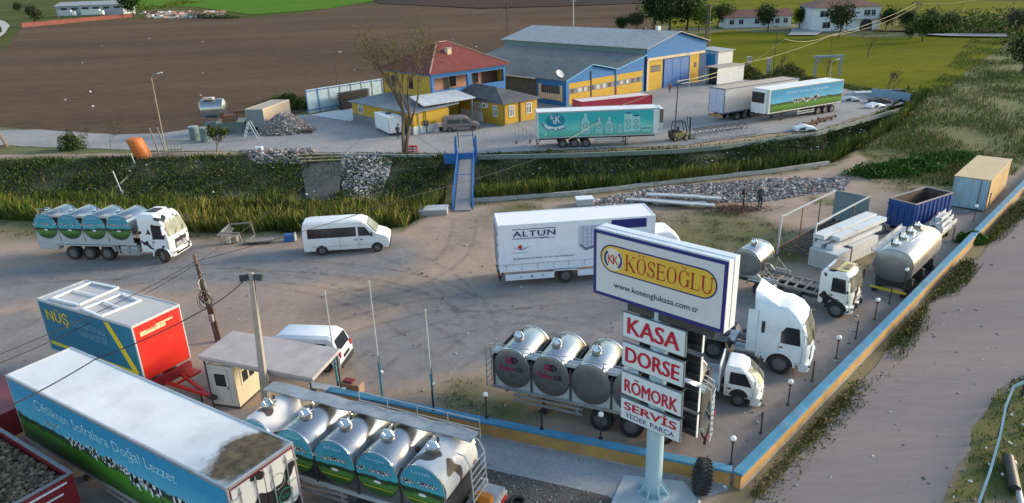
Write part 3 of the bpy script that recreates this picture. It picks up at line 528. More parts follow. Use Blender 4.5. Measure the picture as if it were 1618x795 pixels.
mb=MB(); mb.prism([(.0,3.3),(4,5.35),(8,3.3)],'x',21.0,21.3,CREAM); mb.box(21,.01,0,21.05,7.99,3.3,CREAM); mb.build('cream_gable_end',b2_)
_a=at(91,27); _b=at(196,23); _yw=math.degrees(math.atan2((_b-_a).y,(_b-_a).x)); SX=(_b-_a).length/54
b3=thing('grey_industrial_shed',tuple(_a),_yw,'long grey industrial shed with pale roof at the far edge of the ploughed field','shed')
mb=MB(); mb.box(0,0,0,54,22,8,mat('far_grey_wall',(.30,.35,.38),.85)); mb.build('wall',b3); mb=MB(); mb.prism([(-1,8),(11,11),(23,8)],'x',-1,55,SHEETG); mb.build('roof',b3)
mb=MB()
for k in range(6): mb.box(4+k*8.6,-.1,5,9+k*8.6,-.01,6.6,GLASS)
mb.build('window_band',b3)
for i,(a,w_,l_) in enumerate(((4,10,'pale blue box lorry parked before the far grey shed'),(17,14,'white box lorry parked before the far grey shed'))):
    _o=_a+Matrix.Rotation(R(_yw),3,'Z')@Vector((a*1.4,-9,0)); t=thing('box_lorry',tuple(_o),_yw,l_,'lorry','lorries by the far grey shed'); mb=MB(); mb.box(0,0,1,w_,3,5,PWHITE if i else LGREY); mb.build('box_body',t,bevel=.1); mb=MB(); mb.box(w_+.3,.1,.8,w_+2.6,2.9,3.8,WHITE); mb.build('cab',t,bevel=.2)
    for k in (1.5,3.2,w_+1.2): wheel(t,k,0,.6,.5)
b3.scale=(SX,1,1)
fe=thing('red_brick_wall',(at(34,44).x,at(34,44).y,0),0,'long red brick field wall in front of the far shed','wall')
p0=Vector((0,0,0)); p1=at(212,27)-at(34,44); mb=MB(); mb.bar((0,0,1.2),(p1.x,p1.y,1.2),.5,2.4,mat('red_brick',(.15,.045,.04),.9,0,.2,.2,0,.3,(.2,.12,.1))); mb.build('brickwork',fe)
mb=MB(); mb.bar((0,0,2.5),(p1.x,p1.y,2.5),.7,.2,MATS['red_brick']); mb.build('coping',fe)
# white sheet fence with black pipes behind the far yard
fn=thing('white_sheet_fence',(-29.6,106.8,0),46.5,'white sheet metal fence left of the yellow annex with dark pipework','fence')
mb=MB(); mb.box(0,0,0,14,.08,3.5,corr('white_fence_sheet',(.42,.56,.62),.5,'X',2.5,.5,0,.25)); mb.build('sheet_panel',fn)
mb=MB(); mb.bar((0,-.06,3.3),(14,-.06,3.3),.08,.1,BLUEP); mb.bar((0,-.06,.5),(14,-.06,.5),.08,.1,BLUEP)
for k in range(8): mb.bar((k*2,-.08,0),(k*2,-.08,3.5),.08,.08,BLUEP if k<2 else LGREY)
mb.build('fence_frame',fn)
sk=thing('dark_panel_stack',(-25.6,109.2,0),46,'tall stack of dark metal panels leaning at the white sheet fence','stack'); 
mb=MB()
for k in range(9): mb.box(random.uniform(-.1,.1),-.9,k*.3,5.2+random.uniform(-.2,.2),-.1+random.uniform(-.05,.05),k*.3+.2,DARK)
mb.build('panel_layers',sk)
sheet('white_floor_slab',[(-29,105.4),(-21.8,98.9),(-17.5,110),(-21,114.5)],mat('white_slab',(.52,.55,.57),.8),.08)
# ================= VEHICLES
def cow_shapes(mb,x,z,s,y,flip=1):
    z-=.18*s
    "one printed cow, white with black patches, on the plane facing -y"
    def P(pts,m,d): mb.add([(x+flip*a*s,y-d,z+b*s) for a,b in pts],[tuple(range(len(pts)))],m)
    P([(0,.15),(.12,.15),(.14,.38),(.75,.38),(.78,.15),(.9,.15),(.95,.75),(1.15,.8),(1.35,.62),(1.42,.72),(1.2,1.02),(1.0,1.02),(.1,.95),(-.02,.8)],WPRINT,.004)
    P([(.1,.95),(.35,.97),(.4,.6),(.15,.55)],BLACKPR,.007); P([(.6,.98),(.95,1.0),(.9,.7),(.65,.62)],BLACKPR,.007); P([(1.0,1.02),(1.2,1.02),(1.15,.82)],BLACKPR,.007); P([(.0,.15),(.12,.15),(.2,.55),(.02,.6)],BLACKPR,.007); P([(.4,.42),(.6,.42),(.62,.7),(.42,.75)],BLACKPR,.007)
ARTP=meadow('trailer_meadow_print',1.0,4.0,hz=.44,grass=(.07,.22,.02),low=(.012,.05,.012))
def cow_art(mb,L_,s,z,n,x0,x1,y):
    for i in range(n): cow_shapes(mb,x0+(x1-x0)*i/(n-1)+random.uniform(-.15,.15),z+random.uniform(-.12,.12),s*random.uniform(.85,1.15),y,random.choice((1,-1)))
FRAMEM=mat('trailer_alu_frame',(.50,.52,.55),.4,.6,.08,2,0,.3)
def undercarriage(t,L_,W_,axles,legs=None,r=.5,z=1.05,side=True,dual=True):
    mb=MB(); mb.box(.3,W_*.28,z-.32,L_-.3,W_*.28+.12,z-.02,DARK); mb.box(.3,W_*.72-.12,z-.32,L_-.3,W_*.72,z-.02,DARK)
    for k in range(int(L_//1.1)): mb.box(.5+k*1.1,.1,z-.14,.58+k*1.1,W_-.1,z-.021,DARK)
    for a in axles: mb.tube((a,.3,r),(a,W_-.3,r),.07,DARK); mb.box(a-.05,W_*.26,r,a+.05,W_*.34,z-.3,DARK)
    mb.build('chassis',t)
    for a in axles:
        wheel(t,a,.06,r,.36); wheel(t,a,W_-.06,r,.36,1)
    if legs is not None:
        for yy in (.45,W_-.55):
            mb=MB(); mb.box(legs,yy,.12,legs+.12,yy+.12,z-.1,DARK); mb.box(legs-.12,yy-.08,.0,legs+.24,yy+.2,.12,DARK); mb.bar((legs+.06,yy+.06,.5),(legs+.7,yy+.06,z-.2),.05,.05,DARK); mb.build('landing_leg',t)
    if side:
        a0=min(axles)-.8 if min(axles)>L_*.4 else max(axles)+.9; a1=a0+3.2*(1 if a0>max(axles) else -1); a0,a1=sorted((a0,a1))
        mb=MB(); mb.box(a0,.06,.55,a1,.1,.67,FRAMEM); mb.box(a0,.06,.8,a1,.1,.92,FRAMEM); 
        for k in (a0+.2,a1-.3): mb.box(k,.1,.5,k+.08,.15,z,FRAMEM)
        mb.build('side_guard',t)
def box_trailer(loc,yaw,L_,W_,z0,z1,label,cat='trailer',name='box_trailer',body=None,roof=None,frame=None,group=None,roofh=.05):
    t=thing(name,loc,yaw,label,cat,group); body=body or WHITE; fr=frame or FRAMEM
    mb=MB(); mb.box(.02,.02,z0,L_-.02,W_-.02,z1-.02,body); mb.build('body',t)
    mb=MB(); mb.box(.06,.06,z1-.02,L_-.06,W_-.06,z1+.0,roof or ROOFW); mb.build('roof',t)
    mb=MB()
    for yy in (0,W_-.07): mb.box(0,yy-.015*(yy==0),z1-.10,L_,yy+.07+.015*(yy>0),z1+.03,fr); mb.box(0,yy-.01*(yy==0),z0-.02,L_,yy+.07+.01*(yy>0),z0+.12,fr)
    for xx in (0,L_-.07):
        mb.box(xx-.012*(xx==0),.071,z1-.10,xx+.07+.012*(xx>0),W_-.071,z1+.03,fr)
        for yy in (-.012,W_-.058): mb.box(xx-.008,yy,z0+.121,xx+.078,yy+.07,z1-.101,fr)
    mb.build('edge_frame',t,bevel=.01); return t
def rear_doors(t,x,W_,z0,z1,m,out=1,barm=None,hm=None):
    for i in (0,1):
        a=.1+i*(W_/2-.09); b_=a+W_/2-.13; mb=MB(); xx=x+out*.012
        mb.box(min(x,xx+out*.03),a,z0+.1,max(x,xx+out*.03),b_,z1-.12,m); d=mb.build('rear_door',t)
        mb=MB()
        for f in (.22,.72): 
            yy=a+(b_-a)*f; mb.tube((xx+out*.07,yy,z0+.12),(xx+out*.07,yy,z1-.14),.022,barm or GALV,n=6)
            for zz in (z0+.3,z0+1.2,z1-.4): mb.box(min(xx,xx+out*.08),yy-.05,zz,max(xx,xx+out*.08),yy+.05,zz+.08,barm or GALV)
        mb.build('lock_bar',d)
        mb=MB()
        for zz in (z0+.35,z0+1.0,z0+1.7,z1-.5): yy=a if i==0 else b_-.3; mb.box(min(xx,xx+out*.06),yy-.1*(i==0),zz,max(xx,xx+out*.06),yy+.3,zz+.07,hm or GALV)
        mb.build('hinge',d)
def rear_bumper(t,x,W_,out=1,z=.45):
    mb=MB(); mb.box(min(x,x-out*.1),.1,z,max(x,x-out*.1),W_-.1,z+.14,DARK); mb.bar((x-out*.1,.5,z),(x-out*.4,.5,1.0),.08,.08,DARK); mb.bar((x-out*.1,W_-.5,z),(x-out*.4,W_-.5,1.0),.08,.08,DARK); b=mb.build('rear_bumper',t)
    for yy in (.15,W_-.5): m2=MB(); m2.box(min(x,x+out*.03),yy,z+.16,max(x,x+out*.03),yy+.35,z+.3,REDLENS); m2.build('tail_light',b)
# --- foreground refrigerated trailer
LT,WT=13.6,2.6
A=box_trailer((-20.32,24.85,0),-32.63,LT,WT,1.0,4.0,'large foreground box trailer with dusty white roof, brown stain and cow doors',roof=None)
rf=[c for c in A.children if c.name.startswith('roof')][0]
# roof with its brown stain near the doors
m=ROOFW.copy(); m.name='stained_white_roof'; t_=m.node_tree; N=t_.nodes; L=t_.links; b_=N['Principled BSDF']; src=b_.inputs['Base Color'].links[0].from_socket
tc=N.new('ShaderNodeTexCoord'); gsep=N.new('ShaderNodeVectorMath'); gsep.operation='SUBTRACT'; gsep.inputs[1].default_value=(12.75,1.55,4.0); L.new(tc.outputs['Object'],gsep.inputs[0])
gs=N.new('ShaderNodeVectorMath'); gs.operation='MULTIPLY'; gs.inputs[1].default_value=(.95,.68,0); L.new(gsep.outputs[0],gs.inputs[0])
nz_=N.new('ShaderNodeTexNoise'); nz_.inputs['Scale'].default_value=1.3; nz_.inputs['Detail'].default_value=7; nz_.inputs['Roughness'].default_value=.7; L.new(tc.outputs['Object'],nz_.inputs['Vector'])
ln=N.new('ShaderNodeVectorMath'); ln.operation='LENGTH'; L.new(gs.outputs[0],ln.inputs[0])
mm=N.new('ShaderNodeMath'); mm.operation='MULTIPLY_ADD'; L.new(nz_.outputs['Fac'],mm.inputs[0]); mm.inputs[1].default_value=-1.6; L.new(ln.outputs['Value'],mm.inputs[2])
r_=N.new('ShaderNodeValToRGB'); r_.color_ramp.elements[0].position=0; r_.color_ramp.elements[0].color=(1,1,1,1); r_.color_ramp.elements[1].position=.45; r_.color_ramp.elements[1].color=(0,0,0,1); L.new(mm.outputs[0],r_.inputs['Fac'])
nb=N.new('ShaderNodeTexNoise'); nb.inputs['Scale'].default_value=3; nb.inputs['Detail'].default_value=8; L.new(tc.outputs['Object'],nb.inputs['Vector'])
rb=N.new('ShaderNodeValToRGB'); rb.color_ramp.elements[0].position=.3; rb.color_ramp.elements[0].color=(.05,.028,.008,1); rb.color_ramp.elements[1].position=.7; rb.color_ramp.elements[1].color=(.22,.14,.055,1); L.new(nb.outputs['Fac'],rb.inputs['Fac'])
mx=N.new('ShaderNodeMixRGB'); L.new(r_.outputs['Color'],mx.inputs[0]); L.new(src,mx.inputs[1]); L.new(rb.outputs['Color'],mx.inputs[2]); L.new(mx.outputs[0],b_.inputs['Base Color']); rf.data.materials[0]=m
mb=MB(); mb.box(.1,-.012,1.13,LT-.1,.0,3.89,ARTP); art=mb.build('side_artwork',A)
mb=MB(); text(mb,'Çiftlikten Sofralara Doğal Lezzet',(1.9,-.012,2.95),(1,0,0),(0,0,1),9.0,.62,mat('pale_blue_print',(.36,.68,.84),.4,0,.03),.035); mb.build('lettering',art)
mb=MB(); cow_art(mb,LT,.46,2.15,8,4.6,7.4,-.012); cow_art(mb,LT,.66,1.9,5,7.9,10.5,-.012); cow_art(mb,LT,.25,2.55,3,2.5,3.2,-.012); mb.build('cow_picture',art)
mb=MB(); mb.box(LT-.06,.05,1.0,LT+.004,WT-.05,3.96,DRED); mb.build('rear_frame',A)
COWD=patches('cow_hide_door',(.70,.70,.66),(.018,.018,.02),.54,1.15)
rear_doors(A,LT+.004,WT,1.0,3.95,COWD,1,GALV,LGREY); rear_bumper(A,LT+.1,WT)
mb=MB()
for (yy,zz,rr,mm_) in ((1.75,3.05,.30,GALV),(1.95,2.35,.28,mat('green_print',(.02,.28,.16),.4))):
    n=24; vs_=[(LT+.056,yy+math.cos(2*math.pi*k/n)*rr*q,zz+math.sin(2*math.pi*k/n)*rr*q) for q in (1,.88) for k in range(n)]; mb.add(vs_,[(k,(k+1)%n,n+(k+1)%n,n+k) for k in range(n)],mm_)
text(mb,'%100',(LT+.05,1.8,2.28),(0,1,0),(0,0,1),.3,.14,MATS['green_print'],.01)
mb.build('door_emblem',A)
undercarriage(A,LT,WT,(9.5,10.8,12.1),3.3)
mb=MB(); mb.box(-.45,.3,2.3,.0,WT-.3,3.8,WHITE); mb.box(-.47,.5,2.5,-.451,WT-.5,3.6,BLACK); mb.build('cooling_unit',A)
# --- red container trailer with blue side and frames on the roof
Nn=box_trailer((-23.4,32.0,0),-28.8,7.25,2.5,1.3,4.15,'red box trailer with blue side and loose window frames on its roof',frame=LGREY,body=REDP,roof=mat('pale_grey_roof',(.50,.49,.48),.6,0,.08,.8,0,.5,(.3,.28,.25)))
mb=MB(); mb.box(.08,-.012,1.42,7.17,0,4.04,mat('deep_blue_tarp',(.008,.14,.25),.5,0,.08)); art=mb.build('side_artwork',Nn)
mb=MB(); text(mb,'NÜŞ',(.55,-.012,3.0),(1,0,0),(0,0,1),1.75,.85,YPRINT,.05); text(mb,'INTERNATIONALE',(2.55,-.012,3.2),(1,0,0),(0,0,1),2.6,.32,mat('light_blue_letters',(.16,.38,.52),.4,0,.03),.02); text(mb,'TRANSPORTER',(2.95,-.012,2.75),(1,0,0),(0,0,1),2.2,.32,MATS['light_blue_letters'],.02); mb.build('lettering',art)
mb=MB(); y_=-.02
for q in ([(5.2,4.0),(5.6,4.0),(7.0,1.75),(6.85,1.5),(6.55,1.75)],[(.2,1.95),(6.6,1.75),(6.9,1.52),(.2,1.75)]): mb.add([(a,y_,c) for a,c in q],[tuple(range(len(q)))],YPRINT)
mb.build('yellow_stripe',art)
mb=MB(); mb.box(7.24,.06,1.42,7.268,2.44,4.02,paint('bright_red_front',(.50,.018,.012),.4)); 
mb.build('front_wall',Nn)
mb=MB()
for a,b_ in ((.3,1.6),(1.1,2.0),(.6,1.2)): mb.box(7.27,a,3.45+random.uniform(0,.25),7.275,b_,3.5+random.uniform(.2,.3),mat('peeling_cream_paint',(.62,.42,.25),.7,0,.3,9))
mb.build('peeled_patch',Nn)
mb=MB(); mb.bar((6.9,.75,.95),(9.9,1.25,.55),.14,.14,REDP); mb.bar((6.9,1.75,.95),(9.9,1.25,.55),.14,.14,REDP); mb.bar((8,.9,.85),(8,1.6,.85),.1,.1,REDP); mb.box(9.8,1.13,.45,10.2,1.37,.6,DARK); mb.tube((9.2,1.25,0),(9.2,1.25,.7),.05,DARK); mb.box(7.3,1.7,.8,8.1,2.3,.9,REDP); mb.box(7.3,.2,.8,7.5,2.3,1.25,DRED); mb.build('drawbar',Nn)
undercarriage(Nn,7.2,2.5,(1.6,5.6),side=False,z=1.28)
for i,(x0,y0,a,w1,w2,l_) in enumerate(((.9,.25,3,2.0,2.1,'rear left white window frame lying on the blue sided trailer roof'),(3.5,.15,-5,1.6,1.9,'right hand white window frame lying nearer the red front on the trailer roof'))):
    t=thing('window_frame',(0,0,4.2),0,l_,'frame','window frames on the blue sided trailer'); c=Nn.location+Matrix.Rotation(R(-28.8),3,'Z')@Vector((x0,y0,0)); t.location=(c.x,c.y,4.19); t.rotation_euler=(0,0,R(-28.8+a))
    mb=MB()
    for p,q in (((0,0),(w1,0)),((w1,0),(w1,w2)),((w1,w2),(0,w2)),((0,w2),(0,0))): mb.bar((p[0],p[1],.04),(q[0],q[1],.04),.12,.09,WPRINT)
    mb.build('outer_frame',t,bevel=.008); mb=MB(); mb.bar((0,w2/2,.04),(w1,w2/2,.04),.07,.06,WPRINT); mb.build('glazing_bar',t)
# --- red trailer full of beets/rubble in the lower left corner
P1=at(114,748,2.2); P2=at(20,690,2.2); dr=thing('dump_trailer',(0,0,0),0,'dark red open dump trailer in the lower left corner','trailer')
dv_=(P1-P2).normalized(); ang=math.degrees(math.atan2(dv_.y,dv_.x)); dr.rotation_euler=(0,0,R(ang)); o_=P1-dv_*6.2; nrm=Vector((-dv_.y,dv_.x,0)); o_=o_-nrm*2.45; dr.location=(o_.x,o_.y,0)
mb=MB(); mb.box(0,0,.95,6.2,.07,2.2,DRED); mb.box(0,2.38,.95,6.2,2.45,2.2,DRED); mb.box(6.13,.071,.95,6.2,2.379,2.2,DRED); mb.box(0,.071,.95,.07,2.379,2.3,DRED); mb.box(.071,.071,.95,6.129,2.379,1.05,DARK); mb.build('body',dr)
mb=MB(); mb.box(6.2,.15,1.95,6.23,2.2,2.02,WPRINT); mb.box(6.2,.3,1.6,6.23,2.0,1.66,WPRINT); mb.build('white_stripe',dr)
mb=MB(); mb.box(-.02,-.03,2.2,6.22,.1,2.25,mat('worn_top_rail',(.2,.2,.22),.6)); mb.box(-.02,2.35,2.2,6.22,2.48,2.25,MATS['worn_top_rail']); mb.box(6.1,.101,2.2,6.24,2.349,2.25,MATS['worn_top_rail']); mb.build('top_rail',dr)
undercarriage(dr,6.2,2.45,(1.6,4.6),side=False,z=.94,r=.42)
mb=MB(); BEET=[mat('beet_a',(.15,.105,.065),.95,0,.3,5),mat('beet_b',(.24,.18,.115),.95,0,.3,5),mat('beet_c',(.09,.062,.04),.95,0,.3,5)]
mb.box(.08,.08,1.06,6.12,2.37,1.8,BEET[2])
for k in range(1500): 
    a,b_=random.uniform(.12,6.05),random.uniform(.15,2.3); mb.rock((a,b_,1.80+.22*math.sin(math.pi*b_/2.45)+random.uniform(-.05,.05)),random.uniform(.06,.12),random.choice(BEET))
o2=mb.build('root_crop_load',recalc=False); o2.location=dr.location; o2.rotation_euler=dr.rotation_euler; tag(o2,'heap of earthy brown root crops filling the dark red dump trailer','crop load',kind='stuff')
c2=thing('dark_red_cart',(at(0,668,1.6).x-.9,at(0,668,1.6).y,0),ang,'corner of a dark red cart at the left picture edge','cart')
mb=MB(); mb.box(-3,0,.8,.9,2.2,2.0,DRED); mb.build('body',c2,bevel=.03); wheel(c2,-.6,0,.42,.25); wheel(c2,-.6,2.2,.42,.25,1)
# --- tank bodies
def tank_can(t,cx,W_,cz,rx,rz,label=None,artm=None,txt=None,cows=False,face=0,mat_=None,txm=None,top=None):
    "a can lying across the chassis, its round face towards -y"
    n=40; y0=.0; prof=[(0.02,.0+.05),(.5,.02),(.93,.0),(.975,.02),(1,.06),(1,W_-.06),(.975,W_-.02),(.93,W_),(.5,W_-.02),(.02,W_-.05)]
    def ring(k,y): return [(cx+rx*k*math.cos(2*math.pi*i/n),y,cz+rz*k*math.sin(2*math.pi*i/n)) for i in range(n)]
    mb=MB(); mb.loft([ring(k,y) for k,y in prof[3:7]],mat_ or STEEL,False); mb.loft([ring(k,y) for k,y in prof[6:]],STEELD,True); mb.loft([ring(k,y) for k,y in prof[:4]],artm or STEELD,True)
    tk=mb.build('tank',t,smooth=35)
    mb=MB()
    for y in (.05,W_-.05):
        mb.loft([ring(1.0,y-.03),ring(1.015,y-.03),ring(1.015,y+.03),ring(1.0,y+.03)],CHROME,False)
    mb.build('rim_band',tk)
    if artm:
        mb=MB(); 
        if txt: text(mb,txt,(cx-.36,-.0,cz+rz*.62),(1,0,0),(0,0,1),.72,.15,MATS['pale_blue_print'],.03,n=.006)
        for k in range(7): cow_shapes(mb,cx-.74+k*.22,cz+.08+random.uniform(-.03,.05),.2,.0,random.choice((1,-1)))
        mb.add([(cx+.16*math.cos(a*math.pi/8),-.008,cz-.25+.06*math.sin(a*math.pi/8)) for a in range(16)],[tuple(range(16))],WPRINT)
        mb.build('meadow_picture',tk)
    return tk
def manhole(tk,x,y,z,r=.24):
    mb=MB(); mb.tube((x,y,z-.1),(x,y,z+.12),r,STEELD,n=18); mb.tube((x,y,z+.12),(x,y,z+.17),r*1.08,CHROME,n=18); mb.path([(x-r,y,z+.17),(x-r*.5,y,z+.33),(x+r*.5,y,z+.33),(x+r,y,z+.17)],.018,CHROME); mb.tube((x+r*.2,y+r*1.2,z-.05),(x+r*.2,y+r*1.2,z+.3),.05,DARK); mb.tube((x-r,y-r,z+.0),(x+r*.8,y+r,z+.22),.02,CHROME); mb.build('manhole',tk,smooth=40)
def railing(t,pts,h=.5,m=GALV,name='railing',n=2,post=1.2):
    mb=MB(); pts=[Vector(p) for p in pts]
    for p,q in zip(pts[:-1],pts[1:]):
        for k in range(n): z=Vector((0,0,h*(k+1)/n)); mb.tube(p+z,q+z,.02,m,n=6)
        c=max(1,int((q-p).length/post))
        for k in range(c+1): v=p.lerp(q,k/c); mb.tube(v,v+Vector((0,0,h)),.018,m,n=6)
    return mb.build(name,t)
def ladder(t,x,y0,y1,z0,z1,m=GALV,axis='x'):
    mb=MB()
    for y in (y0,y1): mb.tube((x,y,z0),(x,y,z1),.025,m,n=6)
    k=z0+.15
    while k<z1: mb.tube((x,y0,k),(x,y1,k),.02,m,n=6); k+=.3
    mb.build('ladder',t)
TARTS={}
def tart(name,cz,rz): return meadow(name,cz-rz,cz+rz,hz=.42,sky1=(.03,.24,.36),pale=(.06,.36,.46),grass=(.07,.20,.04),low=(.06,.08,.075))
def skirts(t,x0,pitch,n,W_,zr,cz,rx,rz,m=STEEL):
    "white saddle panels between cans and the frame"
    mb=MB()
    for i in range(n):
        a=x0+i*pitch; pts=[(a+.03,zr),(a+pitch-.03,zr),(a+pitch-.03,cz-rz*.25)]
        arc=[]
        for k in range(13): th=math.pi*(-.08-.84*k/12); arc.append((a+pitch/2+rx*1.01*math.cos(th),cz+rz*1.01*math.sin(th)))
        pts+=arc+[(a+.03,cz-rz*.25)]
        mb.prism(pts,'y',.05,.09,m); mb.prism(pts,'y',W_-.09,W_-.05,m)
    mb.build('saddle_panel',t)
# foreground milk tanker
W_=2.45; pitch=1.80; cz,rx,rz=2.28,.88,.92
yawT=-25.0; o5=Vector((-3.29,19.27)); dT=Vector((math.cos(R(yawT)),math.sin(R(yawT)))); org=o5-dT*(4.5*pitch)
T1=thing('milk_tank_trailer',(org.x,org.y,0),yawT,'stainless milk tank trailer with meadow pictures on five cans, nearest to the camera','tank trailer')
am=tart('near_can_print',cz,rz); COWT=patches('cow_hide_steel',(.66,.66,.66),(.10,.075,.06),.56,1.0,.3)
for i,txt in enumerate((None,'Çiftlikten','Sofralara','Doğal','Lezzet')):
    tk=tank_can(T1,pitch*(i+.5),W_,cz,rx,rz,artm=am,txt=txt,mat_=COWT if i in (0,4) else None); manhole(tk,pitch*(i+.5)-.05,.95,cz+rz)
    mb=MB(); mb.tube((pitch*(i+.5)-.6,-.012,cz-rz*.55),(pitch*(i+.5)+.62,-.012,cz-rz*.55),.012,YPRINT,n=5); mb.build('yellow_line',tk)
skirts(T1,0,pitch,5,W_,1.22,cz,rx,rz)
mb=MB(); L5=pitch*5; mb.box(-.2,.0,1.08,L5+.3,.1,1.22,LGREY); mb.box(-.2,W_-.1,1.08,L5+.3,W_,1.22,LGREY)
for i in range(6): mb.box(pitch*i-.03,.0,1.221,pitch*i+.03,W_,2.0,DARK)
mb.build('side_rail',T1)
mb=MB(); 
pts=[]; 
for k in range(51):
    x_=-.1+k*(L5+.2)/50; zz=cz+rz+.06+.07*abs(math.cos(math.pi*x_/pitch-math.pi/2))
    pts.append((x_,zz))
mb.prism(pts+[(a,b-.05) for a,b in pts[::-1]],'y',W_*.70,W_-.1,GALV); mb.build('walkway',T1)
railing(T1,[(L5*.45,W_-.1,cz+rz-.2),(L5+.15,W_-.1,cz+rz-.2)],.75,GALV)
mb=MB()
for yy in (.9,1.9):
    mb.path([(L5+.02,yy,3.35),(L5+.3,yy,3.3),(L5+.5,yy,2.9),(L5+.55,yy,1.4)],.025,LGREY)
for k in range(6): mb.tube((L5+.54,.9,1.5+k*.28),(L5+.54,1.9,1.5+k*.28),.02,LGREY)
mb.build('rear_ladder',T1)
mb=MB(); mb.box(L5+.05,.05,.95,L5+1.0,W_-.05,1.1,GALV); mb.box(L5+.9,.0,.7,L5+1.05,W_,.95,LGREY); mb.box(L5+.2,.2,1.1,L5+.35,W_-.2,1.35,STEELD); mb.build('rear_platform',T1,bevel=.01)
mb=MB(); mb.box(L5+1.05,.1,.72,L5+1.08,.5,.9,AMBER); mb.box(L5+.4,1.3,1.15,L5+.95,1.55,1.45,AMBER); mb.box(L5+1.05,W_-.5,.72,L5+1.08,W_-.1,.9,REDLENS); mb.build('tail_light',T1)
undercarriage(T1,L5,W_,(5.6,6.9,8.2),1.6,z=1.07,r=.5)
# tanker with red lettering behind the wall
yawP=-25.2; org=Vector((-1.0,27.35)); cz,rx,rz=2.2,.87,.95; L5=8.95; pitch=1.79; W_=2.4
T2=thing('bare_tank_trailer',(org.x,org.y,0),yawP,'bare stainless tank trailer with red and black lettered cans inside the yard wall','tank trailer')
REDW=mat('crimson_print',(.42,.01,.06),.4,0,.03)
for i in range(5):
    cx=pitch*(i+.5); tk=tank_can(T2,cx,W_,cz,rx,rz); manhole(tk,cx-.1,W_*.45,cz+rz,.22)
    if i!=2:
        mb=MB()
        for cc,off in ((REDW,-.11),(BLACKPR,.11)):
            n=24; rr=.17; vs_=[(cx+off+math.cos(2*math.pi*k/n)*rr*q,-.012-.004*(off>0),cz+.42+math.sin(2*math.pi*k/n)*rr*q*.9) for q in (1,.66) for k in range(n)]; mb.add(vs_,[(k,(k+1)%n,n+(k+1)%n,n+k) for k in range(n)],cc)
            vs_=[(cx+off*.4+math.cos(2*math.pi*k/n)*rr*q*.55,-.014,cz+.42+math.sin(2*math.pi*k/n)*rr*q*.6) for q in (1,.6) for k in range(n)]; mb.add(vs_,[(k,(k+1)%n,n+(k+1)%n,n+k) for k in range(n)],cc)
        text(mb,'Peker',(cx-.58,0,cz-.12),(1,0,0),(0,0,1),.72,.24,REDW,.03); text(mb,'Ok',(cx+.17,0,cz-.12),(1,0,0),(0,0,1),.38,.24,BLACKPR,.03); text(mb,'A.Ş.',(cx-.14,0,cz-.38),(1,0,0),(0,0,1),.26,.12,BLACKPR,.01)
        mb.build('lettering',tk)
skirts(T2,0,pitch,5,W_,1.22,cz,rx,rz,LGREY)
mb=MB(); mb.box(-.15,-.02,1.08,L5+.2,.08,1.22,GALV); mb.box(-.15,W_-.08,1.08,L5+.2,W_+.02,1.22,GALV)
for i in range(6): mb.box(pitch*i-.04,.0,1.221,pitch*i+.04,W_,2.7,DARK)
mb.build('side_rail',T2)
mb=MB(); mb.box(-.1,.12,cz+.62,L5+.1,.62,cz+.66,LGREY); mb.box(-.1,.1,cz+.58,L5+.1,.14,cz+.72,LGREY)
mb.build('walkway',T2)
railing(T2,[(-.2,.12,cz+.62),(L5+.2,.12,cz+.62)],.42,GALV,n=2,post=.95)
mb=MB()
for yy in (.1,.6): mb.path([(-.1,yy,cz+1.0),(-.4,yy,cz+.9),(-.42,yy,1.0)],.022,GALV)
for k in range(5): mb.tube((-.41,.1,1.1+k*.3),(-.41,.6,1.1+k*.3),.018,GALV)
for yy in (.1,.45,.8): mb.path([(L5,yy,cz+1.0),(L5+.35,yy,cz+.8),(L5+.42,yy,1.9),(L5+.42,yy,.5)],.025,LGREY)
for k in range(9): mb.tube((L5+.42,.1,.6+k*.26),(L5+.42,.8,.6+k*.26),.02,LGREY)
mb.build('ladder',T2)
undercarriage(T2,L5,W_,(4.9,6.2,7.5),2.1,z=1.07,r=.5); rear_bumper(T2,L5+.3,W_)
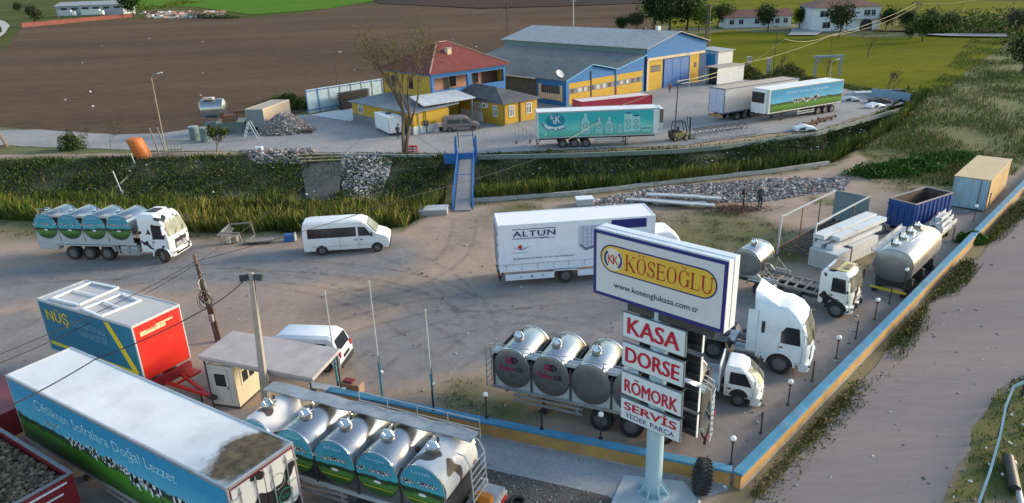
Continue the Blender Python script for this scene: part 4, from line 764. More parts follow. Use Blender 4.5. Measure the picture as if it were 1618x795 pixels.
# --- cabs
HLAMP=mat('headlamp_glass',(.30,.32,.34),.15,.4,.2,8)
def cab(t,x0,W_,lv,ws,side,m,arch=None,name='cab',hide=None,visor=True,grille=(.55,1.1)):
    "lorry cab: lv = (z, back x, front x, inset y) rings; ws = (z0,z1) of the windscreen; side = window polygon"
    lv=[(z,x0+a,x0+b,i) for z,a,b,i in lv]
    def ring(z,a,b,i):
        c=.16; return [(a,i,z),(b-c,i,z),(b-.03,i+c,z),(b+.04,W_/2,z),(b-.03,W_-i-c,z),(b-c,W_-i,z),(a,W_-i,z)]
    def ip(z,k):
        for p,q in zip(lv[:-1],lv[1:]):
            if p[0]<=z<=q[0]: return p[k]+(q[k]-p[k])*(z-p[0])/(q[0]-p[0])
        return lv[-1][k]
    mb=MB(); mb.loft([ring(*l) for l in lv],m); cb=mb.build(name,t,bevel=.045,smooth=35)
    mb=MB(); z0,z1=ws; rows=[]
    for z in (z0,z1):
        f,i=ip(z,2),ip(z,3); rows.append([(f-.07,i+.10,z),(f+.005,i+.22,z),(f+.065,W_/2,z),(f+.005,W_-i-.22,z),(f-.07,W_-i-.10,z)])
    vs_=[(a+.02,b,c) for r in rows for a,b,c in r]; mb.add(vs_,[(k,k+1,k+6,k+5) for k in range(4)],WGLASS); w=mb.build('windscreen',cb)
    mb=MB(); d=.03
    for yy in (.7,1.5): mb.bar((ip(z0,2)+.09,yy,z0+.03),(ip(z0+.35,2)+.08,yy+.45,z0+.35),.025,.02,BLACK)
    mb.build('wiper',w)
    for s_ in (0,1):
        mb=MB(); pts=[((x0+a),(ip(z,3)-.012) if s_==0 else (W_-ip(z,3)+.012),z) for a,z in side]; mb.add(pts,[tuple(range(len(pts)))],GLASS); mb.build('side_window',cb)
        mb=MB(); sg=-1 if s_==0 else 1; Y_=0 if s_==0 else W_; xf=x0+max(a for a,z in side); zt=max(z for a,z in side); i_=ip(zt,3)
        mb.tube((xf,Y_-sg*i_,zt),(xf+.15,Y_+sg*.28,zt-.05),.02,BLACK); mb.box(xf+.1,min(Y_+sg*.16,Y_+sg*.38),zt-.6,xf+.2,max(Y_+sg*.16,Y_+sg*.38),zt-.03,m if s_==0 else BLACK); mb.build('mirror',cb,bevel=.02)
    # door seam
    xs=[a for a,z in side]; zs=[z for a,z in side]; mb=MB(); a0,a1=x0+min(xs)-.08,x0+max(xs)+.08; zb=max(lv[0][0]+.12,min(zs)-.95); Yb=ip(min(zs)-.1,3)-.006
    for p,q in (((a0,zb),(a0,min(zs)-.02)),((a1,zb),(a1,min(zs)-.02)),((a0,zb),(a1,zb))): mb.bar((p[0],Yb,p[1]),(q[0],Yb,q[1]),.012,.012,BLACK)
    mb.box(a0+.05,Yb-.02,min(zs)-.25,a0+.2,Yb,min(zs)-.18,BLACK); mb.build('door_seam',cb)
    f=ip(lv[0][0],2); mb=MB(); zb=lv[0][0]
    mb.prism([(f-.35,.03),(f+.0,.03),(f+.10,.2),(f+.13,W_/2),(f+.10,W_-.2),(f,W_-.03),(f-.35,W_-.03)],'z',zb-.30,zb+.12,m); bu=mb.build('bumper',cb,bevel=.03)
    for yy in (.12,W_-.5): mb=MB(); mb.box(f+.05,yy,zb-.06,f+.150,yy+.3,zb+.06,HLAMP); mb.build('headlight',bu,bevel=.01)
    m5=MB(); m5.box(f+.0,.45,zb-.22,f+.14,W_-.45,zb-.08,BLACK); m5.build('lower_grille',bu)
    mb=MB(); mb.box(f-.0,.55,zb+.18,f+.07,W_-.55,zb+grille[1]-.5,BLACK)
    for k in range(4): mb.box(f+.07,.58,zb+.22+k*.1,f+.085,W_-.58,zb+.25+k*.1,m)
    mb.build('grille',cb)
    if arch:
        ax,ar=arch
        for s_ in (0,1):
            Y0,Y1=(-.07,.05) if s_==0 else (W_-.05,W_+.07)
            mb=MB(); n=12; outer=[(x0+ax+ar*1.14*math.cos(math.pi*k/n),.5+ar*1.14*math.sin(math.pi*k/n)) for k in range(n+1)]; inner=[(x0+ax+ar*math.cos(math.pi*k/n),.5+ar*math.sin(math.pi*k/n)) for k in range(n+1)]
            mb.prism(outer+inner[::-1],'y',Y0,Y1,m); mb.build('wheel_arch',cb)
            mb=MB(); mb.prism(inner,'y',-.004 if s_==0 else W_-.02,.02 if s_==0 else W_+.004,BLACK); mb.build('arch_shade_patch',cb)  # flat black half disc paints the shade inside the arch
    return cb
def frame_rails(t,x0,x1,W_,z=.95,m=DARK,cross=.9,ydist=.8):
    mb=MB(); c=W_/2
    for s_ in (-1,1): mb.box(x0,c+s_*ydist/2-.05,z-.28,x1,c+s_*ydist/2+.05,z,m)
    k=x0+.1
    while k<x1-.2: mb.box(k,c-ydist/2+.051,z-.2,k+.1,c+ydist/2-.051,z-.05,m); k+=cross
    return mb.build('chassis_frame',t)
def axle_wheels(t,x,W_,r=.5,dual=False,steer=0,o=.04):
    wheel(t,x,o,r,.30 if not dual else .55,steer=steer); wheel(t,x,W_-o,r,.30 if not dual else .55,1,steer=steer)
COWW=patches('cow_hide_cab',(.74,.76,.78),(.02,.02,.022),.60,1.7,.35)
# cow tank lorry on the left
fr1=at(264.5,408.5,.35); fr2=at(309,392,.35); rw=at(117,411); fw=at(255,415)
yawC=math.degrees(math.atan2(fw.y-rw.y,fw.x-rw.x)); dC=Vector((math.cos(R(yawC)),math.sin(R(yawC)))); oC=Vector((rw.x,rw.y))-dC*2.2
CT=thing('milk_tank_lorry',(oC.x,oC.y,0),yawC,'milk tank lorry with cow patched cab and four meadow cans, left of the yard','tank lorry')
cz,rx,rz=2.55,.93,.92; W_=2.4; pitch=1.93; am=tart('far_can_print',cz,rz); CX=-.35
for i in range(4): 
    tk=tank_can(CT,CX+pitch*(i+.5),W_,cz,rx,rz,artm=am,txt=('Çiftlikten','Sofralara','Doğal','Lezzet')[i]); manhole(tk,CX+pitch*(i+.5)-.85,1.5,cz+rz-.3,.18)
skirts(CT,CX,pitch,4,W_,1.4,cz,rx,rz,LGREY)
mb=MB(); mb.box(-.4,.0,1.25,7.5,.1,1.4,LGREY); mb.box(-.4,W_-.1,1.25,7.5,W_,1.4,LGREY); mb.box(-.4,.05,.8,1.2,.12,1.26,LGREY); mb.build('side_rail',CT)
mb=MB(); mb.box(0,.1,cz+.72,7.2,.75,cz+.76,LGREY); mb.box(0,.08,cz+.68,7.2,.12,cz+.82,LGREY); mb.build('walkway',CT); railing(CT,[(-.2,.6,cz+.75),(1.5,.6,cz+.75)],.35,GALV); ladder(CT,-.2,.5,.9,1.2,cz+.8)
frame_rails(CT,-.1,9.5,W_,1.2); 
for a in (2.2,3.55,4.95): axle_wheels(CT,a,W_,.52,True)
mb=MB(); n=14
mb.box(1.35,-.02,1.12,5.6,.5,1.2,LGREY); mb.bar((1.35,.2,1.16),(1.2,.2,.8),.5,.05,LGREY); mb.bar((5.6,.2,1.16),(5.8,.2,.75),.5,.05,LGREY); mb.build('mudguard',CT)
mb=MB(); mb.box(5.9,.02,.5,7.6,.08,.6,GALV); mb.box(5.9,.02,.8,7.6,.08,.88,GALV)
for k in (5.9,6.7,7.5): mb.box(k,.081,.5,k+.1,.14,1.2,GALV)
mb.box(6.1,.15,.6,7.4,.6,1.1,LGREY); mb.build('side_guard',CT)
cab(CT,8.4,W_,[(.75,-.5,1.75,.02),(1.5,-.5,1.78,.0),(1.95,-.5,1.74,.0),(2.9,-.5,1.45,.06),(3.25,-.5,1.15,.10),(3.5,-.35,.75,.25)],(1.95,2.95),[(.5,1.75),(1.45,1.75),(1.25,2.75),(.5,2.8)],COWW,(1.0,.62),grille=(.6,1.35))
mb=MB(); mb.box(8.3,.8,3.45,9.0,1.6,3.56,BLACK); mb.build('roof_hatch',CT)
axle_wheels(CT,9.4,W_,.52,steer=-18,o=-.06)
# cow cab lorry with a single can, right side of yard
rwp=at(1198,470); fwp=at(1319,502); yawR=math.degrees(math.atan2(fwp.y-rwp.y,fwp.x-rwp.x)); dR=Vector((math.cos(R(yawR)),math.sin(R(yawR)))); oR=Vector((rwp.x,rwp.y))-dR*1.9
CR=thing('half_loaded_tank_lorry',(oR.x,oR.y,0),yawR,'cow patched lorry with bare ladder frame and a single steel can at its rear','tank lorry'); W_=2.15
wb=(Vector((fwp.x,fwp.y))-Vector((rwp.x,rwp.y))).length
YW=patches('yellowed_cow_cab',(.72,.73,.70),(.02,.02,.022),.585,1.5,.35)
cab(CR,1.9+wb-.95,W_,[(.65,-.1,1.6,.02),(1.2,-.1,1.63,.0),(1.65,-.1,1.6,.0),(2.45,-.1,1.4,.06),(2.62,0,1.25,.15)],(1.62,2.42),[(.55,1.5),(1.35,1.5),(1.22,2.3),(.55,2.3)],YW,(.95,.55),grille=(.55,1.0))
mb=MB(); mb.box(1.9+wb-.75,.35,2.63,1.9+wb+.2,W_-.35,2.66,mat('yellowed_roof',(.62,.56,.22),.7,0,.1,2,0,.5,(.45,.4,.3))); mb.box(1.9+wb-.7,.3,2.665,1.9+wb-.35,W_-.3,2.69,mat('brown_board',(.25,.18,.12),.8)); mb.box(1.9+wb-.1,.7,2.665,1.9+wb+.2,1.4,2.72,MATS['brown_board']); mb.build('roof_board',CR)
LADM=mat('weathered_subframe',(.27,.25,.23),.8,0,.2,3,0,.4)
frame_rails(CR,-.2,1.9+wb+.9,W_,.85); mb=MB(); x1=1.9+wb-1.15
for yy in (.25,W_-.33): mb.box(.3,yy,.95,x1,yy+.08,1.08,LADM)
k=.4
while k<x1: mb.box(k,.331,.96,k+.09,W_-.331,1.06,LADM); k+=.55
mb.box(.3,W_/2-.05,.97,x1,W_/2+.05,1.05,LADM); mb.build('ladder_frame',CR)
tk=tank_can(CR,.95,W_-.1,1.98,.88,.85); manhole(tk,.95,1.0,2.83,.18)
mb=MB()
for yy in (.1,W_-.2): mb.prism([(.0,1.1),(2.0,1.1),(1.7,1.4),(.2,1.4)],'y',yy,yy+.06,LGREY); mb.box(2.0,yy,1.09,2.9,yy+.08,1.3,LGREY); mb.bar((2.0,yy,1.3),(2.1,yy,2.0),.05,.05,LADM); mb.bar((2.9,yy,1.1),(2.1,yy,1.9),.05,.05,LADM)
mb.build('can_saddle',CR)
axle_wheels(CR,1.9,W_,.45,True); axle_wheels(CR,1.9+wb,W_,.45,o=-.06); mb=MB(); mb.box(1.2,.0,.95,2.6,.5,1.0,LGREY); mb.bar((2.6,.25,.97),(2.85,.25,.6),.5,.05,LGREY); mb.bar((1.2,.25,.97),(1.0,.25,.6),.5,.05,LGREY); mb.build('mudguard',CR)
mb=MB(); mb.box(3.2,.12,.4,4.2,.6,.85,DARK); mb.build('fuel_tank',CR,bevel=.05)
# white tractor unit
a=at(1125,568); b_=at(1229,590.5); yw=math.degrees(math.atan2(b_.y-a.y,b_.x-a.x)); wb=(Vector((b_.x,b_.y))-Vector((a.x,a.y))).length; d_=Vector((math.cos(R(yw)),math.sin(R(yw)))); oo=Vector((b_.x,b_.y))-d_*(wb+1.0)
TU=thing('tractor_unit',(oo.x,oo.y,0),yw,'white tractor unit with tall roof spoiler parked beside the right wall','lorry'); W_=2.35; BW=paint('bluish_white_paint',(.66,.74,.80),.3)
xc=wb+1.0-1.0
cab(TU,xc,W_,[(.62,-.15,2.2,.02),(1.2,-.15,2.25,.0),(1.75,-.15,2.22,.0),(2.65,-.15,1.95,.05),(3.1,-.15,1.6,.12),(3.35,-.1,1.2,.28)],(1.75,2.75),[(.95,1.65),(1.85,1.65),(1.72,2.5),(1.15,2.5),(.95,2.2)],BW,(1.0,.62),grille=(.5,1.3))
mb=MB(); mb.loft([[(xc-.35,.1,3.0),(xc+1.15,.2,3.05),(xc+1.15,W_-.2,3.05),(xc-.35,W_-.1,3.0)],[(xc-.35,.12,3.3),(xc+.85,.3,3.3),(xc+.85,W_-.3,3.3),(xc-.35,W_-.12,3.3)],[(xc-.4,.22,3.65),(xc+.35,.4,3.5),(xc+.35,W_-.4,3.5),(xc-.4,W_-.22,3.65)],[(xc-.45,.45,3.98),(xc-.1,.6,3.72),(xc-.1,W_-.6,3.72),(xc-.45,W_-.45,3.98)]],BW); mb.build('roof_spoiler',TU,bevel=.04,smooth=50)
mb=MB(); mb.box(xc-.6,-.0,.9,xc-.15,.06,3.1,BW); mb.box(xc-.6,W_-.06,.9,xc-.15,W_,3.1,BW); mb.build('side_fairing',TU,bevel=.02)
mb=MB(); mb.box(xc+.05,-.012,2.0,xc+.2,-.001,2.6,BLACK); mb.build('air_slot',TU)
frame_rails(TU,-.4,xc+.5,W_,.95,LADM,.7); axle_wheels(TU,wb+1.0,W_,.52,o=-.06); axle_wheels(TU,1.0,W_,.52,True)
mb=MB(); mb.tube((1.0,W_/2,.98),(1.0,W_/2,1.08),.55,DARK,n=20); mb.box(.2,.5,.951,1.9,W_-.5,1.0,GALV); mb.build('fifth_wheel',TU)
for yy in (0,W_-.6):
    mb=MB(); mb.box(.35,yy,1.06,1.65,yy+.6,1.1,BLACK); mb.bar((.35,yy+.3,1.08),(.2,yy+.3,.8),.6,.04,BLACK); mb.bar((1.65,yy+.3,1.08),(1.8,yy+.3,.8),.6,.04,BLACK); mb.build('mudguard',TU)
mb=MB(); mb.tube((2.0,.35,.7),(xc-.1,.35,.7),.32,STEELD,n=18); mb.build('fuel_tank',TU,smooth=40); mb=MB(); mb.tube((2.0,W_-.35,.7),(xc-.1,W_-.35,.7),.3,DARK,n=18); mb.build('air_tank',TU,smooth=40)
# small white light lorry
kf=at(1165,642); yw=-24; d_=Vector((math.cos(R(yw)),math.sin(R(yw)))); oo=Vector((kf.x,kf.y))-d_*2.65; W_=1.65
KL=thing('light_lorry',(oo.x,oo.y,0),yw,'small white cab-over pickup lorry between the tank trailer and the tractor unit','pickup')
cab(KL,2.15,W_,[(.42,-.15,1.35,.02),(.95,-.15,1.42,.0),(1.15,-.15,1.36,.0),(1.68,-.15,.85,.07),(1.85,-.08,.6,.16)],(1.12,1.72),[(.05,1.08),(1.02,1.05),(.72,1.62),(.08,1.64)],paint('clean_white_paint',(.78,.80,.82),.25),(.5,.42),grille=(.4,.75))
mb=MB(); mb.box(1.75,.0,.55,1.82,W_,1.9,WHITE); mb.build('bed_front_board',KL,bevel=.02); mb=MB(); mb.box(-.6,0,.62,1.75,W_,.7,LGREY); mb.box(-.6,.0,.701,1.749,.04,.98,LGREY); mb.box(-.6,W_-.04,.701,1.749,W_,.98,LGREY); mb.box(-.6,.041,.701,-.56,W_-.041,.98,LGREY); mb.build('load_bed',KL)
frame_rails(KL,-.4,2.2,W_,.6); axle_wheels(KL,2.65,W_,.32,o=-.06); axle_wheels(KL,.3,W_,.32)
# curtain sided lorry
AL=box_trailer((-.8,40.55,0),5.4,9.75,2.5,1.05,4.08,'white curtain sided lorry with navy lettering in the middle of the yard','lorry','curtain_lorry',body=WHITE2,roof=mat('clean_tarp_roof',(.80,.80,.84),.5,0,.03,1,.1,.15,(.5,.5,.5)),frame=WHITE2)
mb=MB(); text(mb,'ALTUN',(.9,0,3.3),(1,0,0),(0,0,1),2.6,.36,NAVY,.055,spacing=1.1); mb.box(.85,-.012,3.75,3.55,-.004,3.79,NAVY); mb.box(.85,-.012,3.16,3.1,-.004,3.2,NAVY); text(mb,'geri kazanım',(2.6,0,3.08),(1,0,0),(0,0,1),.9,.1,NAVY,.0)
text(mb,'Endüstriyel Ambalaj ve Sac Geri Kazanım',(.9,0,1.78),(1,0,0),(0,0,1),3.75,.16,BLACKPR,.0); text(mb,'ÇEVRE TEKNOLOJİ',(.8,0,2.22),(1,0,0),(0,0,1),.95,.08,BLACKPR,.0)
mb.add([(.85,-.014,2.62),(1.4,-.014,2.48),(2.1,-.014,2.72),(1.4,-.014,2.42)],[(0,1,2,3)],NAVY); mb.add([(1.15,-.016,2.62),(1.35,-.016,2.8),(1.45,-.016,2.6),(1.35,-.016,2.5)],[(0,1,2,3)],REDPR)
mb.box(7.0,-.012,3.4,9.2,-.004,3.98,NAVY); mb.build('lettering',AL)
mb=MB(); GP=mat('tank_picture_grey',(.30,.34,.50),.4,0,.05); GP2=mat('tank_picture_pale',(.48,.52,.66),.4,0,.05)
for q,mm_,d in (([(4.95,2.6),(5.4,2.3),(7.1,2.75),(7.1,3.75),(5.0,3.75)],GP2,.006),([(5.9,2.5),(7.1,2.75),(7.1,3.7),(5.9,3.65)],GP,.009),([(5.0,2.45),(5.4,2.12),(7.1,2.6),(7.1,2.75),(5.4,2.3),(5.0,2.6)],mat('tank_picture_dark',(.12,.14,.2),.5),.01)): mb.add([(a,-d,c) for a,c in q],[tuple(range(len(q)))],mm_)
for a in (5.2,5.45,5.75,6.2,6.6): mb.box(a,-.014,2.35+(a-5.2)*.2,a+.03,-.011,3.72,MATS['tank_picture_dark'])
for c in (2.7,2.95,3.2,3.45): mb.box(5.45,-.014,c,5.75,-.011,c+.02,MATS['tank_picture_dark'])
mb.build('printed_picture',AL)
mb=MB()
for k in range(10): mb.box(.4+k*.98,-.02,1.1,.44+k*.98,-.0,1.5,LGREY)
mb.box(.05,-.018,1.5,9.7,-.001,1.53,LGREY); mb.build('curtain_strap',AL)
rear_doors(AL,-.0,2.5,1.05,4.0,WHITE2,-1)
frame_rails(AL,.0,11.5,2.5,1.0); 
for s_ in (0,1):
    Y0=0 if s_==0 else 2.42; mb=MB(); mb.box(.35,Y0,.45,3.4,Y0+.08,.85,WHITE2); mb.box(4.9,Y0,.45,8.6,Y0+.08,.85,WHITE2); mb.box(3.45,Y0,.88,4.85,Y0+.35,.94,WHITE2); mb.bar((3.45,Y0+.2,.9),(3.3,Y0+.2,.5),.3,.04,WHITE2); mb.bar((4.85,Y0+.2,.9),(5.0,Y0+.2,.5),.3,.04,WHITE2); mb.build('side_skirt',AL)
mb=MB()
for a in (1.3,2.0,2.7): mb.add([(a+.13*math.cos(k*math.pi/4)*(1 if k%2 else .35),-.005,.65+.13*math.sin(k*math.pi/4)*(1 if k%2 else .35)) for k in range(8)],[tuple(range(8))],BLACKPR if a==2.0 else LGREY)
mb.build('printed_star',AL)
axle_wheels(AL,4.15,2.5,.46,True); axle_wheels(AL,10.9,2.5,.46,o=-.01); rear_bumper(AL,-.05,2.5,-1)
cab(AL,10.0,2.4,[(.65,-.15,1.9,.02),(1.2,-.15,1.93,.0),(1.6,-.15,1.85,.0),(2.5,-.15,1.4,.08),(2.85,-.1,1.0,.25)],(1.6,2.5),[(.5,1.5),(1.5,1.5),(1.25,2.35),(.5,2.35)],WHITE,(.9,.55),grille=(.5,1.0))
# --- vans
def van(t,L_,W_,prof,zb,zw,m,side_wins,wheels_,ins=.14,r=.33,front=1,bump=BLACK,rearw=False,wsr=None):
    "prof = (x, top z, waist z) along the body; windows are slanted panes on its flank"
    def sec(x,zt,zw_,k=0): 
        i=ins*max(0,(zt-zw_))/(1.0); return [(x,.05+k,zb),(x,k,zb+.25),(x,k,zw_),(x,i+k,zt-.12 if zt-zw_>.3 else zt-.03),(x,i+.16+k,zt),(x,W_-i-.16-k,zt),(x,W_-i-k,zt-.12 if zt-zw_>.3 else zt-.03),(x,W_-k,zw_),(x,W_-k,zb+.25),(x,W_-.05-k,zb)]
    mb=MB(); mb.loft([sec(*p) for p in prof],m); bd=mb.build('body',t,smooth=32)
    def yat(z,zt): i=ins*max(0,zt-zw); return i*(z-zw)/max(.01,(zt-.12-zw))
    for wi in side_wins:
        for s_ in (0,1):
            mb=MB(); zt=wi.get('zt',prof[1][1]); pts=[(a,(yat(z,zt)-.012) if s_==0 else (W_-yat(z,zt)+.012),z) for a,z in wi['p']]; mb.add(pts,[tuple(range(len(pts)))],GLASS); w=mb.build('side_window',bd)
            if wi.get('bars'):
                m2=MB()
                for a in wi['bars']:
                    z0=min(z for _,z in wi['p']);z1=max(z for _,z in wi['p']); y0=yat(z0,zt)-.02;y1=yat(z1,zt)-.02
                    if s_: y0,y1=W_-y0,W_-y1
                    m2.bar((a,y0,z0),(a,y1,z1),.05,.02,BLACK)
                m2.build('window_divider',w)
    if wsr:
        p,q=wsr; mb=MB(); i0=.12; mb.add([(p[0],.14,p[1]),(q[0],.24,q[1]),(q[0],W_-.24,q[1]),(p[0],W_-.14,p[1])],[(0,1,2,3)],WGLASS); mb.build('windscreen',bd)
    for a in wheels_:
        wheel(t,a,-.03,r,.22); wheel(t,a,W_+.03,r,.22,1)
        for s_ in (0,1):
            Y=-.006 if s_==0 else W_+.006; mb=MB(); n=12; pts=[(a+r*1.22*math.cos(math.pi*k/n),Y,r+r*1.22*math.sin(math.pi*k/n)*.98) for k in range(n+1)]; mb.add(pts,[tuple(range(len(pts)))],BLACK); mb.build('wheel_arch',bd)  # black half disc stands in for the shaded wheel well
    mb=MB(); mb.box(prof[0][0]-.05,.06,zb-.02,prof[0][0]+.12,W_-.06,zb+.22,bump); mb.box(prof[-1][0]-.15,.06,zb-.02,prof[-1][0]+.06,W_-.06,zb+.24,bump); mb.build('bumper',bd,bevel=.03)
    return bd
MBUS=thing('minibus',(-14.75,47.3,0),4.5,'white minibus with a dark window band beside the reeds','minibus')
bd=van(MBUS,6,1.95,[(0,2.0,1.15),(.08,2.35,1.2),(.5,2.42,1.2),(3.4,2.42,1.2),(4.2,2.36,1.2),(4.5,2.2,1.2),(5.15,1.42,1.15),(5.75,1.22,1.0),(6.0,1.0,.85)],.32,1.2,WHITE,[dict(p=[(.35,1.28),(3.75,1.28),(3.75,1.95),(.35,1.95)],bars=(1.2,2.3,3.0),zt=2.4),dict(p=[(3.9,1.28),(4.85,1.28),(4.4,1.9),(3.9,1.95)],zt=2.4)],(1.25,5.15),r=.34,wsr=((5.2,1.46),(4.55,2.18)))
# windscreen lies on the sloping panel
mb=MB(); mb.box(.5,-.012,.62,4.9,-.002,.66,LGREY); mb.box(3.86,-.012,.4,3.88,-.001,1.26,GALV); mb.box(2.55,-.012,.4,2.57,-.001,1.26,GALV); mb.box(3.6,-.04,1.0,3.8,-.001,1.05,BLACK); mb.box(4.0,-.04,1.0,4.2,-.001,1.05,BLACK); mb.build('door_trim',bd)
for s_ in (0,1): mb=MB(); y=.05 if s_==0 else 1.62; mb.box(5.9,y,.72,6.02,y+.28,.95,LAMP); mb.build('headlight',bd,bevel=.02)
mb=MB(); mb.box(4.8,-.22,1.28,4.9,-.04,1.55,BLACK); mb.tube((4.85,-.2,1.3),(4.8,.05,1.3),.02,BLACK); mb.build('mirror',bd); mb=MB(); mb.box(-.03,.05,.7,.0,.2,1.1,REDLENS); mb.build('tail_light',bd)
mb=MB()
for k in range(6): mb.box(.6+k*.55,.12,1.3,.95+k*.55,.16,1.7,mat('pale_seat',(.45,.42,.38),.9))
mb.build('seat_back',bd)
# small van beside the kiosk canopy (rear towards the camera right)
vb=at(*(853,0)) if 0 else None
VL=at(480+0,0) if 0 else None
SV=thing('parked_van',(-12.9,31.55,0),-9,'small white van whose tail shows behind the kiosk canopy','van')
bd=van(SV,4.3,1.7,[(0,1.0,.9),(.3,1.15,.95),(.9,1.75,1.0),(1.2,1.88,1.0),(3.7,1.9,1.0),(3.95,1.75,1.0),(4.2,1.05,.95),(4.28,.8,.75)],.25,1.0,BW,[dict(p=[(1.1,1.08),(2.0,1.08),(2.0,1.55),(1.3,1.55)],zt=1.88),dict(p=[(2.15,1.08),(3.6,1.08),(3.6,1.55),(2.15,1.55)],zt=1.88)],(.8,3.5),r=.3)
mb=MB(); mb.add([(4.22,.2,1.12),(4.02,.26,1.68),(4.02,1.44,1.68),(4.22,1.5,1.12)],[(0,1,2,3)],GLASS); mb.build('rear_window',bd); mb=MB(); mb.box(4.27,.5,.62,4.32,1.2,.8,BLACK); mb.build('number_plate',bd)
for y in (.06,1.5): mb=MB(); mb.box(4.15,y,.8,4.3,y+.14,1.1,REDLENS); mb.build('tail_light',bd)
# brown people carrier by the house
MV=thing('people_carrier',(-8.1,89.0,0),8,'brown people carrier parked in front of the house entrance','car')
BR=paint('brown_metallic',(.20,.165,.16),.3)
bd=van(MV,4.6,1.8,[(0,1.3,.95),(.1,1.75,1.0),(.4,1.9,1.0),(2.6,1.95,1.0),(3.2,1.75,1.0),(3.9,1.15,.98),(4.4,.98,.85),(4.6,.75,.7)],.28,1.0,BR,[dict(p=[(.5,1.08),(2.3,1.08),(2.3,1.55),(.6,1.6)],zt=1.93),dict(p=[(2.4,1.08),(3.5,1.08),(3.0,1.52),(2.4,1.55)],zt=1.93)],(.85,3.75),r=.32,wsr=((3.9,1.19),(3.22,1.75)))
mb=MB(); mb.add([(-.01,.2,1.1),(.06,.25,1.65),(.06,1.55,1.65),(-.01,1.6,1.1)],[(0,1,2,3)],GLASS); mb.build('rear_window',bd)
for y in (.05,1.6): mb=MB(); mb.box(4.45,y,.7,4.6,y+.2,.9,LAMP); mb.build('headlight',bd)
for y in (.05,1.6): mb=MB(); mb.box(-.03,y,.9,.02,y+.15,1.4,REDLENS); mb.build('tail_light',bd)
# --- far yard trailers
S=box_trailer((3.2,78.06,0),.3,13.6,2.6,1.2,4.08,'turquoise dairy trailer with printed bottles on the edge of the far yard',frame=LGREY)
m=bpy.data.materials.new('turquoise_print'); m.use_nodes=True; t_=m.node_tree;N=t_.nodes;L=t_.links; tc=N.new('ShaderNodeTexCoord'); sp_=N.new('ShaderNodeSeparateXYZ'); L.new(tc.outputs['Object'],sp_.inputs[0]); mr=N.new('ShaderNodeMapRange'); mr.inputs[1].default_value=1.3; mr.inputs[2].default_value=4; nz_=N.new('ShaderNodeTexNoise'); nz_.inputs['Scale'].default_value=.5; L.new(tc.outputs['Object'],nz_.inputs['Vector'])
ad=N.new('ShaderNodeMath'); ad.operation='MULTIPLY_ADD'; L.new(nz_.outputs['Fac'],ad.inputs[0]); ad.inputs[1].default_value=1.2; L.new(sp_.outputs['Z'],ad.inputs[2]); L.new(ad.outputs[0],mr.inputs[0]); mr.inputs[2].default_value=4.7
rp_=N.new('ShaderNodeValToRGB'); e=rp_.color_ramp.elements; e[0].color=(.02,.30,.16,1); e[1].color=(.05,.42,.46,1); q=e.new(.45); q.color=(.20,.62,.56,1); q=e.new(.7); q.color=(.03,.45,.48,1); L.new(mr.outputs[0],rp_.inputs['Fac']); L.new(rp_.outputs[0],N['Principled BSDF'].inputs['Base Color']); N['Principled BSDF'].inputs['Roughness'].default_value=.4
mb=MB(); mb.box(.25,-.012,1.33,12.9,0,3.97,m); art=mb.build('side_artwork',S)
mb=MB(); n=24; y_=-.02
mb.add([(2.1+1.05*math.cos(2*math.pi*k/n),y_,3.15+.72*math.sin(2*math.pi*k/n)) for k in range(n)],[tuple(range(n))],mat('logo_teal',(.01,.22,.34),.4))
mb.add([(.75,y_+.004,2.95),(1.3,y_+.004,2.55),(2.1,y_+.004,2.45),(2.9,y_+.004,2.6),(3.1,y_+.004,2.5),(3.0,y_+.004,2.25),(2.8,y_+.004,2.35),(2.55,y_+.004,2.1),(2.35,y_+.004,2.3),(2.15,y_+.004,1.95),(1.9,y_+.004,2.25),(1.5,y_+.004,2.05),(1.0,y_+.004,2.35)],[tuple(range(13))],WPRINT)
mb.path([(.6,y_-.01,2.9),(.9,y_-.01,2.4),(1.4,y_-.01,2.1),(1.85,y_-.01,2.25),(2.15,y_-.01,1.9),(2.4,y_-.01,2.25),(2.6,y_-.01,2.08),(2.9,y_-.01,2.3),(3.1,y_-.01,2.2),(3.1,y_-.01,2.5)],.04,NAVY,5)
text(mb,'S',(1.5,y_,3.3),(1,0,0),(0,0,1),.4,.42,WPRINT,.03); text(mb,'E',(1.85,y_,2.8),(1,0,0),(0,0,1),.4,.38,WPRINT,.03); text(mb,'K',(2.1,y_,2.85),(1,0,0),(0,0,1),.6,.85,WPRINT,.03)
mb.add([(.9,y_,1.45),(1.1,y_,1.45),(1.15,y_,1.65),(1.0,y_,2.0),(.85,y_,1.65)],[(0,1,2,3,4)],mat('drop_green',(.3,.75,.45),.4)); mb.build('dairy_emblem',art)
BT=mat('bottle_print',(.35,.66,.66),.35,0,.15,6); mb=MB()
for a,s_ in ((5.4,1.0),(6.9,.78),(8.05,.8),(9.2,.5)):
    w_=.45*s_+.08; hh=2.35*s_; P_=[(-w_,0),(w_,0),(w_,hh*.55),(w_*.75,hh*.68),(.2*s_,hh*.8),(.2*s_,hh*.95),(.26*s_,hh),(-.26*s_,hh),(-.2*s_,hh*.95),(-.2*s_,hh*.8),(-w_*.75,hh*.68),(-w_,hh*.55)]
    P_=[(a+p,1.5+q) for p,q in P_]; mb.add([(p,y_,q) for p,q in P_],[tuple(range(12))],BT); mb.path([(p,y_-.008,q) for p,q in P_+[P_[0]]],.018,mat('teal_outline',(.01,.12,.15),.5),4)
    n=14; mb.path([(a+w_*.5*math.cos(2*math.pi*k/n),y_-.012,1.5+hh*.42+w_*.5*math.sin(2*math.pi*k/n)) for k in range(n+1)],.02,MATS['teal_outline'],4); text(mb,'SÜT',(a-w_*.6,y_-.003,1.62),(1,0,0),(0,0,1),w_*1.2,.28*s_,MATS['teal_outline'],.01)
mb.build('bottle_picture',art)
mb=MB()
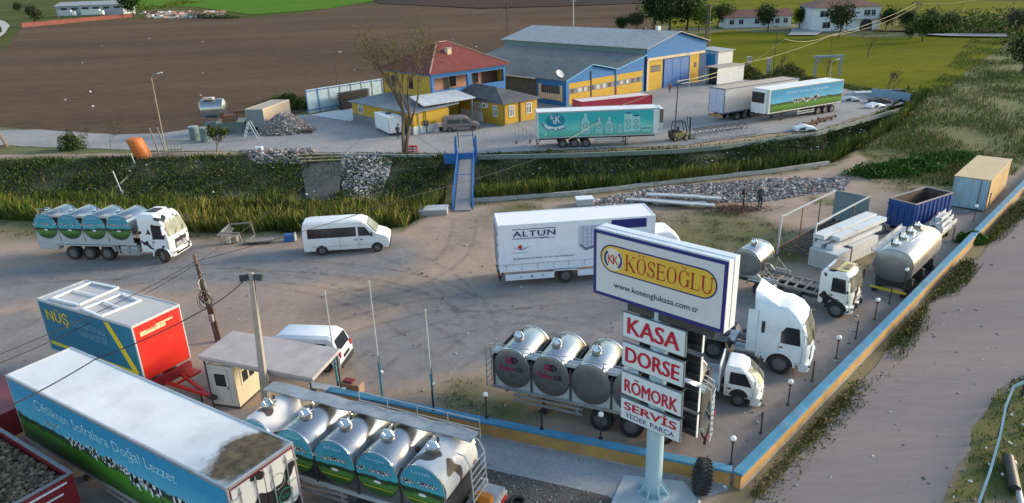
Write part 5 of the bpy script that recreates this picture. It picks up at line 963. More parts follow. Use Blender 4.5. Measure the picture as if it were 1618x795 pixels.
for a,w_,hh in ((10.05-.9+.9,.9,2.0),(10.95,.85,1.7)):
    z_=1.6; a-=.35; mb.add([(a,y_,z_),(a+w_,y_,z_),(a+w_,y_,z_+hh),(a,y_,z_+hh)],[(0,1,2,3)],BT); mb.box(a+.2,y_-.01,z_+hh,a+w_-.2,y_,z_+hh+.15,NAVY)
    for q in (.5,1.15): mb.path([(a+w_/2+.22*math.cos(2*math.pi*k/12),y_-.01,z_+q+.22*math.sin(2*math.pi*k/12)) for k in range(13)],.022,MATS['teal_outline'],4)
mb.build('carton_picture',art)
mb=MB(); mb.box(11.6,y_-.001,1.65,12.7,y_+.003,2.2,BT); text(mb,'günlük süt',(11.65,y_-.002,1.8),(1,0,0),(0,0,1),1.0,.28,MATS['logo_teal'],.04); mb.build('lettering',art)
mb=MB(); mb.box(13.6,.4,2.4,14.1,2.2,3.9,mat('unit_grey',(.10,.09,.10),.6)); mb.box(13.6,.2,1.6,14.0,2.4,2.3,LGREY); mb.box(13.6,.2,3.9,14.05,2.4,4.0,WHITE); mb.build('cooling_unit',S,bevel=.04)
undercarriage(S,13.6,2.6,(2.9,4.2,5.5),9.9,z=1.2); rear_bumper(S,.0,2.6,-1)
rd=at(919,161.5,4.0); rd2=at(1031,150,4.0); yw=math.degrees(math.atan2(rd2.y-rd.y,rd2.x-rd.x)); Lr=(rd2-rd).length
RT=box_trailer((rd.x,rd.y,0),yw,min(Lr,13.6),2.55,1.1,4.0,'crimson box trailer with pale roof behind the turquoise dairy trailer',body=paint('crimson_paint',(.33,.012,.045),.45),frame=paint('crimson_paint',(.33,.012,.045),.45),roof=mat('cream_roof',(.66,.56,.50),.6,0,.05,1,0,.3)); undercarriage(RT,Lr,2.55,(1.8,3.1),7.5,side=False,z=1.1)
D=box_trailer((32.05,87.25,0),28.5,13.6,2.6,1.2,4.1,'box trailer with meadow and cow picture along its side in the far yard')
mb=MB(); mb.box(.35,-.012,1.33,LT-.1,0,3.99,ARTP); art=mb.build('side_artwork',D); mb=MB(); text(mb,'Çiftlikten Sofralara Doğal Lezzet',(2.9,-.012,3.25),(1,0,0),(0,0,1),7.8,.45,MATS['pale_blue_print'],.01); mb.build('lettering',art)
mb=MB(); cow_art(mb,LT,.62,2.05,13,4.6,9.0,-.012); mb.build('cow_picture',art)
mb=MB(); mb.box(-.45,.25,1.25,0,2.35,4.0,WHITE); mb.box(-.47,.3,2.5,-.451,2.3,3.8,BLACK); mb.build('cooling_unit',D,bevel=.05); undercarriage(D,13.6,2.6,(9.4,10.7,12.0),3.0,z=1.2)
E_=box_trailer((27.08,88.82,0),29.9,13.6,2.6,1.15,4.2,'dusty beige box trailer with pale blue rear doors beside the cow trailer',body=mat('dusty_white_side',(.46,.46,.46),.7,0,.06,.6,0,.4,(.34,.3,.26)),roof=mat('brown_dust_roof',(.42,.36,.29),.9,0,.1,.8),frame=paint('slate_frame',(.12,.14,.22),.5))
rear_doors(E_,0,2.6,1.15,4.1,mat('pale_blue_door',(.50,.56,.68),.5),-1,WPRINT); mb=MB(); mb.box(-.06,.1,.6,-.0,2.5,.95,mat('yellow_red_board',(.45,.22,.08),.6)); mb.build('rear_board',E_); undercarriage(E_,13.6,2.6,(2.6,3.9,5.2),10,z=1.15)
# forklift
FL=thing('forklift',(18.7,79.3,0),8,'yellow and black forklift at the edge of the far yard beside the dairy trailer','forklift'); FY=paint('forklift_yellow',(.34,.27,.09),.5)
mb=MB(); mb.box(.0,.1,.35,1.9,1.15,.95,FY); mb.box(-.25,.1,.35,0,1.15,1.15,DARK); mb.box(.1,.2,.95,.75,1.05,1.25,DARK); mb.build('body',FL,bevel=.06)
mb=MB()
for y in (.15,1.05):
    mb.bar((.1,y,1.1),(.2,y,2.15),.07,.07,DARK); mb.bar((1.6,y,.9),(1.35,y,2.15),.07,.07,DARK); mb.bar((.2,y,2.15),(1.35,y,2.15),.07,.07,DARK)
for k in range(5): mb.bar((.2+k*.28,.15,2.15),(.2+k*.28,1.05,2.15),.04,.04,DARK)
mb.build('overhead_guard',FL)
mb=MB()
for y in (.25,.95): mb.box(1.95,y,.1,2.1,y+.1,2.6,DARK)
for z in (.4,1.4,2.5): mb.box(1.96,.351,z,2.09,.949,z+.1,DARK)
mb.build('mast',FL); mb=MB()
for y in (.3,.85): mb.box(2.1,y,.08,3.0,y+.1,.13,DARK); mb.box(2.1,y,.13,2.15,y+.1,.7,DARK)
mb.build('fork',FL)
for a,r_ in ((.25,.28),(1.55,.36)): wheel(FL,a,.0,r_,.22,rim=FY); wheel(FL,a,1.25,r_,.22,1,rim=FY)
mb=MB(); mb.box(.75,.35,.95,1.15,.9,1.1,BLACK); mb.box(.68,.35,1.1,.78,.9,1.6,BLACK); mb.build('seat',FL,bevel=.03)
# white box trailer beside the tree
WB=thing('insulated_box',(0,0,0),0,'small white insulated box body with roof hatch beside the bare tree','box body'); wp=at(622,219); WB.location=(wp.x-2.0,wp.y+1.6,0); WB.location=(-17.2,92.6,0); p0=Vector((-17.2,92.6)); p1=Vector((-14.04,86.74)); dd=p1-p0; WB.rotation_euler=(0,0,math.atan2(dd.y,dd.x)); Lw=min(dd.length,5.2)
mb=MB(); mb.box(0,0,.35,Lw,2.0,2.35,WHITE); mb.build('body',WB,bevel=.04); mb=MB(); mb.tube((Lw*.5,1.0,2.35),(Lw*.5,1.0,2.5),.38,DARK,n=16); mb.tube((Lw*.85,.8,2.35),(Lw*.85,.8,2.45),.25,LGREY,n=14); mb.build('roof_hatch',WB)
mb=MB(); mb.box(.2,.2,.2,Lw-.2,1.8,.345,DARK); 
for a in (.4,Lw-.5): 
    for b in (.25,1.65): mb.box(a,b,0,a+.12,b+.12,.2,DARK)
mb.build('skid',WB); mb=MB(); 
for q in (.02,1.94): mb.box(Lw-.01,q,.4,Lw+.02,q+.04,2.3,DARK)
mb.box(Lw-.01,.061,2.26,Lw+.02,1.939,2.3,DARK); mb.box(Lw+.0,1.2,1.2,Lw+.05,1.3,1.5,DARK); mb.build('door_seal',WB)
# ================= SIGN, WALLS, YARD FURNITURE
SG=thing('sign_pylon',(5.07,21.22,0),-43.4,'tall pylon sign with big lightbox and four stacked white panels over the pavement','sign')
def panel_box(name,x0,x1,z0,z1,y0,y1,facem,edgem,border=None,bw=.1,by=None):
    mb=MB(); mb.box(x0,y0,z0,x1,y1,z1,edgem); o=mb.build(name,SG,bevel=.015)
    if facem:
        m2=MB(); b=bw if border else .03; m2.box(x0+b,y0-.012,z0+b,x1-b,y0-.001,z1-b,facem); f=m2.build('face_panel',o)
        if border:
            m3=MB(); m3.box(x0+.01,y0-.016,z0+.01,x0+b,y0-.002,z1-.01,border); m3.box(x1-b,y0-.016,z0+.01,x1-.01,y0-.002,z1-.01,border); m3.box(x0+b,y0-.016,z0+.01,x1-b,y0-.002,z0+b,border); m3.box(x0+b,y0-.016,z1-b,x1-b,y0-.002,z1-.01,border); m3.build('border',o)
    return o
SF=mat('sign_face_grey',(.56,.58,.62),.35,0,.03); SE=paint('sign_casing_white',(.66,.72,.76),.35,dirt=.3)
X0,X1,Z0,Z1=-2.76,2.21,7.6,10.0
sb=panel_box('lightbox',X0,X1,Z0,Z1,-.36,.36,SF,SE,NAVY,.13)
mb=MB(); mb.box(X0-.02,-.02,Z0-.01,X1+.02,.02,Z1+.02,SE); mb.box(X0+.01,-.34,Z1,X1-.01,-.30,Z1+.015,GALV); mb.build('casing_seam',sb)
# oval badge
def oval(mb,cx,cz,hx,hz_,y,m,n=16):
    pts=[]
    for k in range(n+1): a=math.pi/2+math.pi*k/n; pts.append((cx-hx+hz_+hz_*math.cos(a),y,cz+hz_*math.sin(a)))
    for k in range(n+1): a=-math.pi/2+math.pi*k/n; pts.append((cx+hx-hz_+hz_*math.cos(a),y,cz+hz_*math.sin(a)))
    mb.add(pts,[tuple(range(len(pts)))],m)
mb=MB(); oval(mb,-.28,9.08,2.18,.50,-.378,NAVY); oval(mb,-.28,9.08,2.13,.45,-.382,GOLD)
def disc(mb,cx,cz,r,y,m,n=26): mb.add([(cx+r*math.cos(2*math.pi*k/n),y,cz+r*math.sin(2*math.pi*k/n)) for k in range(n)],[tuple(range(n))],m)
mb.build('gold_badge',sb)
mb=MB(); cx,cz_=-1.93,9.06; disc(mb,cx,cz_,.40,-.384,mat('pale_ring',(.66,.62,.52),.4))
for s_,a0 in ((-1,math.pi*.72),(1,-math.pi*.28)):
    pts=[(cx+r*math.cos(a0+k*math.pi*.56/10),-.389,cz_+r*math.sin(a0+k*math.pi*.56/10)) for r,ks in ((.37,range(11)),(.29,range(10,-1,-1))) for k in ks]; mb.add(pts,[tuple(range(len(pts)))],NAVY)
text(mb,'K',(cx-.20,-.384,cz_-.16),(1,0,0),(0,0,1),.22,.32,REDPR,.02,n=.008); text(mb,'K',(cx+.00,-.384,cz_-.16),(1,0,0),(0,0,1),.22,.32,REDPR,.02,n=.012); mb.build('round_emblem',sb)
# serif lettering built glyph by glyph
mb=MB(); RL=REDPR
def serif_word(mb,word,x,z,w,h,y,m):
    adv={'K':1.05,'Ö':1.0,'S':.78,'E':.86,'O':1.0,'Ğ':1.02,'L':.84,'U':1.02}; tot=sum(adv[c] for c in word); k=w/tot
    t=.15*k*.9; th=.06*h; st=.055*h
    def bar(x0,z0,x1,z1): mb.add([(x0,y,z0),(x1,y,z0),(x1,y,z1),(x0,y,z1)],[(0,1,2,3)],m)
    def serif(xc,zz): bar(xc-t*1.15,zz,xc+t*1.15,zz+st)
    def ell(cx,cz,rx,rz,a0,a1,thick,thin,n=26):
        P=[];Q=[]
        for i in range(n+1):
            a=a0+(a1-a0)*i/n; c,s=math.cos(a),math.sin(a); wd=thin+(thick-thin)*abs(c)**1.3
            P.append((cx+rx*c,y,cz+rz*s)); Q.append((cx+(rx-wd)*c,y,cz+(rz-min(wd,thin*1.4))*s))
        vs=P+Q; mb.add(vs,[(i,i+1,n+2+i,n+1+i) for i in range(n)],m)
    cx=x
    for c in word:
        a=adv[c]*k; L0=cx+.10*a; Rr=cx+.92*a; mid=(L0+Rr)/2
        if c=='K':
            s0=L0+t; bar(s0-t/2,z,s0+t/2,z+h); serif(s0,z); serif(s0,z+h-st)
            mb.add([(s0+t/2,y-.001,z+h*.42),(s0+t/2,y-.001,z+h*.50),(Rr-t*.5,y-.001,z+h-st),(Rr-t*.9,y-.001,z+h-st)],[(0,1,2,3)],m); serif(Rr-t*.8,z+h-st)
            mb.add([(s0+t*1.0,y-.002,z+h*.52),(s0+t*1.9,y-.002,z+h*.60),(Rr+t*.1,y-.002,z+st),(Rr-t*1.1,y-.002,z+st)],[(0,1,2,3)],m); serif(Rr-t*.4,z)
        elif c in 'ÖO':
            ell(mid,z+h/2,(Rr-L0)/2,h*.52,0,2*math.pi,t,th*.55)
            if c=='Ö':
                for s_ in (-1,1): disc(mb,mid+s_*t*1.2,z+h*1.17,t*.55,y,m,12)
        elif c=='S':
            w2=(Rr-L0)/2*.92; ell(mid,z+h*.745,w2,h*.265,math.pi*.12,math.pi*1.45,t*.75,th*.8); ell(mid,z+h*.265,w2,h*.28,-math.pi*.88,math.pi*.45,t*.8,th*.8)
            mb.add([(mid-w2*.85,y-.001,z+h*.62),(mid-w2*.2,y-.001,z+h*.63),(mid+w2*.85,y-.001,z+h*.40),(mid+w2*.2,y-.001,z+h*.36)],[(0,1,2,3)],m)
            bar(L0,z+.02*h,L0+th*.7,z+h*.3); bar(Rr-th*.9,z+h*.7,Rr-th*.2,z+h*.98)
        elif c in 'EL':
            s0=L0+t*.9; bar(s0-t/2,z,s0+t/2,z+h); serif(s0,z); serif(s0,z+h-st); bar(s0,z,Rr,z+st); bar(Rr-th*.6,z,Rr,z+h*.26)
            if c=='E': bar(s0,z+h-st,Rr-t*.2,z+h); bar(Rr-t*.2-th*.6,z+h*.78,Rr-t*.2,z+h); bar(s0,z+h*.5,Rr-t*.9,z+h*.5+st); bar(Rr-t*.9-th*.5,z+h*.4,Rr-t*.9,z+h*.65)
        elif c=='Ğ':
            ell(mid,z+h/2,(Rr-L0)/2,h*.52,math.pi*.2,math.pi*1.80,t,th*.6); bar(Rr-t*1.1,z+h*.06,Rr-t*.1,z+h*.42); serif(Rr-t*.6,z+h*.42); bar(Rr-th*.8,z+h*.7,Rr-th*.1,z+h*.95)
            ell(mid,z+h*1.24,t*1.5,h*.14,math.pi,2*math.pi,th*.6,th*.6)
        elif c=='U':
            s0=L0+t*.8; s1=Rr-t*.5; bar(s0-t/2,z+h*.3,s0+t/2,z+h); serif(s0,z+h-st); bar(s1-th*.35,z+h*.3,s1+th*.35,z+h); serif(s1,z+h-st); ell((s0-t/2+s1+th*.35)/2,z+h*.31,(s1+th*.35-s0+t/2)/2,h*.33,math.pi,2*math.pi,t*.9,th)
        cx+=a
serif_word(mb,'KÖSEOĞLU',-1.48,8.79,3.25,.56,-.392,mat('deep_red_print',(.36,.008,.012),.4,0,.02)); mb.build('shop_name',sb)
mb=MB(); text(mb,'www.koseoglukasa.com.tr',(-1.88,-.376,7.98),(1,0,0),(0,0,1),3.2,.27,mat('dark_web_print',(.02,.03,.05),.4),.02); mb.build('web_address',sb)
CRM=mat('crimson_sign_print',(.45,.008,.035),.4,0,.02); PF=mat('sign_face_pale',(.60,.66,.70),.35,0,.03)
for (z0,z1,ws) in ((6.30,7.26,(('KASA',.62,.18,CRM,2.0,.07),)),(5.16,6.12,(('DORSE',.58,.2,CRM,2.1,.07),)),(4.0,4.94,(('RÖMORK',.62,.15,CRM,2.12,.045),)),(2.96,3.86,(('SERVİS',.42,.45,CRM,2.1,.08),('YEDEK PARÇA',.25,.08,mat('violet_black_print',(.06,.02,.12),.4),2.0,.01)))):
    pb=panel_box('name_panel',-1.5,.95,z0,z1,-.36,-.27,PF,mat('panel_edge_blue_grey',(.10,.14,.17),.5),None)
    mb=MB()
    for s_,hh,off,m_,w_,bo in ws: text(mb,s_,(-.275-w_/2,-.372,z0+off),(1,0,0),(0,0,1),w_,hh,m_,bo)
    mb.build('lettering',pb)
    b2=panel_box('rear_name_panel',-1.2,1.2,z0,z1,.27,.36,None,BLACK); m3=MB(); m3.box(-1.2,.361,z0+.02,1.2,.372,z1-.02,PF); m3.build('face_panel',b2); 
    m3=MB(); m3.box(1.202,.262,z0-.005,1.225,.375,z1+.005,SE); m3.build('panel_edge',b2)
PIL=paint('pale_blue_pillar',(.34,.50,.57),.35,dirt=.2)
mb=MB(); mb.tube((-.22,0,0),(-.22,0,7.6),.31,PIL,n=32,caps=False); mb.build('pillar',SG,smooth=40)
mb=MB()
for z in (3.2,3.7,4.3,4.8,5.4,5.9,6.5,7.1): mb.box(-1.3,-.27,z,-.5,-.2,z+.08,DARK); mb.box(.05,.2,z,1.2,.27,z+.08,DARK); mb.bar((-.9,-.25,z+.04),(-.9,.26,z+.04),.06,.06,DARK); mb.bar((.8,-.25,z+.04),(.8,.26,z+.04),.06,.06,DARK)
mb.box(-1.35,-.3,7.3,1.9,-.22,7.598,DARK); mb.box(-1.35,.22,7.3,1.9,.3,7.598,DARK); mb.build('bracket',SG)
mb=MB(); mb.tube((-.22,0,.05),(-.22,0,.12),.62,PIL,n=32)
for k in range(8):
    a=2*math.pi*k/8+.2; mb.T=Matrix.Translation((-.22,0,.12))@Matrix.Rotation(a,4,'Z'); mb.add([(.3,-.02,0),(.58,-.02,0),(.58,-.02,.06),(.31,-.02,.4),(.3,.02,0),(.58,.02,0),(.58,.02,.06),(.31,.02,.4)],[(0,1,2,3),(7,6,5,4),(0,4,5,1),(1,5,6,2),(2,6,7,3),(3,7,4,0)],PIL); mb.tube((.5,.14,0),(.5,.14,.07),.04,GALV,n=6)
mb.T=None; mb.build('base_flange',SG,smooth=40)
pad=MB(); pc=[at(986,752),at(1080,762),at(1110,800),at(1085,850),at(950,830)]; pad.prism([(p.x,p.y) for p in pc],'z',.0,.05,mat('pad_concrete',(.42,.46,.48),.9,0,.1,2,.2,.3,(.3,.3,.3))); struct(pad.build('sign_footing_slab'))
# perimeter walls
def wall(name,p,q,h,label,th=.28):
    t=thing(name,(p[0],p[1],0),0,label,'wall'); d=Vector((q[0]-p[0],q[1]-p[1],0)); Lw_=d.length; t.rotation_euler=(0,0,math.atan2(d.y,d.x))
    WY=mat('ochre_wall_paint',(.42,.245,.08),.85,0,.15,1.2,.2,.85,(.24,.17,.11),dscale=1.1); WB_=mat('coping_blue',(.05,.22,.36),.65,0,.18,1.5,.1,.75,(.20,.25,.27),dscale=1.6)
    mb=MB(); n=max(1,int(Lw_/2.5))
    mb.box(0,-th,0,Lw_,0,h-.10,WY); mb.build('painted_wall',t)
    mb=MB(); mb.box(-.03,-th-.05,h-.10,Lw_+.03,.06,h,WB_); mb.build('coping',t,bevel=.012)
    mb=MB(); mb.box(0,-th-.04,0,Lw_,-th-.001,.06,CONC); mb.build('footing',t); return t
WC=(7.95,21.85)
wall('yard_front_wall',(-8.6,28.45),(7.92,21.83),.725,'ochre front wall with blue coping running behind the pylon sign')
wall('yard_side_wall',(7.95,21.55),(60,74.2),.72,'long ochre side wall with blue coping beside the asphalt road')
def post_lamp(p,label,grp):
    t=thing('bollard_lamp',(p[0],p[1],.72),0,label,'lamp',grp); mb=MB(); mb.tube((0,0,0),(0,0,1.0),.03,BLACK,n=8); mb.tube((0,0,0),(0,0,.04),.09,BLACK,n=10); mb.tube((0,0,.98),(0,0,1.04),.07,BLACK,n=10); mb.build('post',t)
    mb=MB(); mb.ball((0,0,1.14),.115,LAMP,14,9); mb.build('lamp_globe',t,smooth=80)
lampdesc=[(1155,733,'globe lamp at the corner of the front and side walls'),(1245,640,'second globe lamp from the corner on the side wall, opposite the small white pickup'),(1321,567,'third globe lamp from the corner on the side wall, past the tractor unit'),(1382,505,'globe lamp on the side wall beside the cow patched cab'),(1428,455,'globe lamp on the side wall beside the long oval tank'),(1475,410,'globe lamp on the side wall near the beam cart'),(1538,350,'globe lamp on the side wall in front of the pale blue container'),(769,660,'leftmost globe lamp on the front wall'),(949,693,'globe lamp on the front wall just left of the pylon')]
for x_,y_,l_ in lampdesc: 
    g=at(x_,y_,.72)
    post_lamp((g.x,g.y),l_,'globe lamps on the yard walls')
for x_,y_,l_ in ((1202,685,'short bare post on the side wall nearest the corner'),(1283,602,'short bare post on the side wall by the tractor unit front'),(1352,535,'short bare post on the side wall between the third and fourth globe lamps'),(1405,480,'short bare post on the side wall at the near end of the oval tank'),(1452,430,'short bare post on the side wall at the middle of the oval tank'),(1505,380,'short bare post on the side wall by the grey beam cart'),(1562,325,'short bare post on the side wall beside the container'),(856,678,'short bare post on the front wall between its two globe lamps'),(685,648,'short bare post on the front wall beside the right flagpole')):
    g=at(x_,y_,.72); t=thing('wall_post',(g.x,g.y,.72),0,l_,'post','bare posts on the yard walls'); mb=MB(); mb.tube((0,0,0),(0,0,1.0),.035,BLACK); mb.build('post',t); mb=MB(); mb.tube((0,0,0),(0,0,.04),.08,BLACK,n=10); mb.build('base_plate',t)
# wire mesh posts further along side wall
# flag poles
for (bx,by,hh,lean,l_) in ((535,615,5.1,0,'left flagpole partly hidden by the kiosk canopy'),(605,632,6.0,.0,'middle and tallest bare flagpole behind the front wall'),(686,652,5.1,0,'right bare flagpole behind the front wall')):
    g=at(bx,by); t=thing('flagpole',(g.x,g.y,0),0,l_,'flagpole','bare flagpoles at the front wall'); mb=MB(); mb.tube((0,0,0),(0,0,2.0),.055,paint('flagpole_teal',(.03,.20,.30),.5),r1=.05,n=10); mb.build('lower_sleeve',t)
    mb=MB(); mb.tube((0,0,2.0),(0,0,hh),.035,LGREY,r1=.022,n=8); mb.ball((0,0,hh),.04,LGREY,8,5); mb.tube((.04,0,1.3),(.04,0,2.3),.02,DARK); mb.build('upper_pole',t); mb=MB(); mb.ball((.09,-.02,1.5),.08,LAMP); mb.build('lamp_globe',t,smooth=80)
# gate barrier/tyre/leaning tyre
TY=thing('leaning_tractor_tyre',(6.72,21.35,0),-5,'worn tractor tyre leaning at the front wall beside the pylon','tyre')
mb=MB(); n=32; r=.66; wd=.42
mb.T=Matrix.Translation((0,.05,r*.97))@Matrix.Rotation(R(12),4,'Y')@Matrix.Rotation(R(90),4,'Z')
def tr(k,t_): return [(r*k*math.cos(2*math.pi*i/n),t_*wd-wd/2,r*k*math.sin(2*math.pi*i/n)) for i in range(n)]
mb.loft([tr(.62,.1),tr(.8,0),tr(.97,.08),tr(1,.3),tr(1,.7),tr(.97,.92),tr(.8,1),tr(.62,.9),tr(.6,.5),tr(.62,.1)],TYRE,False); mb.build('tyre_carcass',TY,smooth=50)
m2=MB(); 
for i in range(26):
    a=2*math.pi*i/26
    for s_ in (-1,1):
        m2.T=mb.T@Matrix.Rotation(a+(.06 if s_>0 else -.06),4,'Y'); m2.add([(r*1.0,0,-.05),(r*1.045,0,-.05),(r*1.045,0,.02),(r*1.0,0,.02),(r*.97,s_*wd*.46,.06),(r*1.03,s_*wd*.46,.06),(r*1.03,s_*wd*.46,.12),(r*.97,s_*wd*.46,.12)],[(0,1,2,3),(7,6,5,4),(0,4,5,1),(1,5,6,2),(2,6,7,3),(3,7,4,0)],TYRE)
m2.T=None; m2.build('tread_lug',TY)
for i,(x_,y_) in enumerate(((1104,792),(1137,762),(1145,768))):
    g=at(x_,y_,.05); mb=MB(); mb.rock((0,0,.04),.11,PWHITE); o_=mb.build('stone'); o_.location=(g.x,g.y,0); tag(o_,('white stone at the foot of the leaning tyre','pale stone between the tyre and the wall corner','pale stone right at the wall corner')[i],'stone','stones by the wall corner')
g=at(818,793); t=thing('discarded_tyre',(g.x,g.y-.15,0),0,'dark tyre lying flat on the gravel at the bottom edge','tyre'); mb=MB(); n=24
mb.loft([[(k*math.cos(2*math.pi*i/n),k*math.sin(2*math.pi*i/n),z) for i in range(n)] for k,z in ((.18,.05),(.26,.01),(.33,.06),(.34,.16),(.27,.21),(.18,.17))],TYRE,False); mb.build('tyre_ring',t,smooth=60); mb=MB(); mb.tube((0,0,.01),(0,0,.03),.17,DARK,n=16); mb.build('dark_hub',t)
# kiosk
kx=at(*(300+290/3.6125,440+742/3.6125)); kl=at(300+140/3.6125,440+712/3.6125); kr=at(300+445/3.6125,440+600/3.6125)
dk_=(kl-kx); dr_=(kr-kx); ang=math.degrees(math.atan2(dr_.y,dr_.x)); Lk=2.3; Wk=1.45
KI=thing('guard_kiosk',(kx.x,kx.y,0),ang,'guard kiosk with warm light and cool shade painted on, a window and door panel under the flat canopy','kiosk')
KC=mat('kiosk_lit_cream',(.52,.47,.33),.7,0,.06,1.5,0,.35,(.35,.28,.18)); KW=mat('kiosk_shaded_white',(.48,.52,.53),.6,0,.05,1.5,0,.3)  # warm sunlight painted into the walls, cool shade into the left end
mb=MB(); mb.box(0,0,.08,Lk,.06,1.05,KC); mb.box(0,0,1.051,.45,.06,2.15,KC); mb.box(1.9,0,1.051,Lk,.06,2.15,KC); mb.box(.451,0,1.95,1.899,.06,2.15,KC); mb.box(Lk-.06,.061,.08,Lk,Wk,2.15,KC); mb.box(.06,Wk-.06,.08,Lk-.061,Wk,2.15,KC); mb.build('cream_wall',KI)
mb=MB(); mb.box(-.01,.061,.08,.05,Wk+.01,2.15,KW); mb.box(-.03,-.03,.0,Lk+.03,Wk+.03,.079,DARK); mb.build('end_panel',KI)
mb=MB(); mb.box(-.04,.35,.25,-.011,1.2,2.0,KW); dd_=mb.build('door',KI); mb=MB(); mb.box(-.05,.48,1.1,-.041,1.05,1.75,GLASS); mb.box(-.052,.44,1.06,-.0421,1.09,1.1,PWHITE); mb.box(-.052,.44,1.75,-.0421,1.09,1.79,PWHITE); mb.build('door_window',dd_); mb=MB(); mb.box(-.08,.38,1.0,-.041,.42,1.12,DARK); mb.build('handle',dd_)
win(KI,.47,.03,1.08,1.4,.84,frame=BEIGE,bars=2)
mb=MB(); mb.box(.04,.1,.1,Lk-.1,Wk-.1,.12,DARK); mb.build('floor',KI)
CNO=thing('kiosk_canopy',(0,0,0),0,'flat grey canopy slab on thin posts over the guard kiosk','canopy')
ca_=[at(300+x_/3.6125,440+y_/3.6125,2.75) for x_,y_ in ((45,440),(245,298),(860,400),(700,572))]
CS=mat('canopy_dusty_slab',(.40,.37,.36),.85,0,.12,1.2,.1,.5,(.22,.19,.17),dscale=.7); base=ca_[0].copy(); CNO.location=(base.x,base.y,0)
mb=MB(); mb.prism([(p.x-base.x,p.y-base.y) for p in ca_],'z',2.6,2.75,CS); mb.build('roof_slab',CNO,bevel=.02)
cen=sum((p for p in ca_),Vector())/4; 
for p in (ca_[0],ca_[3],ca_[2]): q=p.lerp(cen,.07); mb=MB(); mb.tube((q.x-base.x,q.y-base.y,0),(q.x-base.x,q.y-base.y,2.6),.04,DARK); mb.build('post',CNO)
mb=MB(); a_2=ca_[0].lerp(ca_[3],.02)-base; b_2=ca_[0].lerp(ca_[3],.98)-base; mb.bar((a_2.x,a_2.y,2.57),(b_2.x,b_2.y,2.57),.05,.06,GALV); mb.build('edge_rail',CNO)
g=at(548,612,.3); t=thing('cardboard_box',(g.x-.3,g.y,0),-20,'brown cardboard box with a red item on top beside the canopy','box'); mb=MB(); mb.box(0,0,0,1.0,.5,.55,mat('cardboard',(.30,.22,.15),.9)); mb.build('box_body',t,bevel=.01); mb=MB(); mb.box(.1,.1,.551,.6,.4,.64,DRED); mb.build('red_parcel',t)
g=at(505,612,.3); t=thing('grey_bench',(g.x-.5,g.y-.2,0),-20,'low grey bench under the right end of the kiosk canopy','bench'); mb=MB(); mb.box(0,0,.42,1.8,.45,.48,LGREY); mb.build('seat',t); 
for a in (.1,1.6): mb=MB(); mb.box(a,.04,0,a+.08,.4,.42,DARK); mb.build('leg',t)
# ---- poles and cables
cp=Vector((-10.95,26.5,0)); t=thing('floodlight_pole',tuple(cp),0,'tapering concrete pole with two black floodlights behind the kiosk','lamp pole')
mb=MB(); ph=7.3; ltop=Vector((.38,.12,ph)); mb.loft([[(a,b,0) for a,b in ((-.17,-.17),(.17,-.17),(.17,.17),(-.17,.17))],[(ltop.x+a,ltop.y+b,ph) for a,b in ((-.08,-.08),(.08,-.08),(.08,.08),(-.08,.08))]],mat('pole_concrete',(.30,.28,.25),.9,0,.12,3,.2,.3,(.2,.18,.15))); mb.build('concrete_post',t,bevel=.015)
for s_,a in ((-1,20),(1,-15)):
    mb=MB(); mb.T=Matrix.Translation(ltop+Vector((s_*.28,-.1,-.18)))@Matrix.Rotation(R(a),4,'Z')@Matrix.Rotation(R(-25),4,'X'); mb.box(-.18,-.06,-.13,.18,.07,.13,BLACK); mb.box(-.15,-.075,-.10,.15,-.06,.10,GLASS); mb.T=None; mb.tube(ltop+Vector((0,0,-.15)),ltop+Vector((s_*.22,-.08,-.18)),.02,BLACK); mb.build('floodlight',t)
mb=MB(); mb.path([(.19,-.1,.2),(.24,0,2),(.3,.02,3.8),(.36,.05,5.2),ltop+Vector((.1,0,-.2))],.018,WIRE); mb.build('down_cable',t)
wp_=Vector((-16.3,34.8,0)); t=thing('wooden_cable_pole',tuple(wp_),0,'leaning wooden pole with a tangle of coiled cable between the red trailer and the kiosk','pole')
mb=MB(); mb.tube((0,0,0),(-.35,.1,5.1),.13,WOOD,r1=.09,n=10); mb.tube((.18,0,0),(.05,.0,2.2),.08,WOOD,n=8); mb.build('wooden_post',t,smooth=50)
mb=MB()
for k in range(14):
    cz_=2.9+random.uniform(-.5,.6); r=random.uniform(.22,.42); a0=random.uniform(0,3); tl=random.uniform(-.7,.7); pts=[]
    for i in range(19): a=2*math.pi*i/18; v=Matrix.Rotation(a0,3,'Z')@Vector((r*math.cos(a),random.uniform(-.02,.02)+tl*.15*math.sin(a),r*1.1*math.sin(a))); pts.append((-.15+v.x,-.12+v.y,cz_+v.z))
    mb.path(pts,random.choice((.014,.02)),random.choice((WIRE,WIRE,GALV)),5)
for k in range(3): mb.path([(-.3+.06*k,.0,4.6),(-.05-.1*k,-.15,4.0),(-.1,-.1,3.2),(.0,-.1,1.6)],.016,WIRE,5)
mb.box(-.1,-.3,1.3,.1,-.1,1.7,GALV); mb.build('cable_coil',t)
def cable(pts,sag,label,r=.018,m=WIRE,seg=14,name='overhead_cable',grp=None):
    mb=MB(); P=[]
    for i,(a,b) in enumerate(zip(pts[:-1],pts[1:])):
        a=Vector(a);b=Vector(b); s_=sag[i] if isinstance(sag,(list,tuple)) else sag
        for k in range(seg+(i==len(pts)-2)): u_=k/seg; v=a.lerp(b,u_); v.z-=4*s_*u_*(1-u_); P.append(v)
    mb.path(P,r,m,5); return tag(mb.build(name,recalc=False),label,'cable',grp)
wt=wp_+Vector((-.33,.09,4.7)); ct=cp+ltop
far1=at(850,250,1.2)
cable([at(-40,575,4.2),wt],.25,'thin cable from the left picture edge to the wooden cable pole')
cable([at(-40,590,3.6),wt+Vector((0,0,-.15))],.3,'lower thin cable from the left edge to the wooden cable pole')
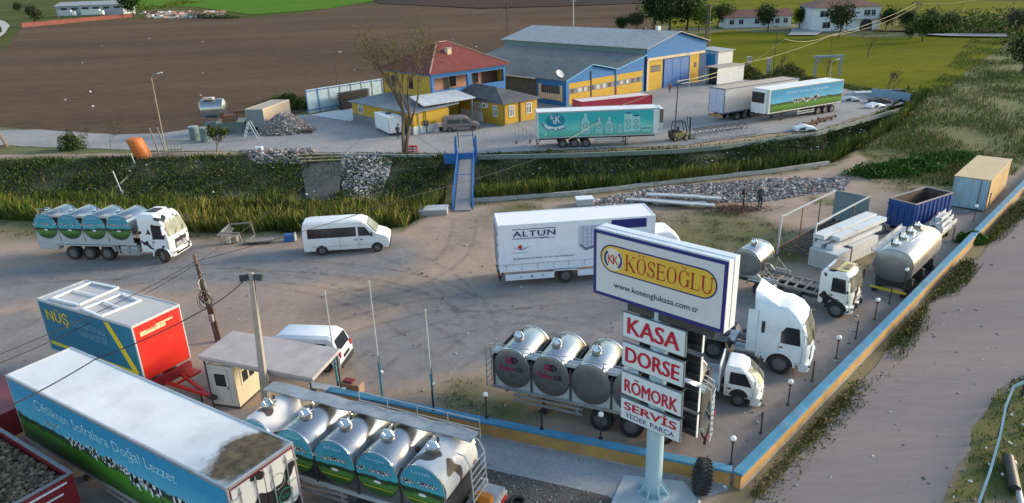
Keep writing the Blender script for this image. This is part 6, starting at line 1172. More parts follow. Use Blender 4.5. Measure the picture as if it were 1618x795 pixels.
cable([wt,at(650,310,4.5),far1],.15,'long cable from the wooden pole across the ditch to the far bank',r=.02)
cable([wt+Vector((0,0,-.1)),at(575,215,5.0)],.3,'cable from the wooden pole towards the bare tree across the ditch',r=.014)
cable([at(20,640,5.0),at(150,568,5.2),at(330,485,6.6),ct+Vector((-.1,0,-.1))],[.05,.12,.12],'thick black cable passing above the foreground trailer to the floodlight pole',r=.024)
l3=at(1065,225); 
def lamp_post(px_,py_,h_,top,label,name='street_lamp',m=GALV,arm=.9,z=0,r=.07):
    g=at(px_,py_,z); t=thing(name,(g.x,g.y,z),0,label,'street lamp'); tp=at(top[0],top[1],z+h_); dx=Vector((tp.x-g.x,tp.y-g.y)); 
    if dx.length>1.2: dx=dx.normalized()*1.0
    mb=MB(); mb.tube((0,0,0),(dx.x,dx.y,h_),r,m,r1=r*.65); mb.build('post',t); mb=MB(); mb.path([(dx.x,dx.y,h_-.1),(dx.x+arm*.5,dx.y-.1,h_+.3),(dx.x+arm,dx.y-.2,h_+.35)],.04,m); mb.build('arm',t)
    mb=MB(); mb.loft([[(dx.x+arm+a,dx.y-.2+b,h_+.30+c) for a,b,c in ((0,-.12,0),(0,.12,0),(0,.1,.12),(0,-.1,.12))],[(dx.x+arm+.6+a,dx.y-.3+b,h_+.42+c) for a,b,c in ((0,-.12,0),(0,.12,0),(0,.1,.1),(0,-.1,.1))]],LAMP); mb.build('lamp_head',t); return t
lamp_post(262,238,8.6,(240,120),'leaning street lamp beside the path at the ploughed field',m=mat('lamp_post_pale',(.33,.27,.2),.8))
lamp_post(533,135,5.6,(529,84),'distant street lamp standing in the ploughed field behind the fence',r=.06,m=DARK)
lamp_post(891,122,4,(1,1),'x') if 0 else None
lamp_post(1088,142,5.5,(1086,118),'slim street lamp before the blue door of the main hall',m=LGREY,arm=-.7,r=.06)
lamp_post(1311,128,3.2,(1310,104),'small street lamp behind the meadow picture trailer',m=LGREY,arm=.6,r=.06)
t=thing('service_pole',(l3.x,l3.y,0),0,'dark service pole beside the forklift carrying two yellowish wires','pole'); mb=MB(); mb.tube((0,0,0),(.15,0,6.8),.08,DARK,r1=.06); mb.build('post',t); mb=MB(); mb.tube((.15,0,6.6),(.15,0,6.9),.1,LGREY); mb.bar((-.2,0,6.5),(.5,0,6.5),.06,.06,DARK); mb.build('insulator',t)
g=at(1086,178); t=thing('thin_stake',(g.x-.2,g.y,0),0,'thin pale stake standing in the far yard right of the forklift','pole'); g2=at(1085,225); t.location=(g2.x,g2.y,0); mb=MB(); mb.tube((0,0,0),(.1,0,5.0),.035,LGREY); mb.build('post',t); mb=MB(); mb.box(-.1,-.1,0,.1,.1,.06,DARK); mb.build('foot_plate',t)
YW_=mat('yellow_cable_sheath',(.40,.36,.20),.7,0,.1)
top3=l3+Vector((.15,0,6.8))
def farpole(px_,py_,h_,label,r=.12,m=DARK,cross=True,grp=None,lat=False):
    g=at(px_,py_); t=thing('utility_pole',(g.x,g.y,0),0,label,'utility pole',grp)
    mb=MB()
    if lat:
        for a,b in ((-.5,-.5),(.5,-.5),(.5,.5),(-.5,.5)): mb.bar((a,b,0),(a*.35,b*.35,h_),.12,.12,m)
        for k in range(int(h_)): f=lambda z:.5*(1-.65*z/h_); z=k; a=f(z); mb.bar((-a,-a,z),(f(z+1),-f(z+1),z+1),.08,.08,m); mb.bar((a,-a,z),(a*1.0,a,z),.07,.07,m); mb.bar((-a,-a,z),(-a,a,z),.07,.07,m)
    else: mb.tube((0,0,0),(0,0,h_),r,m,r1=r*.7)
    mb.build('post',t)
    if cross:
        mb=MB()
        for z in ((h_-.3,h_-1.6) if cross is True else cross): mb.bar((-1.2,0,z),(1.2,0,z),.14,.14,m); 
        for a in (-1.1,-.5,.5,1.1): mb.tube((a,0,h_-.25),(a,0,h_+.1),.07,mat('insulator',(.2,.12,.1),.5))
        mb.build('crossarm',t)
    return g
pA=farpole(803,70,11.3,'lattice utility pole behind the workshop roofs, left one',lat=True,m=mat('brown_steel',(.10,.06,.05),.8))
pB=farpole(906,42,10.5,'pale utility pole far behind the main hall roof',m=LGREY,r=.2)
pC=at(1115,100); farpole(1115,100,11.5,'dark lattice utility pole at the right end of the main hall',lat=True,m=DARK,cross=(11.2,9,7.8))
p1_=farpole(1221,122,10.5,'thin dark pole left of the long farm building in the green field',r=.07,cross=False)
p2_=farpole(1308,115,6.6,'thin pole with insulator behind the meadow picture trailer',r=.06,cross=False,m=DARK)
p3_=farpole(1440,62,9.0,'weathered wooden pole among the shrubs beyond the white house',r=.18,m=WOOD)
p4_=farpole(1243,78,1.0,'x',r=.05,cross=False) if 0 else at(1241,105)
cable([top3,at(1165,102,4.5),p2_+Vector((0,0,6.5)),p3_+Vector((0,0,8.6)),at(1570,-8,9)],[.3,.5,.6,1.0],'upper yellowish wire from the service pole to the top right corner',r=.032,m=YW_)
cable([top3+Vector((0,0,-.3)),at(1165,110,4.0),at(1240,62,8),at(1308,57,6.6),p3_+Vector((0,0,7.9))],[.3,.3,.6,1.2],'lower yellowish wire dipping over the green field',r=.03,m=YW_)
cable([top3,at(985,165,4.2),at(895,222,1.8)],[.2,.2],'yellowish wire running down from the service pole past the dairy trailer',r=.03,m=YW_)
fr_=at(0,185,6); g=at(12,233); t=thing('timber_pole',(g.x,g.y,0),0,'leaning timber pole beside the path at the left edge','pole'); mb=MB(); mb.tube((0,0,0),(-2.3,0,7.5),.14,mat('timber_brown',(.24,.15,.08),.9),r1=.1); mb.build('post',t); mb=MB(); mb.bar((-3.4,0,.15),(0,0,.25),.2,.2,MATS['timber_brown']); mb.build('ground_brace',t)
# ---- footbridge with its blue gate
BB=paint('bridge_blue',(.025,.15,.42),.5,dirt=.3)
n0=(at(716,330)+at(745,325))*.5; f0=Vector((-4.6,74.5,0)); FB=thing('footbridge',(n0.x,n0.y,0),0,'narrow concrete footbridge with blue truss sides crossing the reed ditch','bridge'); d_=f0-n0; FB.rotation_euler=(0,0,math.atan2(d_.y,d_.x)-math.pi/2); Lb=d_.length
mb=MB(); mb.box(-.62,-1.2,.0,.72,Lb+2,.14,mat('bridge_deck_cement',(.25,.25,.255),.85,0,.1,1,0,.3)); mb.build('deck',FB)
for s_ in (-.78,.88):
    mb=MB(); mb.bar((s_,-.3,.12),(s_,Lb,.12),.14,.2,BB); mb.bar((s_,0,1.0),(s_,Lb,1.0),.07,.07,BB); mb.bar((s_,0,.55),(s_,Lb,.55),.05,.05,BB); mb.bar((s_,-.9,-.1),(s_,0,1.0),.1,.1,BB)
    for k in range(int(Lb/1.5)+1): mb.bar((s_,k*1.5,.1),(s_,k*1.5,1.0),.06,.06,BB); mb.bar((s_,k*1.5,.1),(s_,min(Lb,k*1.5+1.5),1.0),.05,.05,BB)
    mb.build('truss_side',FB)
mb=MB(); mb.bar((-.8,7,1.0),(.9,7,1.0),.06,.06,BB); mb.bar((-.8,7.0,-2.0),(-.8,7,.0),.12,.12,BB); mb.bar((.9,7.0,-2.0),(.9,7,.0),.12,.12,BB); mb.build('support',FB)
BG=thing('bridge_gate',(f0.x,f0.y,0),0,'blue steel gate frame with wide blue board at the far end of the footbridge','gate')
mb=MB(); mb.box(-1.1,-.1,0,-.85,.15,2.25,BB); mb.box(.95,-.1,0,1.2,.15,2.25,BB); mb.box(-1.15,1.6,0,-.95,1.8,2.2,BB); mb.box(1.0,1.6,0,1.2,1.8,2.2,BB); mb.build('gate_post',BG)
mb=MB(); mb.box(-2.3,-.22,-.35,1.15,-.11,.75,BB); mb.build('blue_board',BG)
mb=MB(); mb.bar((-.75,1.7,1.0),(-.85,1.9,3.2),.07,.07,DARK); mb.bar((.85,1.7,1.0),(.8,1.9,3.2),.07,.07,DARK); mb.bar((-.85,1.9,3.2),(.8,1.9,3.2),.07,.07,DARK); mb.bar((-.8,1.8,2.2),(.85,1.8,2.2),.06,.06,BB)
for k in range(8): mb.bar((-.75+k*.21,1.85,2.25),(-.78+k*.21,1.9,3.15),.015,.015,GALV)
for k in range(4): mb.bar((-.8,1.85,2.4+k*.2),(.82,1.85,2.4+k*.2),.015,.015,GALV)
mb.build('mesh_panel',BG)
g=at(690,335); t=thing('concrete_abutment',(-7.5,55.6,-.6),0,'low concrete block wall at the near end of the footbridge','wall'); mb=MB(); mb.box(0,0,0,2.3,1.4,1.0,CONC); mb.build('block',t,bevel=.03); mb=MB(); mb.box(-.03,-.03,1.0,2.33,1.43,1.08,LGREY); mb.build('cap_slab',t)
def kerbline(name,pts,w_,h_,m,label,z=0):
    mb=MB()
    for p,q in zip(pts[:-1],pts[1:]): p=Vector(p);q=Vector(q); mb.bar((p.x,p.y,z+h_/2),(q.x,q.y,z+h_/2),w_,h_,m)
    o=mb.build(name); tag(o,label,'wall'); return o
kerbline('ditch_kerb_wall',[(-3.2,58.9),(6,60),(13,62),(25,65),(31,67)],.3,.35,CONC,'low concrete ditch edge wall along the rubble strip right of the footbridge')
kerbline('bank_kerb_wall',[at(410,243),at(640,247),at(690,247)],.25,.3,CONC,'low concrete kerb along the far path left of the bridge gate',-.1)
kerbline('yard_ledge_wall',[at(755,249),at(900,246),at(1060,240),at(1140,233),at(1290,212),at(1350,195),at(1442,168)],.3,.45,mat('ledge_concrete',(.20,.23,.20),.9),'concrete ledge along the ditch side of the far yard',-.2)
# ---- right yard: container, skip, beams, frame, oval tank
CO=thing('weathered_container',(36.39,51.53,0),47,'weathered pale blue container with rusty seams and sand coloured roof at the far wall end','container'); CB=corr('container_pale_blue',(.30,.46,.56),.6,'Y',2.2,.5,.1,.6,(.30,.20,.12)); CBY=corr('container_sand_side',(.46,.33,.16),.7,'X',2.2,.5,.1,.5,(.3,.2,.1)); CRF=mat('container_roof_sand',(.50,.40,.24),.8,0,.06,1,0,.3,(.4,.3,.2))
mb=MB(); mb.box(0,0,.1,7.9,2.42,2.45,CBY); mb.build('side_wall',CO); mb=MB(); mb.box(-.05,.0,.1,-.001,1.2,2.42,CB); mb.box(-.05,1.22,.1,-.001,2.42,2.42,CB); mb.build('door_leaf',CO)
mb=MB(); mb.box(-.1,-.06,2.452,8.0,2.48,2.52,CRF); mb.build('roof',CO,bevel=.02); mb=MB(); 
for y in (.0,.6,1.21,1.8,2.38): mb.box(-.09,y-.02,.15,-.051,y+.03,2.4,RUST if y in (0,.6) else CB)
mb.build('lock_bar',CO)
SK=thing('blue_skip',(28.5,47.38,0),31,'open dark blue hook-lift skip with ribbed sides before the weathered container','skip'); SB=paint('skip_blue',(.012,.06,.24),.5,dirt=.3); L_,Wd_=4.7,2.0
mb=MB(); mb.box(0,0,.25,L_,.06,2.15,SB); mb.box(0,Wd_-.06,.25,L_,Wd_,2.15,SB); mb.box(0,.061,.25,.06,Wd_-.061,2.15,SB); mb.box(L_-.06,.061,.25,L_,Wd_-.061,2.15,SB); mb.box(.061,.061,.25,L_-.061,Wd_-.061,.32,RUST); mb.build('shell',SK)
mb=MB(); IR=mat('skip_inner_rust',(.10,.065,.05),.9,0,.3,3); mb.box(.061,.0605,.33,L_-.061,.07,2.12,IR); mb.box(.061,Wd_-.07,.33,L_-.061,Wd_-.0605,2.12,IR); mb.box(.0605,.071,.33,.07,Wd_-.071,2.12,IR); mb.box(L_-.07,.071,.33,L_-.0605,Wd_-.071,2.12,IR); mb.build('inner_lining',SK)
mb=MB(); RG=mat('worn_rim',(.28,.26,.26),.7)
for y in (-.03,Wd_-.06): mb.box(-.03,y,2.15,L_+.03,y+.09,2.22,RG)
for x_ in (-.03,L_-.06): mb.box(x_,.061,2.15,x_+.09,Wd_-.061,2.22,RG)
mb.build('top_rim',SK); mb=MB()
for k in range(9): x_=.2+k*.52; mb.box(x_,-.06,.3,x_+.1,-.001,2.1,SB)
for k in range(4): y=.2+k*.5; mb.box(-.06,y,.3,-.001,y+.1,1.7,SB)
mb.box(-.1,.0,1.75,-.002,Wd_,1.87,SB); mb.box(.1,.3,0,L_-.1,.45,.249,DARK); mb.box(.1,Wd_-.45,0,L_-.1,Wd_-.3,.249,DARK); mb.build('rib',SK)
c=lambda x_,y_,z=0: at(1220+x_/3.975,230+y_/3.975,z)
# oval tank
p0=c(690,720,1.8); OT=thing('oval_tank',(22.0,37.75,0),45.5,'long oval stainless tank lying beside the side wall with four hatches','tank')
n=40; ry,rz_=1.08,.98; cz_=1.75; Lt=5.5
def ov(x_,k): return [(x_,ry*k*math.copysign(abs(math.cos(2*math.pi*i/n))**.8,math.cos(2*math.pi*i/n)),cz_+rz_*k*math.copysign(abs(math.sin(2*math.pi*i/n))**.8,math.sin(2*math.pi*i/n))) for i in range(n)]
WST=mat('warm_steel',(.56,.52,.47),.33,.9,.12,1.2,.05,.3,(.3,.25,.2))
mb=MB(); mb.loft([ov(-.12,.05),ov(-.11,.5),ov(-.06,.88),ov(-.0,.985)],STEELD,True); mb.loft([ov(0,.985),ov(.03,1),ov(Lt-.03,1),ov(Lt,.985)],WST,False); mb.loft([ov(Lt,.985),ov(Lt+.06,.88),ov(Lt+.11,.5),ov(Lt+.12,.05)],STEELD,True); tb=mb.build('tank_shell',OT,smooth=35)
for k in range(4): manhole(tb,.9+k*1.35,.25,cz_+rz_-.02,.22)
mb=MB(); mb.box(.1,.85,2.35,Lt,1.3,2.4,GALV); mb.box(.1,1.28,2.3,Lt,1.34,2.55,GALV); mb.bar((.1,1.0,2.4),(-.0,1.2,1.2),.06,.06,GALV); mb.build('walkway',OT); mb=MB(); mb.bar((1.8,-.2,2.72),(3.3,-.25,2.72),.1,.05,GALV); mb.path([(4.2,-.6,2.5),(4.4,0,2.8),(4.9,.3,2.75),(4.8,-.7,2.4)],.03,BLACK); mb.build('dip_pipe',OT)
mb=MB()
for a in (.6,2.6,4.7): mb.box(a,-1.0,.2,a+.15,1.0,.95,DARK)
mb.box(-.2,-.9,.0,Lt+.2,-.7,.2,DARK); mb.box(-.2,.7,0,Lt+.2,.9,.2,DARK); mb.build('cradle',OT); mb=MB(); mb.box(-.35,-1.0,.28,-.25,1.0,.38,YPRINT); mb.build('yellow_bumper',OT)
# steel deck frame with rails
g1=c(30,680);g2=c(215,750);g3=c(350,510); dx_=(g2-g1); dy_=(g3-g1); 
yawf=math.degrees(math.atan2((g3-g1).y,(g3-g1).x)); Lf=(c(350,510)-g1).length+.6; 
SD=thing('steel_deck_frame',(g1.x,g1.y,0),yawf,'rusty slatted trailer deck frame with tall rails and a grey end board','deck frame'); Wf=2.45
mb=MB(); mb.box(0,-.08,.35,Lf,.0,.5,RUST); mb.box(0,-Wf,.35,Lf,-Wf+.08,.5,RUST)
k=.05
while k<Lf: mb.box(k,-Wf+.081,.4,k+.12,-.081,.48,mat('old_slat',(.08,.065,.06),.9,0,.3)); k+=.36
mb.bar((.2,-Wf+.2,.5),(1.2,-.4,.5),.08,.05,RUST); mb.build('slatted_deck',SD)
mb=MB()
for y in (-.04,-Wf+.04):
    mb.bar((0,y,0),(0,y,2.65),.11,.11,LGREY); mb.bar((0,y,2.65),(Lf-.1,y,2.7),.09,.07,LGREY)
    for a in (Lf*.37,Lf*.7): mb.bar((a,y,.5),(a,y,2.66),.06,.06,RUST if y<-1 or 1 else LGREY)
mb.build('side_rail',SD); mb=MB(); mb.box(Lf,-Wf,.15,Lf+.06,.05,2.65,mat('grey_end_board',(.13,.19,.22),.6,0,.1,1,0,.3)); mb.build('end_board',SD)
for a in (.5,Lf*.5,Lf-.5):
    for y in (-.1,-Wf+.02): mb=MB(); mb.box(a,y,0,a+.1,y+.1,.35,RUST); mb.build('leg',SD)
# white beam stack
b0=c(225,760); b1=c(350,790); BSx=(c(605,430,2.1)-c(270,575,2.1)); yb=math.degrees(math.atan2(BSx.y,BSx.x)); Lbm=BSx.length
bo=c(225,745,0)
WBM=paint('white_box_beam',(.60,.64,.66),.5,dirt=.45)
beams=[]
lab=['large square end box at the bottom of the white beam stack','middle left beam of the white stack','middle right beam of the white stack','upper left wide beam on top of the white stack','upper right wide beam on top of the white stack','slim beam between the layers of the white stack','long beam lying on the ground right of the white stack','pale block supporting the rear of the white stack']
spec=[(.0,0,0,1.6,1.9,1.15),(.3,.1,1.17,Lbm-.3,.45,.32),(.5,.8,1.17,Lbm-.8,.5,.3),(0.2,.0,1.8,Lbm-.1,.75,.28),(.9,.82,1.72,Lbm-.8,.6,.26),(.3,.25,1.51,Lbm-.4,.5,.18),(1.5,-1.0,.0,Lbm-1.2,.35,.3),(2.2,.2,0,3.2,1.5,1.1)]
for (sx,sy,sz,l_,w_,h_),lb in zip(spec,lab):
    t=thing('steel_beam',(0,0,0),yb+(4 if 'ground' in lb else random.uniform(-1.5,1.5)),lb,'beam','beams of the white stack'); off=Matrix.Rotation(R(yb),3,'Z')@Vector((sx,-sy-w_,0)); t.location=(bo.x+off.x,bo.y+off.y,sz)
    mb=MB(); th=.05; mb.box(0,0,0,l_,th,h_,WBM); mb.box(0,w_-th,0,l_,w_,h_,WBM); mb.box(.0,th+.001,h_-th,l_,w_-th-.001,h_-.001,WBM); mb.box(0,th+.001,.001,l_,w_-th-.001,th,WBM); mb.build('beam_shell',t)
    mb=MB(); mb.box(.02,th+.002,th+.002,.04,w_-th-.002,h_-th-.002,WBM if h_<.5 else LGREY); mb.build('end_plate',t)
# beam cart right of skip
g=c(960,560,.7); cg=c(990,540,.6); BC=thing('beam_cart',(cg.x,cg.y,0),45,'low flat cart between the oval tank and the blue skip','cart'); mb=MB(); mb.box(-1.2,-.8,.45,2.4,.8,.55,BEIGE); mb.box(-.6,-.2,.551,-.3,.1,.75,DARK); mb.build('flat_bed',BC)
for a in (-.8,1.6): wheel(BC,a,-.8,.25,.15); wheel(BC,a,.8,.25,.15,1)
for k,(a,b,z,l_,lb) in enumerate(((.4,-.7,.56,3.0,'lowest pale beam of the small pile on the flat cart'),(.5,-.2,.56,2.9,'second pale beam of the small pile on the flat cart'),(.4,-.6,.86,2.9,'third pale beam of the small pile on the flat cart'),(.7,-.15,.86,2.6,'grey upper beam of the small pile on the flat cart'),(.9,-.4,1.16,2.3,'topmost pale channel on the flat cart pile'))):
    t=thing('pale_beam',(0,0,0),45+random.uniform(-4,4),lb,'beam','beams on the flat cart'); off=Matrix.Rotation(R(45),3,'Z')@Vector((a,b,0)); t.location=(cg.x+off.x,cg.y+off.y,z); mb=MB(); mb.box(0,0,0,l_,.4,.05,WBM); mb.box(0,0,.051,l_,.05,.28,WBM); mb.box(0,.35,.051,l_,.4,.28,WBM); mb.build('channel',t); mb=MB(); mb.box(.02,.051,.051,.05,.349,.25,LGREY); mb.build('end_plate',t)
sf=c(640,560); t=thing('rusty_trestle',(sf.x,sf.y,0),20,'dark rusty trestle frame between the white beams and the blue skip','trestle'); mb=MB(); mb.bar((0,0,0),(.6,0,1.1),.07,.07,RUST); mb.bar((1.2,0,0),(.5,.1,1.2),.07,.07,RUST); mb.bar((.4,1.2,0),(.6,0,1.1),.07,.07,RUST); mb.bar((-1,0.1,.6),(1.4,.2,1.0),.07,.07,RUST); mb.build('trestle_frame',t); mb=MB(); mb.box(-.2,-.1,0,1.4,.3,.08,DARK); mb.build('foot_beam',t)
# frame bench and blue crate left
g=at(352,388); t=thing('scrap_steel_bench',(g.x,g.y,0),3,'rusty steel frame with sagging sheet at the reed edge beside the minibus','frame'); SGR=mat('old_grey_steel',(.22,.21,.18),.8,0,.25,4,0,.3,(.12,.08,.05))
mb=MB(); F_=[((0,0,0),(0,0,1.0)),((1.5,-.2,0),(1.4,-.2,1.0)),((0,0,1.0),(1.4,-.2,1.0)),((.3,1.3,.3),(.3,1.3,1.2)),((2.1,1.2,.3),(1.9,1.2,1.3)),((.3,1.3,1.2),(1.9,1.2,1.3)),((0,0,1.0),(.3,1.3,1.2)),((1.5,-.2,0),(2.1,1.2,.3))]
for p,q in F_: mb.bar(p,q,.09,.09,SGR)
mb.build('steel_frame',t); mb=MB(); mb.add([(-.4,.2,.75),(.5,.1,.65),(.7,1.2,.95),(-.1,1.3,1.05)],[(0,1,2,3)],SGR); mb.box(.2,.2,.1,1.0,.8,.55,SGR); mb.box(.25,.1,.1,.6,.2,.6,BEIGE); mb.build('sagging_sheet',t)
g=at(388,388); t=thing('wooden_pallet_board',(g.x,g.y,0),5,'flat grey board on small blocks right of the scrap frame','board'); mb=MB(); mb.box(0,0,.18,1.9,.8,.25,SGR); mb.build('board',t); mb=MB()
for a in (.1,1.2): mb.box(a,.1,0,a+.5,.5,.18,DARK)
mb.build('support_block',t)
g=at(449,383); t=thing('blue_crate',(g.x,g.y,0),5,'small blue crate with pale side at the reed edge left of the minibus','crate'); mb=MB(); mb.box(0,0,0,.75,.5,.55,BLUEP); mb.build('crate_body',t,bevel=.03); mb=MB(); mb.box(.752,0,.02,.86,.5,.6,LGREY); mb.build('side_panel',t)
# ---- far left junk
g=at(345,215)
ST=thing('steel_vessel',(at(322,215).x,at(322,215).y,0),8,'upright rounded steel vessel on rusty frame behind the small roadside tree','vessel'); 
mb=MB(); n=24; 
def vr(x_,k): return [(x_,1.3+1.25*k*math.cos(2*math.pi*i/n),3.3+1.25*k*math.sin(2*math.pi*i/n)) for i in range(n)]
mb.loft([vr(-.3,.1),vr(-.2,.6),vr(.1,.95),vr(.4,1),vr(2.6,1),vr(2.9,.95),vr(3.1,.6),vr(3.2,.1)],STEEL); mb.build('vessel_shell',ST,smooth=40); mb=MB(); mb.box(.5,.6,4.5,1.8,1.6,4.75,mat('pinkish_foil',(.5,.4,.38),.5)); mb.build('lid',ST)
mb=MB(); mb.box(2.6,-.2,1.6,4.4,1.0,2.5,RUST); mb.box(1.8,.1,1.5,5.4,1.9,1.75,BEIGE); mb.box(4,1,2.5,5.2,1.6,2.9,RUST); mb.box(.1,.2,0,5.2,2.2,1.5,mat('teal_grey_tank',(.12,.17,.18),.7,0,.3,2)); mb.build('rusty_base',ST)
for i,(x_,y_,l_) in enumerate(((309,222,'left teal grey drum before the steel vessel'),(326,224,'right teal grey drum before the steel vessel'))): g=at(x_,y_); t=thing('drum',(g.x,g.y,0),0,l_,'drum','drums before the steel vessel'); mb=MB(); mb.tube((0,0,0),(0,0,1.75),.6,MATS['teal_grey_tank'],n=20); mb.build('drum_shell',t,smooth=40); mb=MB(); mb.tube((0,0,1.75),(0,0,1.82),.63,GALV,n=20); mb.build('drum_lid',t)
g=at(388,222); t=thing('white_step_frame',(g.x,g.y,0),0,'pale stepped steel frame leaning left of the gravel heap','frame'); mb=MB()
for y in (0,.8): mb.bar((-.3,y,0),(.6,y,2.3),.1,.1,LGREY); mb.bar((1.6,y,0),(.7,y,2.3),.1,.1,LGREY)
mb.build('side_leg',t); mb=MB()
for k in range(4): mb.bar((-.1+k*.2,0,.5+k*.5),(-.1+k*.2,.8,.5+k*.5),.08,.08,LGREY); mb.bar((1.4-k*.2,0,.5+k*.5),(-.1+k*.2,0,.5+k*.5),.07,.07,LGREY)
mb.build('rung',t)
a_=at(404,208); b_=at(447,190); yw=math.degrees(math.atan2(b_.y-a_.y,b_.x-a_.x)); OS=box_trailer((a_.x+1.8,a_.y-1.2,0),yw,min((b_-a_).length,8)-.3,2.5,.8,3.1,'old beige box body without cab behind the gravel heap','box body','old_box_body',body=mat('old_beige_side',(.42,.35,.26),.8,0,.08,1,0,.45,(.25,.2,.15)),roof=MATS['brown_dust_roof'],frame=BEIGE)
mb=MB(); mb.box(-.03,.05,.8,-.001,2.45,3.05,mat('grey_box_end',(.20,.22,.23),.7)); mb.build('rear_panel',OS); wheel(OS,1.5,.05,.45,.3); wheel(OS,5.5,.05,.45,.3); wheel(OS,1.5,2.45,.45,.3,1); wheel(OS,5.5,2.45,.45,.3,1)
OT_=thing('orange_skip_tank',(at(224,250).x,at(224,250).y+.6,-.6),10,'upright leaning orange tank body on the bank beside the leaning lamp','tank'); mb=MB(); OM=paint('orange_paint',(.52,.13,.015),.5); n=18
rg=lambda x_,k,zz: [(-.45*x_+.9*k*math.cos(2*math.pi*i/n),.9*k*math.sin(2*math.pi*i/n)+.2*x_,.5+x_*1.25) for i in range(n)]
mb.loft([rg(-.1,.3,0),rg(0,.9,0),rg(.2,1,.0),rg(1.6,1,.1),rg(1.8,.9,.1),rg(1.9,.3,.1)],OM); mb.build('orange_shell',OT_,smooth=40); mb=MB(); 
for k in (.3,.9,1.5): mb.loft([rg(k,1.0,.03),rg(k,1.04,.03),rg(k+.08,1.04,.03),rg(k+.08,1.0,.03)],MATS['orange_paint'],False)
mb.build('rib_band',OT_); mb=MB(); mb.bar((-.6,-.5,-.6),(-.6,-.5,.6),.1,.1,GALV); mb.bar((.6,.4,-.6),(.6,.4,.6),.1,.1,GALV); mb.build('stand',OT_)
g=at(262,242); t=thing('steel_gate_frame',(g.x-.8,g.y,0),0,'grey steel rack frame standing beside the leaning lamp','frame'); mb=MB()
mb.bar((0,0,0),(-.5,0,3.0),.12,.12,SGR); mb.bar((.8,0,0),(.4,0,3.1),.12,.12,SGR); mb.build('upright',t); mb=MB()
for k in range(5): mb.bar((1.2+k*.4,0,0),(1.2+k*.4,0,1.5),.06,.06,SGR)
mb.bar((1.1,0,1.5),(2.9,0,1.5),.07,.07,SGR); mb.bar((1.1,0,.4),(2.9,0,.4),.07,.07,SGR); mb.build('rack',t)
for i,(a,b,l_) in enumerate((((182,275),(192,300),'short grey stake in the reeds of the ditch'),((212,250),(219,270),'short stake below the orange tank'))): 
    p=at(*b,-1.2); t=thing('ditch_stake',(p.x,p.y,-1.8),0,l_,'stake','stakes on the ditch bank'); mb=MB(); mb.bar((0,0,0),(-.5,.1,2.6),.1,.1,GALV); mb.build('stake',t); mb=MB(); mb.box(-.1,-.1,.3,.1,.1,.5,GALV); mb.build('collar',t)
p=at(190,290,-1.2); q=at(232,252,-.6); mb=MB(); mb.bar(p,q,.1,.1,SGR); tag(mb.build('leaning_pipe'),'long pipe lying up the ditch bank below the orange tank','pipe')
# box on the path edge, tile stack, traffic barriers
g=at(408,241); t=thing('white_cube_box',(g.x,g.y,0),0,'small white cabinet at the path edge left of the rubble','cabinet'); mb=MB(); mb.box(-.4,0,0,.45,.6,.6,WHITE); mb.build('cabinet_body',t,bevel=.02); mb=MB(); mb.box(.15,-.02,.1,.4,-.001,.5,DARK); mb.build('dark_door',t)
g=at(450,213); t=thing('dark_timber_stack',(g.x,g.y,0),8,'low dark timber stack in front of the gravel heap','timber'); mb=MB(); 
for k in range(3): mb.box(.0+k*.1,-.3,.05+k*.17,3.6-k*.1,.4,.2+k*.17,DARK if k%2 else WOOD)
mb.build('timber',t); mb=MB(); mb.box(.3,-.3,0,.5,.4,.05,WOOD); mb.box(3,-.3,0,3.2,.4,.05,WOOD); mb.build('bearer',t)
for i,(x_,l_) in enumerate(((649,'left red and white plastic barrier beside the bare tree foot'),(656,'right red and white plastic barrier beside the bare tree foot'))):
    g=at(x_,241); t=thing('plastic_barrier',(g.x,g.y,0),0,l_,'barrier','red and white barriers'); mb=MB(); mb.box(-.28,0,0,.28,.35,.75,REDP); mb.build('red_body',t,bevel=.04); mb=MB(); mb.box(-.2,-.02,.15,.2,.0-.001,.3,WPRINT); mb.box(-.2,-.02,.45,.2,-.001,.58,WPRINT); mb.build('white_stripe',t)
for i,(x_,y_,l_) in enumerate(((842,228,'bare steel trolley frame left of the dairy trailer rear'),)):
    g=at(x_,y_); t=thing('steel_trolley',(g.x-2.0,g.y+.3,0),0,l_,'trolley'); mb=MB()
    for k in range(5):
        for y in (0,.9): mb.bar((k*.45,y,.2),(k*.45,y,.2+2.3*(1-k*.15)),.035,.035,GALV)
    mb.bar((0,0,2.4),(1.9,0,1.2),.035,.035,GALV); mb.bar((0,.9,2.4),(1.9,.9,1.2),.035,.035,GALV); mb.bar((0,0,.25),(1.9,0,.25),.05,.05,GALV); mb.bar((0,.9,.25),(1.9,.9,.25),.05,.05,GALV); mb.build('wire_frame',t)
    for a in (.1,1.7): wheel(t,a,-.02,.12,.06); wheel(t,a,.92,.12,.06,1)
# steel lattice beams and scrap at the far yard edge
for i,(a,b,l_) in enumerate((((1095,217),(1180,205),'dark lattice girder lying along the far yard edge right of the forklift'),((1100,227),(1205,214),'pale lattice girder lying on the ledge of the far yard'))):
    p=at(*a);q=at(*b); t=thing('lattice_girder',(p.x,p.y,0),math.degrees(math.atan2((q-p).y,(q-p).x)),l_,'girder','girders at the far yard edge'); Lg=(q-p).length; m_=DARK if i==0 else GALV; mb=MB()
    for y,z in ((0,.15),(.7,.15),(0,.8),(.7,.8)): mb.bar((0,y,z),(Lg,y,z),.08,.08,m_)
    mb.build('chord',t); mb=MB(); k=0
    while k<Lg-.8: mb.bar((k,0,.15),(k+.5,0,.8),.05,.05,m_); mb.bar((k+.5,0,.8),(k+1,0,.15),.05,.05,m_); mb.bar((k,.0,.8),(k+.5,.7,.8),.05,.05,m_); k+=1
    mb.build('lacing',t)
